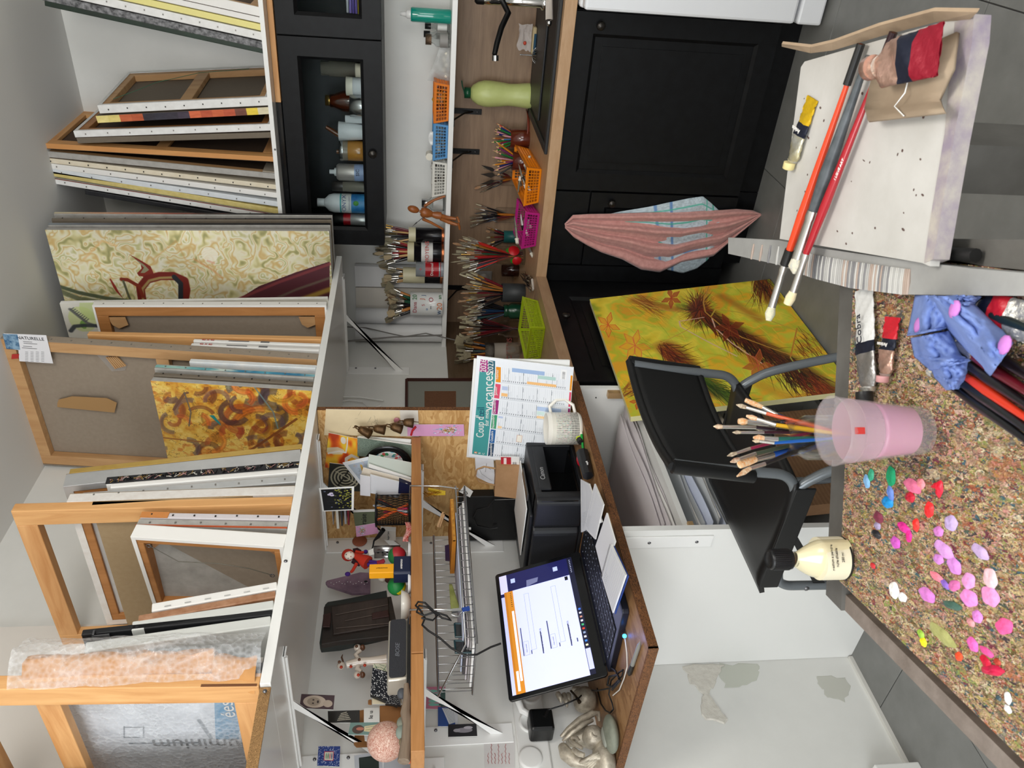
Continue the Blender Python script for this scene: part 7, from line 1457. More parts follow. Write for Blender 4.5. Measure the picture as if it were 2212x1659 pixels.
t=thing('driftwood','grey driftwood stick lying along the shelf edge','driftwood',P(880,1560,0,-1.66));MB().tube([P(x,y,0,-1.665) for x,y in ((878,1478),(880,1510),(876,1540),(881,1565),(879,1600),(872,1645))],[.006,.01,.012,.012,.013,.014],8).build('wood',mat('driftwood','#6f5f50',.9,kind='wood',col2='#8d7c6a',scale=16,stretch=(4,.5,4),bump=.5),t,world=True)
for k_,(px,py,rx,lab,M_) in enumerate(((868,1582,.014,'flat green-grey pebble resting on the driftwood',mat('pebble_green','#7f8a80',.6)),(868,1562,.012,'grey pebble behind the driftwood',m_peb),(870,1603,.009,'small brown pebble on the driftwood',mat('pebble_brown','#74664f',.7)),(868,1498,.011,'dark blue-grey stone by the dotted pouch',mat('stone_dark','#4b4e54',.6)))):
 c_=P(px,py,0,-1.70);t=thing('pebble',lab,'pebble',c_);MB().ball((0,0,0),(rx*.8,rx*1.3,rx),16).build('stone',M_,t)
t=thing('orange_peel','small orange object under the driftwood','object',P(884,1630,0,-1.68));t['label']='small orange plastic shape under the driftwood';MB().ball((0,0,0),(.012,.022,.006),12).build('body',mat('orange_plastic','#c9552a',.4),t)
def pic(label,BL,BR,TR,TL,X,im,nm,name='postcard',cat_='postcard'):return card(name,label,cat_,quadw(BL,BR,TR,TL,0,X),imat(nm,im,.3),.0015)
im=blank(160,240,'#4a363c');ell(im,.5,.42,.44,.34,'#c9b8a8');ell(im,.5,.4,.3,.2,'#a89888');ell(im,.38,.38,.05,.03,'#3a2c28');ell(im,.62,.38,.05,.03,'#3a2c28');ell(im,.5,.52,.1,.03,'#3a2c28');ell(im,.4,.82,.25,.14,'#bfae9e')
pic('postcard of a round carved stone face on the bracket at the left',(720,1533),(723,1502),(651,1499),(647,1529),-1.88,im,'stone_face')
im=blank(120,240,'#23211f');[stroke(im,[(.2+.14*i,.3+.03*i),(.3+.14*i,.7-.03*i)],9,'#b8b0a0',.9) for i in range(5)];stroke(im,[(.1,.55),(.95,.5)],2,'#50483e')
pic('black and white picture of tied bundles stuck on the bracket',(777,1561),(777,1534),(708,1536),(709,1561),-1.92,im,'bundle_picture')
im=blank(140,220,'#6a8680');ell(im,.45,.3,.36,.2,'#4a3a34');ell(im,.5,.36,.14,.13,'#a86a58');fillp(im,[(.3,.5),(.7,.5),(.85,1),(.2,1)],'#cdbd96');stroke(im,[(.4,.55),(.5,1)],5,'#7a8a5a');stroke(im,[(.6,.55),(.75,1)],4,'#5a7a7a')
pic('postcard of a hatted figure in a cream shawl in front of the cardboard box',(817,1588),(818,1560),(757,1561),(752,1587),-1.88,im,'hat_figure')
im=blank(240,240,'#22408c')
for k_ in range(240):u,v=rg.random(),rg.random();ell(im,u,v,.018,.018,rg.choice(['#d8dce8','#16285c','#c4cbe0']),.9)
rect(im,.28,.28,.74,.72,'#c03a4a');rect(im,.31,.31,.71,.69,'#e3e0d4')
for j,c_2 in enumerate(('#4a8a4c','#2a6a3c','#c02a3a','#2a3a6c')):ell(im,.51,.38+.085*j,.16,.022,c_2)
pic('blue and white tile-patterned magnet with small fish, stuck on the wall at the left',(733,1656),(735,1612),(688,1612),(685,1654),-2.06,im,'tile_magnet','magnet','magnet')
im=blank(200,220,'#c97a94');rect(im,0,.3,1,1,'#c97a94')
for u in (.2,.35,.5,.65,.8):ell(im,u,.5,.07,.16,'#7fc4b4');rect(im,u-.05,.5,u+.05,.9,'#7fc4b4');rect(im,u-.03,.75,u+.03,1,'#2a2e34')
rect(im,.1,.82,.9,1,'#3a5a54')
pic('pink and turquoise postcard of domes stuck under the pine shelf',(962,1532),(962,1483),(907,1484),(907,1531),-2.09,im,'dome_postcard')
im=blank(180,200,'#24488c');fillp(im,[(.1,.55),(.95,.2),(.95,.9),(.2,.85)],'#cfd3d8');[stroke(im,[(.2,.6+.05*i),(.95,.3+.09*i)],2,'#50565e') for i in range(6)];rect(im,.0,.85,1,1,'#c9ccd2')
pic('small postcard of a white building against blue sky under the pine shelf',(990,1569),(988,1529),(946,1527),(946,1569),-2.085,im,'building_postcard')
im=blank(160,220,'#1b1a20');ell(im,.5,.55,.2,.3,'#8c8890');ell(im,.5,.3,.14,.12,'#a09ca4');ell(im,.7,.7,.12,.16,'#b4b0b8')
pic('dark photograph of a pale veiled sculpture under the pine shelf',(1031,1590),(1029,1563),(968,1565),(968,1592),-2.08,im,'sculpture_photo')
t=thing('framed_display','pale framed display with a dark green screen at the left end of the pine shelf','display',P(860,1640,0,-1.98));q=quadw((828,1690),(826,1622),(765,1632),(768,1690),0,-1.98)
MB().hexa([q[0]-V((.02,0,0)),q[1]-V((.02,0,0)),q[1],q[0],q[3]-V((.02,0,0)),q[2]-V((.02,0,0)),q[2],q[3]]).build('frame',mat('display_frame','#a9adb4',.4),t,world=True)
MB().quad([tuple(onq(q,.0,.86)),tuple(onq(q,.88,.86)),tuple(onq(q,.88,.16)),tuple(onq(q,0,.16))]).build('screen',mat('display_green','#1f2a26',.2),t,world=True)
MB().bx(-2.0,-1.98,q[0].y+.0,q[1].y,TZ+.001,q[0].z+.001).build('stand',mat('display_frame','#a9adb4',.4),t,world=True)
# ---- wire basket hung under the pine shelf
m_wire=mat('chromed_wire','#9a9a9a',.2,.9);t=thing('wire_basket','chromed wire basket hooked under the pine shelf, full of papers','wire basket',(-1.8,1.47,1.27))
bx0,bx1,by0,by1,bz,bt=-1.85,-1.64,1.225,1.80,1.262,1.352
k=MB()
for z_,x0_ in ((bz,bx0),):k.tube([(bx0,by0,z_),(bx1,by0,z_),(bx1,by1,z_),(bx0,by1,z_),(bx0,by0,z_)],.0028,6,sm=False)
k.tube([(bx0,by0,bt),(bx0,by1,bt)],.0032,6).tube([(bx0,by0,bt),(bx1,by0,bz+.028),(bx1,by1,bz+.028)],.0028,6);k.build('frame',m_wire,t,world=True)
for i in range(22):
 y_=by0+.02+i*(by1-by0-.04)/21;MB().tube([(bx0,y_,bt),(bx0,y_,bz),(bx1,y_,bz),(bx1,y_,bz+.028)],.0014,5).build('wire',m_wire,t,world=True)
for i in range(6):x_=bx0+(bx1-bx0)*(i+.5)/6;MB().tube([(x_,by0,bt-.07*(i+.5)/6),(x_,by0,bz),(x_,by1,bz)],.0014,5).build('wire',m_wire,t,world=True)
for y_ in (1.79,1.325):MB().tube([(bx1,y_,bz+.02),(bx1+.012,y_,1.34),(bx1+.014,y_,1.428),(bx1-.04,y_,1.429)],.0025,6).build('hook',m_chrome,t,world=True)
def slabxy(name,label,cat_,x0,x1,y0,y1,z,th,M_,rot=0,bev=.001):
 t=thing(name,label,cat_,((x0+x1)/2,(y0+y1)/2,z),R(rot));MB().bx(-(x1-x0)/2,(x1-x0)/2,-(y1-y0)/2,(y1-y0)/2,0,th).build('sheets',M_,t,bevel=bev);return t
z_=bz+.003
for k_,(th,M_,lab,r_) in enumerate(((.006,m_pap[0],'white paper pile at the bottom of the wire basket',0),(.005,mat('pile_grey','#8f8b8a',.7),'grey magazine above the white pile in the wire basket',1),(.004,m_pap[1],'mauve papers in the middle of the wire basket pile',-1),(.006,mat('pile_dark','#4a4648',.6),'dark folder in the wire basket pile',.5),(.004,m_pap[6],'bluish papers on top of the wire basket pile',-.6))):
 slabxy('paper_pile',lab,'paper',-1.84+.003*k_,-1.665,1.24+.01*k_,1.76-.012*k_,z_,th,M_,r_);z_+=th+.0008
q=quadw((985,1168),(978,1080),(957,1050),(957,1105),0,-1.70)
a_,b_=P(980,1078,0,-1.66),P(980,1167,0,-1.66);t=thing('orange_notebook','worn orange-yellow notebook standing on the basket papers','notebook',(a_+b_)/2)
zb=a_.z;MB().hexa([(-1.66,b_.y,zb),(-1.66,a_.y,zb),(-1.80,a_.y+.0,zb+.0),(-1.80,b_.y,zb),(-1.66,b_.y,zb+.011),(-1.66,a_.y,zb+.011),(-1.80,a_.y,zb+.013),(-1.80,b_.y,zb+.013)]).build('cover',mat('ochre_cover','#b8761c',.5,kind='noise',col2='#a2641a',scale=20),t,world=True)
MB().bx(-1.664,-1.6595,b_.y,a_.y,zb+.002,zb+.009).build('pages',mat('stained_pages','#d9a040',.7,kind='noise',col2='#8a5418',scale=50),t,world=True)
t=thing('gold_peg','yellow peg with gold tinsel clipped to the notebook','peg',P(945,1065,0,-1.68));MB().tube([P(925,1057,0,-1.68),P(962,1064,0,-1.68)],.005,4,sm=False).tube([P(925,1067,0,-1.68),P(962,1066,0,-1.68)],.005,4,sm=False).build('peg',mat('peg_yellow','#cfae2c',.5),t,world=True)
k=MB();[k.tube([P(935+rg.uniform(-22,20),1064+rg.uniform(-4,4),0,-1.67),P(935+rg.uniform(-22,20),1068+rg.uniform(-6,8),0,-1.665)],.0008,3) for i in range(26)];k.build('tinsel',mat('gold_tinsel','#c9922c',.2,.9),t,world=True,kind='stuff')
t=thing('wooden_peg','plain wooden clothes peg by the notebook in the wire basket','peg',P(950,1125,0,-1.68));MB().tube([P(957,1108,0,-1.68),P(946,1137,0,-1.68)],.0045,4,sm=False).tube([P(959,1112,0,-1.68),P(950,1138,0,-1.685)],.004,4,sm=False).build('peg',mat('peg_wood','#b08c66',.7),t,world=True)
slab('purple_booklet','brown and purple booklet standing in the wire basket','booklet',[(961,1178),(983,1172),(985,1212),(962,1210)],-1.78,.004,mat('brown_purple','#3a2420',.5,kind='noise',col2='#2e1a4a',scale=12))
t=thing('green_leaf_strip','dried green pointed leaf lying in the wire basket','leaf',P(985,1290,0,-1.75));MB().grid(lambda u,v:P(970+22*v*(.3+.7*u)+4*u,1262+60*u,0,-1.74+.004*math.sin(4*u)),12,4).build('leaf',mat('dried_leaf','#6b7034',.7,kind='noise',col2='#8b8f50',scale=30,bump=.5),t,world=True,solid=.0015)
t=thing('sunglasses','dark teal sunglasses with smoke lenses in the wire basket','sunglasses',P(1010,1380,0,-1.70));m_sg=mat('teal_frame','#1c3a40',.25);
for y0_,y1_ in ((1347,1376),(1384,1410)):
 c_=[P(982,y0_,0,-1.70),P(1022,y0_+2,0,-1.70),P(1022,y1_,0,-1.70),P(984,y1_,0,-1.70)];MB().tube(c_+[c_[0]],.003,6,sm=False).build('rim',m_sg,t,world=True);MB().add([tuple(p_) for p_ in c_],[(0,1,2,3)]).build('lens',mat('smoke_lens','#2a2c2e',.1,alpha=.85),t,world=True,solid=.001)
t=thing('hdmi_cable','black cable knotted over the shelf edge and hanging down to the laptop','cable',P(930,1330,0,-1.62));cp=[(1082,1390),(1060,1398),(1030,1414),(1005,1416),(975,1400),(950,1378),(925,1362),(912,1350),(918,1335),(908,1318),(898,1308),(903,1300),(918,1302),(935,1318),(955,1335),(975,1340),(965,1330),(940,1322),(915,1330),(900,1322),(905,1308),(925,1312),(945,1330),(935,1340),(910,1335)]
MB().tube([P(x,y,0,-1.61-.0015*(i%3)) for i,(x,y) in enumerate(cp)],.0026,7).build('cable',m_cab,t,world=True)
t=thing('binder_clip','blue binder clip with wire handles on the wire basket edge','clip',P(1000,1320,0,-1.635));MB().tube([P(998,1318,0,-1.635),P(1014,1314,0,-1.635)],.006,4,sm=False).build('body',mat('clip_blue','#1d3f8c',.3),t,world=True);MB().tube([P(975,1328,0,-1.635),P(990,1332,0,-1.635),P(997,1324,0,-1.635)],.002,6).tube([P(975,1320,0,-1.635),P(997,1318,0,-1.635)],.006,4,sm=False).build('handles',m_steel,t,world=True)
# ---- things on the wall behind the partition: white cables, framed picture
t=thing('white_usb_cable','white cable bundle hanging on the wall behind the partition','cable',P(760,865,0,XL+.02));MB().tube([P(x,y,0,XL+.02) for x,y in ((712,884),(715,868),(740,857),(780,858),(828,865))],.0035,7).tube([P(x,y,0,XL+.02) for x,y in ((722,884),(730,868),(755,864),(785,868),(798,882))],.003,7).tube([P(x,y,0,XL+.02) for x,y in ((712,886),(735,876),(765,884))],.003,7).build('cable',m_white,t,world=True)
MB().tube([P(806,883,0,XL+.02),P(822,876,0,XL+.02)],.006,8).build('plug',m_white,t,world=True)
q=quadw((1012,885),(1028,822),(878,822),(878,885),0,XL+.03);t=card('framed_picture','picture with a dark red frame and a brown print leaning behind the partition','picture',q,mat('passepartout','#86877f',.6),.012,part='passepartout');q=[q[0]-V((0,.12,0)),q[1],q[2],q[3]-V((0,.12,0))]
for i in range(4):a_,b_=q[i],q[(i+1)%4];MB().tube([a_+V((.004,0,0)),b_+V((.004,0,0))],.0085,4,sm=False).build('frame_bar',mat('frame_red_brown','#3e1d17',.4),t,world=True)
MB().add([tuple(P(x,y,0,XL+.031)) for x,y in ((985,885),(985,845),(917,845),(917,885))],[(0,1,2,3)]).build('brown_print',mat('brown_print','#5c3a26',.6,kind='chips',col2='#7a553c',scale=200),t,world=True,solid=.001)
t=thing('brown_box','brown patterned box standing behind the partition by the brushes','box',P(1200,860,0,-1.95));a_=P(990,885,0,-1.98);MB().bx(-2.08,-1.99,2.3,2.52,WZ+.001,1.2).build('box',mat('pattern_box','#4a3424',.7,kind='chips',col2='#2c1c10',scale=150),t,world=True)
# ================================================================ YELLOW PAINTING, CHAIR
TLp,TRp=V((-1.475,1.885,.733)),V((-1.475,2.655,.722));BRp=V((-1.362,2.695,.004));hv=TRp-BRp
BLp=TLp-hv;xw=(TRp-TLp);Wp=xw.length;Hp=hv.length;yv=hv.cross(xw).normalized()
M=frame_m(BLp,xw,yv);t=thing('painting','large yellow-green painting of lotus flowers and dark root clusters leaning on the corner cabinet','painting',M=M)
MB().bx(0,Wp,0,.02,0,Hp).build('canvas_cloth',mat('cream_canvas_edge','#d9d3a0',.6),t,bevel=.001)
inv=M.inverted();oc=inv@CAM
def q3(px,py):q_=inv@P(px,py,2,.3);d=q_-oc;k_=-oc.y/d.y;s_=oc+d*k_;return (s_.x/Wp,1-s_.z/Hp)
def z3(pts):return [q3(1140+a_/3.456,440+b_/3.456) for a_,b_ in pts]
IW,IH=1000,920;rg=random.Random(5)
im=rampc(vnoise(IW,IH,5,5,41,4),['#94a02a','#d8c034','#e4d044','#c4c83c','#e8b02c','#b4b830','#dca02c'])
def hairs(c_,n,a0,a1,l0,l1,cols,w=3,al=.6,sp=8):
 for i in range(n):
  a_=R(rg.uniform(a0,a1));l_=rg.uniform(l0,l1);x,y=c_[0]+rg.uniform(-sp,sp),c_[1]+rg.uniform(-sp,sp);b_=rg.uniform(-.25,.25)
  stroke(im,[q3(x,y),q3(x+l_*.5*math.cos(a_),y+l_*.5*math.sin(a_)),q3(x+l_*math.cos(a_+b_),y+l_*math.sin(a_+b_))],rg.uniform(w*.5,w),rg.choice(cols),al,1.5,taper=True)
for i in range(520):hairs((rg.uniform(1290,1790),rg.uniform(605,905)),1,10,60,25,75,['#ecdc58','#a8b42c','#dcb02c','#ccc844','#e4bc30','#8c9c28'],5,.5)
BR_=['#2a160e','#3c1a10','#561f12','#6d2a14','#241a0c'];RD=['#6d2414','#8a3418','#a24a1c','#542012']
stroke(im,[q3(1508,668),q3(1600,725),q3(1700,780),q3(1800,850)],95,'#4a2110',.75,45);stroke(im,[q3(1440,750),q3(1480,790),q3(1540,845)],95,'#7a3a16',.75,50);stroke(im,[q3(1640,605),q3(1670,650)],70,'#5c2c12',.7,40);stroke(im,[q3(1490,800),q3(1590,875)],50,'#3a5218',.7,30);stroke(im,[q3(1370,650),q3(1460,668)],50,'#9a5a1c',.6,30);stroke(im,[q3(1560,640),q3(1640,690)],50,'#9a4a1c',.5,35);stroke(im,[q3(1640,830),q3(1770,890)],60,'#d0801c',.5,40)
for k_ in range(26):hairs((1505+k_*11,672+k_*7.0),22,15,65,30,70,BR_ if k_<22 else RD,6,.8,12+k_*.5)
for a_ in range(0,360,8):hairs((1508,668),6,a_,a_+8,25,50,BR_+RD,4,.8,5)
for k_ in range(9):hairs((1430+k_*8,745+k_*12),24,-5,75,30,75,RD+BR_[:2],6,.75,12)
for k_ in range(10):hairs((1470+k_*14,790+k_*9),16,5,50,40,75,['#26420f','#3c5a16','#1e300c','#54701c'],5,.8,9)
hairs((1645,610),90,20,110,20,60,RD+BR_,5,.75,18);hairs((1375,650),60,0,40,40,90,['#7d3c16','#8c5018'],4,.6,14);hairs((1740,730),60,30,60,30,70,['#7d3c16','#5a2c12'],5,.6,25);hairs((1350,850),30,300,360,25,50,RD,5,.6,12);hairs((1740,870),60,150,200,20,60,['#c9721c','#b05a16','#d0a030'],6,.6,18)
for pl,w_,c_ in (([(1350,620),(1310,740),(1325,810),(1370,850),(1440,910),(1600,1000),(1900,1110),(2212,1200)],7,'#b98a3a'),([(1315,850),(1130,880),(1140,920),(1340,1030),(1560,1140)],6,'#d8b0a0'),([(1375,860),(1400,930),(1520,1040),(1800,1230)],7,'#d8ae98'),([(1370,840),(1400,790),(1560,810),(1800,870),(2212,1030)],7,'#bfa63c'),([(700,690),(900,750),(1050,800),(1200,805)],6,'#c98a3a'),([(740,680),(900,770),(1060,805)],5,'#c9a04a'),([(1690,570),(1670,640),(1710,705),(1620,730),(1700,750),(1990,765)],6,'#c0b04a'),([(1290,870),(1180,950),(1000,1040),(800,1080)],5,'#c9a040'),([(2010,930),(1960,1150)],6,'#c07a30'),([(1960,1150),(2030,1260)],5,'#a8b050')):
 stroke(im,z3(pl),w_,c_,.95,2)
def flower(cx,cy,r_,cc,ed,n=5,a0=0):
 for i in range(n):
  a_=a0+i*2*math.pi/n*.9;c2,s2=math.cos(a_),math.sin(a_);tip=(cx+r_*c2,cy+r_*s2);l_=(cx+r_*.5*c2-r_*.22*s2,cy+r_*.5*s2+r_*.22*c2);m_=(cx+r_*.5*c2+r_*.22*s2,cy+r_*.5*s2-r_*.22*c2)
  fillp(im,z3([(cx,cy),l_,tip,m_]),cc,.7);stroke(im,z3([(cx,cy),l_,tip,m_,(cx,cy)]),3,ed,.9,1)
flower(600,905,95,'#e8942c','#d8502c',5,.4);flower(800,1060,120,'#e8a42c','#dc6840',6,.2);flower(1070,705,80,'#a8441c','#b23a22',5,-1.8);flower(1720,1205,120,'#b05a22','#c45a3a',6,.1);flower(1505,925,115,'#7a2c18','#8c3a22',5,-.3);flower(820,1480,60,'#c25a1c','#b83a1c',4,.3)
MB().quad([(0,-.0008,0),(Wp,-.0008,0),(Wp,-.0008,Hp),(0,-.0008,Hp)]).build('painted_face',imat('lotus_painting',im*1.04,.4),t)
t=thing('jute_panel','brown jute-covered panel standing on the floor behind the chair','panel',(-1.46,1.8,0));MB().hexa([(-1.455,1.50,.001),(-1.415,1.50,.001),(-1.415,1.92,.001),(-1.455,1.92,.001),(-1.495,1.50,.34),(-1.455,1.50,.34),(-1.455,1.92,.34),(-1.495,1.92,.34)]).build('cloth',mat('jute','#6d4e34',.95,kind='cloth',col2='#8b6a4a',scale=40,bump=.5),t,world=True)
m_tub=mat('grey_tube','#6f7478',.32,.4);m_cbk=mat('chair_black','#0b0b0c',.42)
t=thing('folding_chair','black folding chair with grey steel tubes between desk and painting table','chair',(-1.45,1.62,0));YA,YC=1.405,1.845;KS=.862;sc_=lambda p_:CAM+(V(p_)-CAM)*KS
def sweep(pts,r,nm,M_,n=10):
 pts=[sc_(p_) for p_ in pts];pts.append(V((pts[-1].x,pts[-1].y,.012)));o=[]
 for i in range(len(pts)-1):
  for j in range(5):
   t_=j/5;p0,p1,p2,p3=pts[max(i-1,0)],pts[i],pts[i+1],pts[min(i+2,len(pts)-1)]
   o.append(.5*((2*V(p1))+(V(p2)-V(p0))*t_+(2*V(p0)-5*V(p1)+4*V(p2)-V(p3))*t_*t_+(3*V(p1)-V(p0)-3*V(p2)+V(p3))*t_**3))
 if nm:o.append(V(pts[-1]));return MB().tube(o,r,n).build(nm,M_,t,world=True)
for Y_ in (YA,YC):
 sweep([(-1.215,Y_,.79),(-1.232,Y_,.68),(-1.245,Y_,.56),(-1.255,Y_,.50),(-1.29,Y_,.462),(-1.36,Y_,.44),(-1.5,Y_,.425),(-1.62,Y_,.41),(-1.665,Y_,.38),(-1.672,Y_,.3),(-1.675,Y_,.012)],.0115,'frame_tube',m_tub)
 sweep([(-1.30,Y_,.45),(-1.27,Y_,.42),(-1.235,Y_,.36),(-1.19,Y_,.2),(-1.15,Y_,.012)],.0115,'leg',m_tub)
 MB().hexa([sc_(p_) for p_ in [(-1.50,Y_-.004,.40),(-1.47,Y_-.004,.40),(-1.66,Y_-.004,.26),(-1.675,Y_-.004,.285)]+[(-1.50,Y_+.004,.40),(-1.47,Y_+.004,.40),(-1.66,Y_+.004,.26),(-1.675,Y_+.004,.285)]]).build('strut',m_cbk,t,world=True)
 MB().ball(sc_((-1.672,Y_-.012,.315)),(.007,.004,.007),10).build('bolt',m_screw,t,world=True)
 for x_ in (-1.675,-1.15):MB().cyl((x_*KS,Y_*KS,.0),(x_*KS,Y_*KS,.022),.015,n=12).build('foot_cap',m_capb,t,world=True)
def bk_(u,v):c_=4*(u-.5)**2;return sc_((-1.213-.075*(1-v)*.45-.035*(1-c_),YA-.012+(YC-YA+.024)*u,.585+.215*v))
MB().grid(bk_,18,8).build('backrest',m_cbk,t,world=True,solid=.012)
for v_ in (0,1):MB().tube([bk_(i/14,v_) for i in range(15)],.010,8).build('backrest_edge',m_cbk,t,world=True)
for u_ in (0,1):MB().tube([bk_(u_,i/4) for i in range(5)],.015,10).build('backrest_side',m_cbk,t,world=True)
MB().grid(lambda u,v:sc_((-1.275-.405*u-.02*math.sin(3.14*v)*u,YA-.015+(YC-YA+.03)*v,.452+.012*(2*v-1)**2-.012*math.sin(3.14*u)-(.03*max(0,u-.9)*10*.6))),16,12).build('seat',m_cbk,t,world=True,solid=.012)
for Y_ in (YA-.012,YC+.012):MB().hexa([sc_(p_) for p_ in ((-1.66,Y_-.004,.405),(-1.29,Y_-.004,.405),(-1.29,Y_+.004,.405),(-1.66,Y_+.004,.405),(-1.66,Y_-.004,.462),(-1.29,Y_-.004,.462),(-1.29,Y_+.004,.462),(-1.66,Y_+.004,.462))]).build('seat_skirt',m_cbk,t,world=True,bevel=.003)
# ================================================================ PAINTING TABLE
PZ=.80;tb=lambda px,py,z=PZ:P(px,py,2,z)
A_=tb(1812,1248);B_=tb(2212,1636);C_=tb(1840,650);ex=(C_-A_).normalized();ey=V((-ex.y,ex.x,0));ang=math.atan2(ex.y,ex.x)
Mt_=Matrix.Translation(V((A_.x,A_.y,0)))@Matrix.Rotation(ang,4,'Z');W_=.47;dl=(B_-A_).normalized()
t=thing('painting_table','grey wooden painting table whose top is a palette crusted with dried paint','table',M=Mt_)
m_gw=mat('grey_painted_wood','#55534f',.55,kind='noise',col2='#696763',scale=12,bump=.15);m_gl=mat('pale_grey_wood','#8d8d8b',.5,kind='noise',col2='#a2a2a0',scale=9,bump=.1)
def tp(u,d,z):q_=A_+ex*u+dl*d;return (q_.x,q_.y,z)
def tbx(u0,u1,d0,d1,z0,z1):return MB().hexa([tp(u0,d1,z0),tp(u1,d1,z0),tp(u1,d0,z0),tp(u0,d0,z0),tp(u0,d1,z1),tp(u1,d1,z1),tp(u1,d0,z1),tp(u0,d0,z1)])
tbx(-.05,W_+.04,-.045,0,PZ-.03,PZ-.006).build('far_rail',m_gw,t,world=True)
tbx(-.05,-.026,0,.8,PZ-.045,PZ-.012).build('left_rail',mat('splattered_wood','#6d625a',.6,kind='noise',col2='#8b8078',scale=30,bump=.3),t,world=True);tbx(-.026,-.004,0,.8,PZ-.05,PZ-.035).build('gap_board',mat('gap_brown','#3c332c',.7),t,world=True)
tbx(-.05,W_+.03,.76,.8,PZ-.045,PZ-.01).build('near_rail',m_gw,t,world=True)
for x_ in (.0,W_-.02):
 for y_ in (.03,.77):c_=tp(x_,y_,0);MB().bx(c_[0]-.02,c_[0]+.02,c_[1]-.02,c_[1]+.02,0,PZ-.045).build('leg',m_gw,t,world=True)
mp_=bpy.data.materials.new('palette_crust');mp_.use_nodes=True;N=mp_.node_tree.nodes;L=mp_.node_tree.links;b_=N['Principled BSDF'];b_.inputs['Roughness'].default_value=.42
tc=N.new('ShaderNodeTexCoord');cols_=['#6a5a2a','#b09a4a','#85704a','#ccae80','#a0543a','#e8d8b4','#7a3444','#4a5a4c','#c07048','#dcc48c','#94805c','#e8c4b0','#3e6470','#b8947a','#c8a088','#453a3e','#9aa455','#d8988c']
def layer(sc,seed,st):
 w=N.new('ShaderNodeTexNoise');w.inputs['Scale'].default_value=sc*.7;w.inputs['Detail'].default_value=4;m9=N.new('ShaderNodeVectorMath');m9.operation='SCALE';m9.inputs['Scale'].default_value=1.6/sc*st;ad=N.new('ShaderNodeVectorMath');v_=N.new('ShaderNodeTexVoronoi');v_.inputs['Scale'].default_value=sc
 mm=N.new('ShaderNodeMapping');mm.inputs['Location'].default_value=(seed,seed*2,0);mm.inputs['Rotation'].default_value=(0,0,seed);mm.inputs['Scale'].default_value=(1,.5,1);L.new(tc.outputs['Object'],mm.inputs[0]);L.new(mm.outputs[0],w.inputs[0]);L.new(w.outputs[1],m9.inputs[0]);L.new(mm.outputs[0],ad.inputs[0]);L.new(m9.outputs[0],ad.inputs[1]);L.new(ad.outputs[0],v_.inputs[0])
 sp=N.new('ShaderNodeSeparateColor');L.new(v_.outputs['Color'],sp.inputs[0]);r_=N.new('ShaderNodeValToRGB');r_.color_ramp.interpolation='CONSTANT'
 while len(r_.color_ramp.elements)<len(cols_):r_.color_ramp.elements.new(.5)
 for i,c_ in enumerate(cols_):r_.color_ramp.elements[i].position=i/len(cols_)
 for i,c_ in enumerate(cols_):r_.color_ramp.elements[i].color=lin(cols_[(i*7+int(seed*3))%len(cols_)])
 L.new(sp.outputs[0],r_.inputs[0]);return r_,sp,v_
l1,s1,v1=layer(260,.3,3.4);l2,s2,v2=layer(620,1.1,3.4);l3,s3,v3=layer(80,2.2,3.6)
mx=N.new('ShaderNodeMix');mx.data_type='RGBA';gt=N.new('ShaderNodeMath');gt.operation='GREATER_THAN';gt.inputs[1].default_value=.42;L.new(s1.outputs[1],gt.inputs[0]);L.new(gt.outputs[0],mx.inputs[0]);L.new(l1.outputs[0],mx.inputs[6]);L.new(l2.outputs[0],mx.inputs[7])
m2=N.new('ShaderNodeMix');m2.data_type='RGBA';g2=N.new('ShaderNodeMath');g2.operation='GREATER_THAN';g2.inputs[1].default_value=.8;L.new(s3.outputs[1],g2.inputs[0]);mu=N.new('ShaderNodeMath');mu.operation='MULTIPLY';mu.inputs[1].default_value=.5;L.new(g2.outputs[0],mu.inputs[0]);L.new(mu.outputs[0],m2.inputs[0]);L.new(mx.outputs[2],m2.inputs[6]);L.new(l3.outputs[0],m2.inputs[7]);L.new(m2.outputs[2],b_.inputs['Base Color'])
bp=N.new('ShaderNodeBump');bp.inputs['Strength'].default_value=.9;bp.inputs['Distance'].default_value=.003;L.new(v1.outputs[0],bp.inputs['Height']);b3=N.new('ShaderNodeBump');b3.inputs['Strength'].default_value=.6;b3.inputs['Distance'].default_value=.0015;L.new(v2.outputs[0],b3.inputs['Height']);L.new(bp.outputs[0],b3.inputs['Normal']);L.new(b3.outputs[0],b_.inputs['Normal'])
pal=tbx(-.004,W_+.02,.002,.77,PZ-.025,PZ).build('palette_board',mp_,t,world=True)
rg=random.Random(9);DK=('#0a78b8','#a80c24','#d0142c','#e01c20','#e82620','#17171c','#b40c38','#e8d80c','#c82080','#e4e4dc')
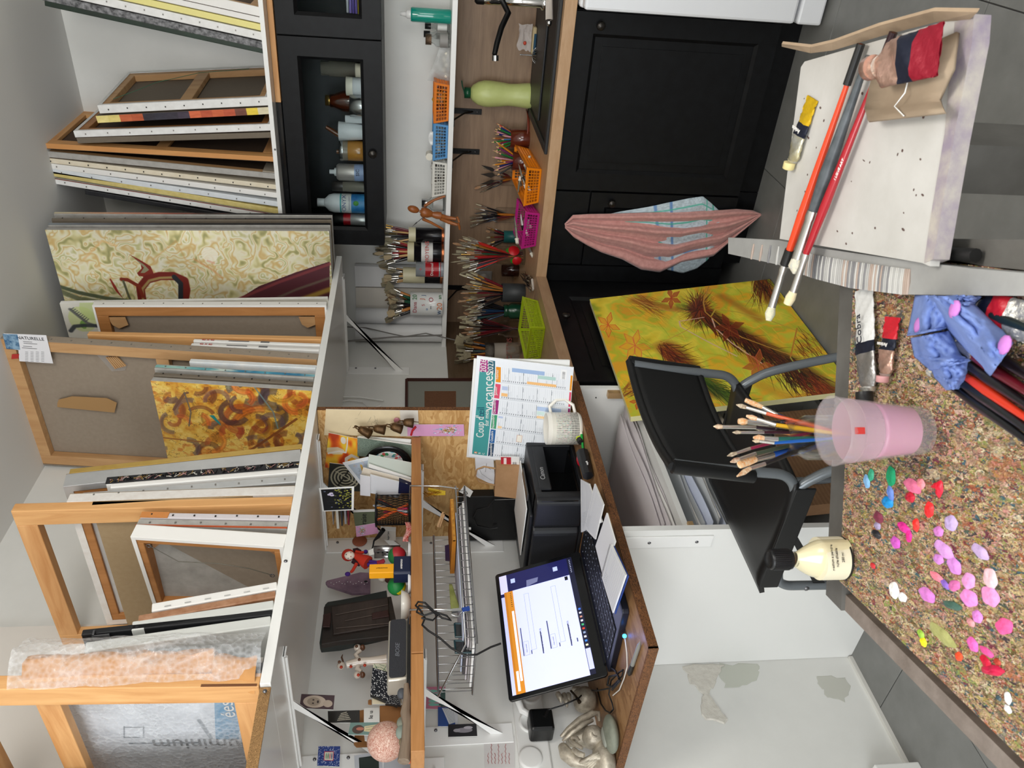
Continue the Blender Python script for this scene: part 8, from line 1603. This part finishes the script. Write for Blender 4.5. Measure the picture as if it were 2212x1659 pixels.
for (x,y,rx,ry,c_) in ((1918,1085,17,12,'#0a78b8'),(1924,1066,10,16,'#5a78c0'),(1873,1040,10,14,'#6f9fc8'),(1925,1029,13,22,'#0f8a5a'),(1882,1026,9,13,'#2a8a6a'),(1972,1050,24,14,'#d8688c'),(1967,1074,12,12,'#a80c24'),(1990,1045,10,12,'#e0808a'),(2030,1056,10,17,'#d0142c'),(2025,1048,16,6,'#c01024'),(2008,1101,12,17,'#e01c20'),(1980,1134,9,13,'#e82620'),(1953,1140,18,10,'#c82080'),(1964,1158,8,14,'#d0207c'),(1935,1172,14,12,'#b848ac'),(1894,1154,14,8,'#17171c'),(2055,1130,18,15,'#b09ac8'),(2028,1148,14,10,'#c070b8'),(2040,1188,24,16,'#c68ccc'),(2028,1208,14,10,'#c078c4'),(2062,1222,18,17,'#c47cc8'),(2118,1192,20,14,'#b49ac4'),(2024,1246,17,9,'#dc7486'),(2093,1255,16,17,'#d98cc4'),(2140,1250,18,20,'#dcb4bc'),(2003,1285,22,14,'#c670bc'),(2042,1262,12,8,'#7c58b4'),(2062,1265,16,11,'#c4609c'),(2094,1292,22,17,'#dc80c4'),(2140,1288,20,22,'#dc88bc'),(2112,1332,12,14,'#cc78c4'),(2170,1353,20,17,'#e4508c'),(2102,1392,14,14,'#dc5cac'),(2132,1408,16,9,'#d4488c'),(2145,1448,30,10,'#b40c38'),(2130,1430,14,12,'#b80c2c'),(2072,1418,9,10,'#e4401c'),(1996,1387,9,9,'#e8d80c'),(1990,1370,10,9,'#8cb43c'),(2058,1308,22,9,'#38584c'),(2036,1372,32,16,'#98985c'),(1932,1275,15,16,'#e4e4dc'),(1950,1290,12,10,'#dcdce0'),(2178,1508,9,12,'#e8e8e8'),(2158,1508,6,6,'#30444c'),(2178,1532,8,9,'#e4e0e4'),(1886,1222,8,6,'#b42028'),(2155,1430,9,7,'#a03020'),(2098,1345,10,8,'#c8888c'),(1896,1136,10,8,'#9084a4'),(1898,1118,14,12,'#6a2438')):
 c0=tb(x,y);s_=scale_at(c0);ph=rg.uniform(0,6)
 def fn(u,v):
  a2=2*math.pi*u;k_=(1+.08*math.sin(2*a2+ph)+.06*math.sin(5*a2+2*ph))*v;return (ry*s_*1.05*k_*math.cos(a2),rx*s_*1.3*k_*math.sin(a2),(.0032 if c_ in DK else .0018)*(1-v**3)*(1+.5*math.sin(3*a2+5*v+ph)*v))
 o=MB().grid(fn,22,5).build('paint_dab',mat('dab_'+c_[1:],c_,.28,kind='noise',col2='#%02x%02x%02x'%tuple(min(255,int(int(c_[i:i+2],16)*1.05+22)) for i in (1,3,5)),scale=70,bump=.5),t)
 loc=wmat(t).inverted()@V((c0.x,c0.y,PZ+.0005));o.location=loc;o.rotation_euler.z=-ang+YAW+rg.uniform(-.3,.3)
RZ=.83;L_=[(1573,548),(1682,572),(1757,600),(1840,622),(1951,636),(2100,638),(2400,640)];R_=[(1573,513),(1682,519),(1757,534),(1861,549),(1951,562),(2100,580),(2400,606)]
t=thing('brush_wiping_rail','grey wooden rail ribbed with light paint wipings along the palette','rail',tb(1900,590,0.8));t['label']='grey wooden rail with pale ribbed paint wipings beside the palette'
k=MB();q=[P(*a_,2,RZ) for a_ in L_]+[P(*a_,2,RZ) for a_ in R_[::-1]];n=len(q);k.add([tuple(a_) for a_ in q]+[tuple(a_-V((0,0,.028))) for a_ in q],[tuple(range(n)),tuple(range(n,2*n))[::-1]]+[(i,(i+1)%n,n+(i+1)%n,n+i) for i in range(n)]);k.build('rail',m_gl,t,world=True)
def lerp2(a_,f_):k_=f_*(len(a_)-1);i=min(int(k_),len(a_)-2);g_=k_-i;return (a_[i][0]*(1-g_)+a_[i+1][0]*g_,a_[i][1]*(1-g_)+a_[i+1][1]*g_)
for i in range(62):
 x_=1626+i*18 if i<4 else 1740+(i-4)*3.9;f_=[(x_-a_[0]) for a_ in L_];j=max(i_ for i_ in range(len(L_)-1) if L_[i_][0]<=x_);g_=(x_-L_[j][0])/(L_[j+1][0]-L_[j][0]);yl=L_[j][1]*(1-g_)+L_[j+1][1]*g_;j2=max(i_ for i_ in range(len(R_)-1) if R_[i_][0]<=x_);g2_=(x_-R_[j2][0])/(R_[j2+1][0]-R_[j2][0]);yr=R_[j2][1]*(1-g2_)+R_[j2+1][1]*g2_
 yr=yr+(yl-yr)*.25;MB().tube([P(x_+3,yr,2,RZ+.0005),P(x_,(yl+yr)/2,2,RZ+.0016),P(x_-3,yl,2,RZ+.0005)],[.0016,.0024,.0018],5).build('paint_wiping',rg.choice([mat('wipe_grey','#a9a8a5',.5),mat('wipe_light','#bdbcb8',.5),mat('wipe_dark','#7b7a7c',.5),mat('wipe_warm','#a8968a',.5)]),t,world=True)
e_=tb(1900,590,RZ);MB().bx(e_.x-.018,e_.x+.018,e_.y-.018,e_.y+.018,0,RZ-.028).build('post',m_gw,t,world=True)
t=thing('side_tray','dark grey tray beside the rail holding a black bar, bottom of the picture','tray',tb(2120,570,.8));q=[P(*a_,2,.80) for a_ in ((1960,560),(2400,600),(2400,520),(2010,515))]
MB().hexa([tuple(a_-V((0,0,.02))) for a_ in q]+[tuple(a_) for a_ in q]).build('tray',m_gw,t,world=True);MB().tube([P(2018,546,2,.812),P(2108,552,2,.812)],.008,10).build('black_bar',m_capb,t,world=True)
MB().bx(q[1].x-.0,q[1].x+.03,q[1].y,q[1].y+.03,0,.78).build('leg',m_gw,t,world=True)
BZ=.845;m_bw=mat('primed_board','#b9b7b2',.5,kind='noise',col2='#cac8c4',scale=10,bump=.1)
t=thing('primed_board','primed white board with stained edges and a torn cardboard rim, carrying three brushes','board',tb(1880,330,.8))
def poly3(pts,z,th,M_,nm,par,dx=0):
 v=[P(*a_,2,z) for a_ in pts];n=len(v);sg=sum((v[i].x*v[(i+1)%n].y-v[(i+1)%n].x*v[i].y) for i in range(n))>0
 return MB().add([tuple(a_) for a_ in v]+[tuple(a_-V((0,0,th))) for a_ in v],[tuple(range(n)) if sg else tuple(range(n))[::-1],tuple(range(n,2*n))[::-1] if sg else tuple(range(n,2*n))]+[(i,(i+1)%n,n+(i+1)%n,n+i) for i in range(n)]).build(nm,M_,par,world=True)
poly3([(1730,145),(1738,133),(2076,36),(2090,45),(2008,575),(1992,568),(1684,516),(1706,330)],BZ,.012,m_bw,'board',t)
poly3([(2062,48),(2104,30),(2100,90),(2060,300),(2016,560),(1996,568),(2010,470),(2040,290)],BZ+.001,.02,mat('paint_stained_edge','#b3aca2',.6,kind='noise',col2='#8d8290',scale=18,bump=.4,amt=.3),'stained_edge',t)
m_tc=mat('torn_card','#b39c82',.85,kind='noise',col2='#a08a72',scale=20,bump=.3)
ra=[P(*a_,2,BZ) for a_ in ((1690,98),(1752,112),(1800,106),(1900,76),(2020,45),(2098,38))];rb_=[P(*a_,2,BZ+.02) for a_ in ((1690,92),(1752,99),(1800,88),(1900,52),(2018,20),(2114,22))]
k=MB();[k.add([tuple(ra[i]),tuple(ra[i+1]),tuple(rb_[i+1]),tuple(rb_[i])],[(0,1,2,3)]) for i in range(5)];k.build('cardboard_rim',m_tc,t,world=True,solid=.004)
c_=tb(1900,330,BZ);MB().bx(c_.x-.03,c_.x+.03,c_.y-.05,c_.y+.05,0,BZ-.012).build('support_post',m_gw,t,world=True)
k=MB();[k.ball(P(rg.uniform(1720,2010),rg.uniform(180,540),2,BZ+.0003),(rg.uniform(.0008,.0022),rg.uniform(.001,.004),.0004),6) for i in range(45)];k.build('paint_specks',mat('speck','#5a4640',.6),t,world=True,kind='stuff')
t=thing('kraft_sleeve','folded brown cardboard sleeve with white string lying on the primed board','cardboard',P(1960,180,2,BZ));
ks=[((1890,150),(2070,70)),((1880,190),(2060,150)),((1870,235),(2030,215)),((1876,262),(2042,243))];kz=[.004,.02,.012,.026]
MB().grid(lambda u,v:P(*[(1-u)*a_+u*b2 for a_,b2 in zip(*[(lerp2([q_[0] for q_ in ks],v)),(lerp2([q_[1] for q_ in ks],v))])],2,BZ+lerp2([(z_,0) for z_ in kz],v)[0]),4,9).build('sleeve',mat('kraft_grey','#8f7d69',.8,kind='noise',col2='#9c8a74',scale=15,bump=.2),t,world=True,solid=.004);MB().tube([P(1962,170,2,BZ+.022),P(1955,200,2,BZ+.026),P(1932,230,2,BZ+.024),P(1952,250,2,BZ+.03)],.0008,5).build('string',m_white,t,world=True)
def ptube(label,A,B,w,z,mats,capm,lab=None,cap2=None,fl=.3):
 """paint tube from crimped end A to cap B (photo pixels), lying at height z"""
 a_,b2=P(*A,2,z),P(*B,2,z);L_=(b2-a_).length;d=(b2-a_).normalized();sd=V((0,0,1)).cross(d);Mx=frame_m(a_,d,sd);t=thing('paint_tube',label,'paint tube',M=Mx);rr=random.Random(int(L_*1e4));h0=w*fl
 bands=[];n=26;cuts=[m_[0] for m_ in mats]
 for bi,(u0,u1,nm,M_) in enumerate(mats):
  def fn(u,v,u0=u0,u1=u1):
   U=u0+(u1-u0)*u;a3=2*math.pi*v;hh=h0*min(1,.06+1.5*U)*(1-.25*max(0,(U-.9)*10)*.3);ww=w*.5*(1.06-.08*U)*(1-.35*max(0,U-.93)/.07)
   return (L_*.86*U,-math.cos(a3)*ww,max(0,hh*(.5+.5*math.sin(a3)))*(1+.18*math.sin(11*U+2*a3))+.0006+(.0012*math.sin(40*U+5*a3)))
  MB().grid(fn,max(3,int(n*(u1-u0))),18).build(nm,M_,t)
 MB().cyl((L_*.86,0,h0*.5),(L_*.9,0,h0*.5),w*.26,w*.2,14).build('shoulder',cap2 or m_foil,t);MB().lathe([(w*.27,0),(w*.27,L_*.09),(w*.22,L_*.1),(.0005,L_*.1)],16,M=frame_m((L_*.9,0,max(h0*.5,w*.27)),(0,1,0),(0,0,1))).build('cap',capm,t)
 for s_,u,sz,M_ in (lab or []):text(t,s_,sz,frame_m((L_*.86*u,0,h0*1.2+.002),(0,-1,0) if sz>0 else (-1,0,0),(1,0,0) if sz>0 else (0,-1,0)) if sz>0 else frame_m((L_*.86*u,0,h0*1.2+.002),(1,0,0),(0,1,0)),M_) if sz>0 else text(t,s_,-sz,frame_m((L_*.86*u,0,h0*1.2+.002),(-1,0,0),(0,-1,0)),M_)
 return t
m_navy=mat('tube_navy','#1c2030',.35,.3);m_yel=mat('tube_yellow','#c9a40c',.35,.2,bump=.5,scale=40);m_fy=mat('foil_yellow','#b8a850',.3,.7,kind='noise',col2='#d8d8d0',scale=25,bump=.8);m_crm=mat('tube_crimson','#8a1428',.35,.2,bump=.5,scale=40);m_fr=mat('foil_red','#a88a78',.3,.7,kind='noise',col2='#d0a898',scale=30,bump=.8)
ptube('yellow paint tube with navy label lying on the primed board',(1757,212),(1714,366),.033,BZ+.001,((0,.4,'yellow_end',m_yel),(.4,.6,'label_band',m_navy),(.6,1,'foil_end',m_fy)),mat('cap_cream','#d8ca90',.4),(('Artisan',.5,.009,m_palew),))
ptube('crimson paint tube with gold foil end lying on the cardboard sleeve',(2034,106),(1900,150),.052,BZ+.03,((0,.38,'crimson_end',m_crm),(.38,.6,'label_band',m_navy),(.6,1,'foil_end',m_fr)),m_fr)
ptube('big white and silver paint tube lettered Cobra on the palette',(1868,622),(1885,872),.042,PZ+.004,((0,.55,'white_end',mat('tube_white','#d8d8d6',.3,bump=.4,scale=40)),(.55,.66,'label_band',m_navy),(.66,1,'foil_end',mat('foil_plain','#a8a6a4',.28,.8,bump=.8,scale=35))),m_capb,(('Cobra',.42,-.016,m_navy),),fl=.22)
ptube('small red paint tube lettered Artisan beside the big white one',(1930,685),(1918,826),.03,PZ+.004,((0,.38,'red_end',mat('tube_red','#c01c2c',.35,bump=.4,scale=40)),(.38,.58,'label_band',m_navy),(.58,1,'foil_end',m_fr)),mat('cap_pinkwhite','#d8a0a0',.4),(('Artisan',.48,.0075,m_palew),))
ptube('red and silver paint tube half hidden under the blue rag',(2230,700),(2120,660),.04,PZ+.004,((0,.45,'foil_end',m_foil),(.45,.8,'red_band',mat('tube_red','#c01c2c',.35,bump=.4,scale=40)),(.8,1,'label_band',m_navy)),m_capb)
def brush3(label,pts,z0,z1,r,hm,bm,fr,grp=None,seg=()):
 """brush from handle end to tip: pts = pixels of end, ferrule start, bristle start, tip"""
 n=len(pts);w=[P(*p_,2,z0+(z1-z0)*i/(n-1)) for i,p_ in enumerate(pts)];t=thing('paintbrush',label,'brush',w[0],group=grp)
 h=w[1]-w[0];MB().tube([w[0],w[0]+h*.3,w[0]+h*.75,w[1]],[r*.45,r*.7,r*1.15,r*.85],10).build('handle',hm,t,world=True)
 for f0,f1,M_ in seg:MB().tube([w[0]+h*f0,w[0]+h*f1],r*1.22 if f1>.6 else r*.9,10).build('handle_band',M_,t,world=True)
 MB().tube([w[1],w[1].lerp(w[2],.12),w[1].lerp(w[2],.2),w[2]],[r*.95,r*1.05,r*.9,r*1.0],12).build('ferrule',m_ferr,t,world=True);MB().tube([w[2],w[2].lerp(w[3],.5),w[3]],[r*1.0,r*1.35,r*fr],10).build('bristles',bm,t,world=True);return t
m_br=lambda c_:mat('brist_'+c_,'#'+c_,.8,kind='noise',col2='#d8ccb0',scale=300)
hz=BZ+.011
brush3('long orange brush with black ends lying across the primed board and overhanging',((1860,95),(1695,572),(1667,664),(1660,693)),hz,hz+.012,.0062,mat('orange_lacquer','#e2441c',.25,coat=.5),m_br('b8c0a8'),.7,seg=((0,.16,m_capb),(.92,1,m_capb)))
brush3('thick dark grey paint-splattered brush between the orange and the red one',((1876,120),(1757,455),(1722,560),(1716,592)),hz+.003,hz+.01,.0085,mat('splattered_handle','#34393c',.4,kind='noise',col2='#5a6064',scale=30,bump=.2),m_br('a8aca8'),.3)
brush3('long red brush with a dark tip lettered I LOVE ART on the primed board',((1930,70),(1741,548),(1714,630),(1701,657)),hz,hz+.012,.0058,mat('red_lacquer_brush','#a0101f',.2,coat=.6),m_br('d8c898'),1.1,seg=((0,.13,mat('plum_black','#2a1018',.3)),))
a_,b2=P(1812,366,2,hz+.012),P(1835,310,2,hz+.012);text(None,'I LOVE ART',.006,frame_m(a_,b2-a_,V((0,0,1)).cross(b2-a_)),m_palew).name='lettering';o=bpy.data.objects[-1] if False else [o_ for o_ in bpy.data.objects if o_.name.startswith('lettering') and not o_.parent][-1];bpr=[o_ for o_ in bpy.data.objects if o_.get('label','').startswith('long red brush with a dark')][0];o.parent=bpr;o.matrix_basis=wmat(bpr).inverted()
G='brushes lying at the lower right of the palette'
for k_,(p0,p1,p2,p3,c_,r_,lab) in enumerate((((2300,1010),(2062,838),(2020,808),(2006,795),'#121214',.0055,'black brush nearest the glass, pointing at the blue rag'),((2300,985),(2070,820),(2030,790),(2014,780),'#17181a',.006,'black brush with grey lettering next to the nearest one'),((2300,960),(2085,812),(2040,780),(2030,772),'#c9341a',.0052,'orange-red brush handle among the black ones'),((2300,930),(2095,790),(2060,765),(2050,758),'#141013',.006,'plain black brush right of the orange-red handle'),((2300,900),(2105,770),(2070,745),(2060,738),'#5a0f1a',.006,'dark red speckled brush disappearing under the rag'),((2300,868),(2120,745),(2080,720),(2070,712),'#1a1214',.006,'black speckled brush beneath the blue rag'),((2300,740),(2130,675),(2110,668),(2100,664),'#10201e',.005,'green-black brush beside the half hidden tube'))):
 brush3(lab,(p0,p1,p2,p3),PZ+.012,PZ+.008,r_,mat('bh_'+c_[1:],c_,.3,coat=.4),m_br('6d7c94'),.2,grp=None)
t=thing('blue_rag','crumpled blue cloth with pink paint stains on the palette','rag',tb(2060,740));nr=vnoise(60,60,5,5,55,3)
m_rag=mat('blue_cloth','#5f76b4',.9,kind='noise',col2='#7f94cc',scale=18,bump=.5)
def rag(L1,L2,h0,nm):
 def fn(u,v):
  a_=lerp2(L1,v);c2=lerp2(L2,v);return P(a_[0]*(1-u)+c2[0]*u,a_[1]*(1-u)+c2[1]*u,2,PZ+.006+h0*math.sin(math.pi*min(1,max(0,u)))*(.5+.7*nr[int(v*58),int(u*58)])+.012*nr[int(u*58),int(v*58)])
 MB().grid(fn,26,30).build(nm,m_rag,t,world=True,solid=.002)
rag([(1978,637),(1962,720),(1960,725)],[(2060,640),(2050,705),(2044,712)],.03,'fold');rag([(1990,640),(2030,690),(2090,760),(2140,812)],[(2090,640),(2140,690),(2165,715),(2188,742)],.05,'fold');rag([(1968,730),(1976,770),(2010,800)],[(2052,715),(2080,770),(2098,778)],.03,'fold');rag([(2005,780),(2020,815),(2045,842)],[(2092,778),(2088,815),(2070,840)],.025,'fold');rag([(2045,637),(2060,660)],[(2120,640),(2100,668)],.035,'fold')
for x,y in ((2062,668),(2170,745),(1985,702)):MB().ball(P(x,y,2,PZ+.055 if x>2000 else PZ+.03),(.011,.008,.003),10).build('pink_stain',mat('pink_stain','#c07ac4',.7),t,world=True)
c_=tb(1992,930);t=thing('water_cup','clear plastic cup half full of milky pink water on the palette','cup',V((c_.x,c_.y,PZ+.001)));hc=.118
MB().lathe([(.029,0),(.030,.004),(.0315,.014),(.0305,.016),(.042,hc-.004),(.0435,hc),(.0405,hc-.001),(.0295,.018),(.0005,.017)],40).build('cup',mat('cup_plastic','#e6dde0',.08,trans=.5,ior=1.2,alpha=.24),t)
MB().lathe([(.0288,.018),(.0335,.062),(.0345,.068),(.0005,.068)],36).build('pink_water',mat('milky_pink','#cf8fae',.25,coat=.4),t);MB().lathe([(.0415,hc-.05),(.0362,hc-.046)] if False else [(.0352,.07),(.0395,hc-.022)],36).build('scum_ring',mat('scum_film','#c8a8b4',.3,alpha=.4),t)
a_=face_cam(c_)-math.pi/2;MB().bx(-.004,.004,-.0008,.0008,-.006,.006,M=frame_m((.0405*math.cos(a_),.0405*math.sin(a_),hc-.012),(-math.sin(a_),math.cos(a_),0),(math.cos(a_),math.sin(a_),0))).build('red_mark',m_redp,t)
c_=tb(1842,945);t=thing('brush_jar','clear glass jar of fine brushes standing behind the water cup','jar',V((c_.x,c_.y,PZ+.001)));hj=.105
MB().lathe([(.030,0),(.032,.004),(.032,.07),(.026,.082),(.0265,.086),(.0245,.087),(.0265,.093),(.025,.095),(.0265,.102),(.0255,hj),(.0225,hj),(.0225,.084),(.029,.068),(.029,.006),(.0005,.006)],32).build('glass',m_glass,t);jb=t.location
for k_,(tip,f1,f2,hc_,bc_,r_,fr,lab) in enumerate((((1610,864),(1648,880),(1680,897),'#16305c','d88a3a',.0035,1.6,'flat orange-haired brush with blue handle, rightmost in the jar'),((1590,874),(1612,880),(1655,893),'#c9501c','5a3018',.003,.3,'thin brush with orange handle in the jar behind the cup'),((1612,898),(1635,905),(1676,918),'#d0a018','c8702a',.0033,.8,'round brush with yellow-banded handle in the jar'),((1595,910),(1613,911),(1660,914),'#17181c','e08a2c',.0045,1.4,'flat orange brush with black handle in the jar'),((1541,921),(1560,922),(1632,923),'#2a1420','8a4a2a',.0032,.3,'long slim brush reaching highest out of the jar'),((1630,922),(1650,924),(1680,930),'#cf7c1c','3a2414',.0045,1.2,'dark-haired brush with orange handle in the middle of the jar'),((1582,934),(1600,934),(1650,934),'#3a1a26','5a2a24',.0024,.3,'very thin dark brush in the middle of the jar'),((1627,945),(1650,947),(1680,949),'#1f5a50','cf7a2a',.004,.6,'rounded orange brush with teal handle in the jar'),((1625,952),(1640,953),(1672,957),'#1454a0','8a6a4a',.0024,.3,'fine liner with bright blue handle in the jar'),((1571,985),(1590,979),(1620,969),'#7a1a3a','5a3a2a',.0025,.3,'small brush with wine red handle in the jar'),((1578,998),(1596,992),(1632,980),'#3f4a3c','8a3a24',.003,.5,'small brush with grey-green handle in the jar'),((1598,1003),(1632,992),(1670,982),'#1c4a9a','d8882c',.005,2.0,'ragged fan of orange hair with blue handle in the jar'),((1592,1029),(1620,1012),(1652,1002),'#16161a','b06a2a',.0032,.5,'leftmost leaning brush with black handle in the jar'))):
 ju=P(1722,905+(tip[1]-865)*.5,2,PZ+.105);zt=PZ+.105+(1722-tip[0])*.00071;
 def up_(px,py):return P(px,py,0,jb.x+.0)
 w3=[P(*p_,0,jb.x+.02*math.sin(k_)) for p_ in (tip,f1,f2)];d_=(w3[2]-w3[0]).normalized();yc=jb.y;s_=(PZ+.012-w3[2].z)/d_.z if d_.z<-.05 else .1;foot=w3[2]+d_*min(s_,.2);foot=V((jb.x+max(-.018,min(.018,foot.x-jb.x)),jb.y+max(-.02,min(.02,foot.y-jb.y)),PZ+.012))
 t=thing('paintbrush',lab,'brush',foot);MB().tube([foot,foot.lerp(w3[2],.6),w3[2]],[r_*.5,r_*1.1,r_*.9],9).build('handle',mat('jh_'+hc_[1:],hc_,.25,coat=.4),t,world=True);MB().tube([w3[2],w3[1]],[r_*.95,r_*.85],10).build('ferrule',m_ferr,t,world=True);MB().tube([w3[1],w3[1].lerp(w3[0],.5),w3[0]],[r_*.9,r_*1.2,r_*fr*.6],9).build('bristles',m_br(bc_),t,world=True)
c_=tb(1822,1205);t=thing('medium_bottle','squeezed clear bottle of cream painting medium with black ribbed cap on the table corner','bottle',V((c_.x,c_.y,PZ+.001)));s_=scale_at(c_);r_=46*s_;hb=.075
MB().grid(lambda u,v:((lambda rr:(rr*math.cos(2*math.pi*u)*1.05,-rr*math.sin(2*math.pi*u)*.8,v*hb))((r_*(.98-.04*v) if v<.55 else r_*(.96-.62*((v-.55)/.45)**1.3))*(1+.12*math.sin(2*math.pi*u*2+1)*v))),32,18).build('body',mat('cream_medium','#d3c9a4',.15,coat=.6),t)
MB().lathe([(r_*.36,hb-.002),(r_*.36,hb+.008)],24).build('neck',m_glass,t);MB().lathe([(r_*.46,hb+.006),(r_*.48,hb+.009),(r_*.46,hb+.036),(r_*.40,hb+.04),(r_*.36,hb+.037),(.0005,hb+.037)],30).build('cap',mat('cap_ribbed','#131416',.35),t)
k=MB();[k.cyl((r_*.475*math.cos(i*.196),r_*.475*math.sin(i*.196),hb+.01),(r_*.465*math.cos(i*.196),r_*.465*math.sin(i*.196),hb+.035),.001,n=4) for i in range(32)];k.build('cap_ribs',mat('cap_ribbed','#131416',.35),t,kind='stuff');MB().lathe([(r_*1.0,.004),(r_*.99,.04)],30).build('label',mat('label_cream','#ddd6bc',.5),t);MB().lathe([(r_*1.01,.001),(r_*1.01,.004)],30).build('dark_line',m_capb,t)
a_=face_cam(c_)-math.pi/2;[text(t,s2_,.005,frame_m((r_*1.07*math.cos(a_),r_*1.03*math.sin(a_),z_),(-math.sin(a_),math.cos(a_),0),(0,0,1)),m_ink) for s2_,z_ in (('medium a peindre',.034),('huile diluable',.027),('250 ml',.018))]
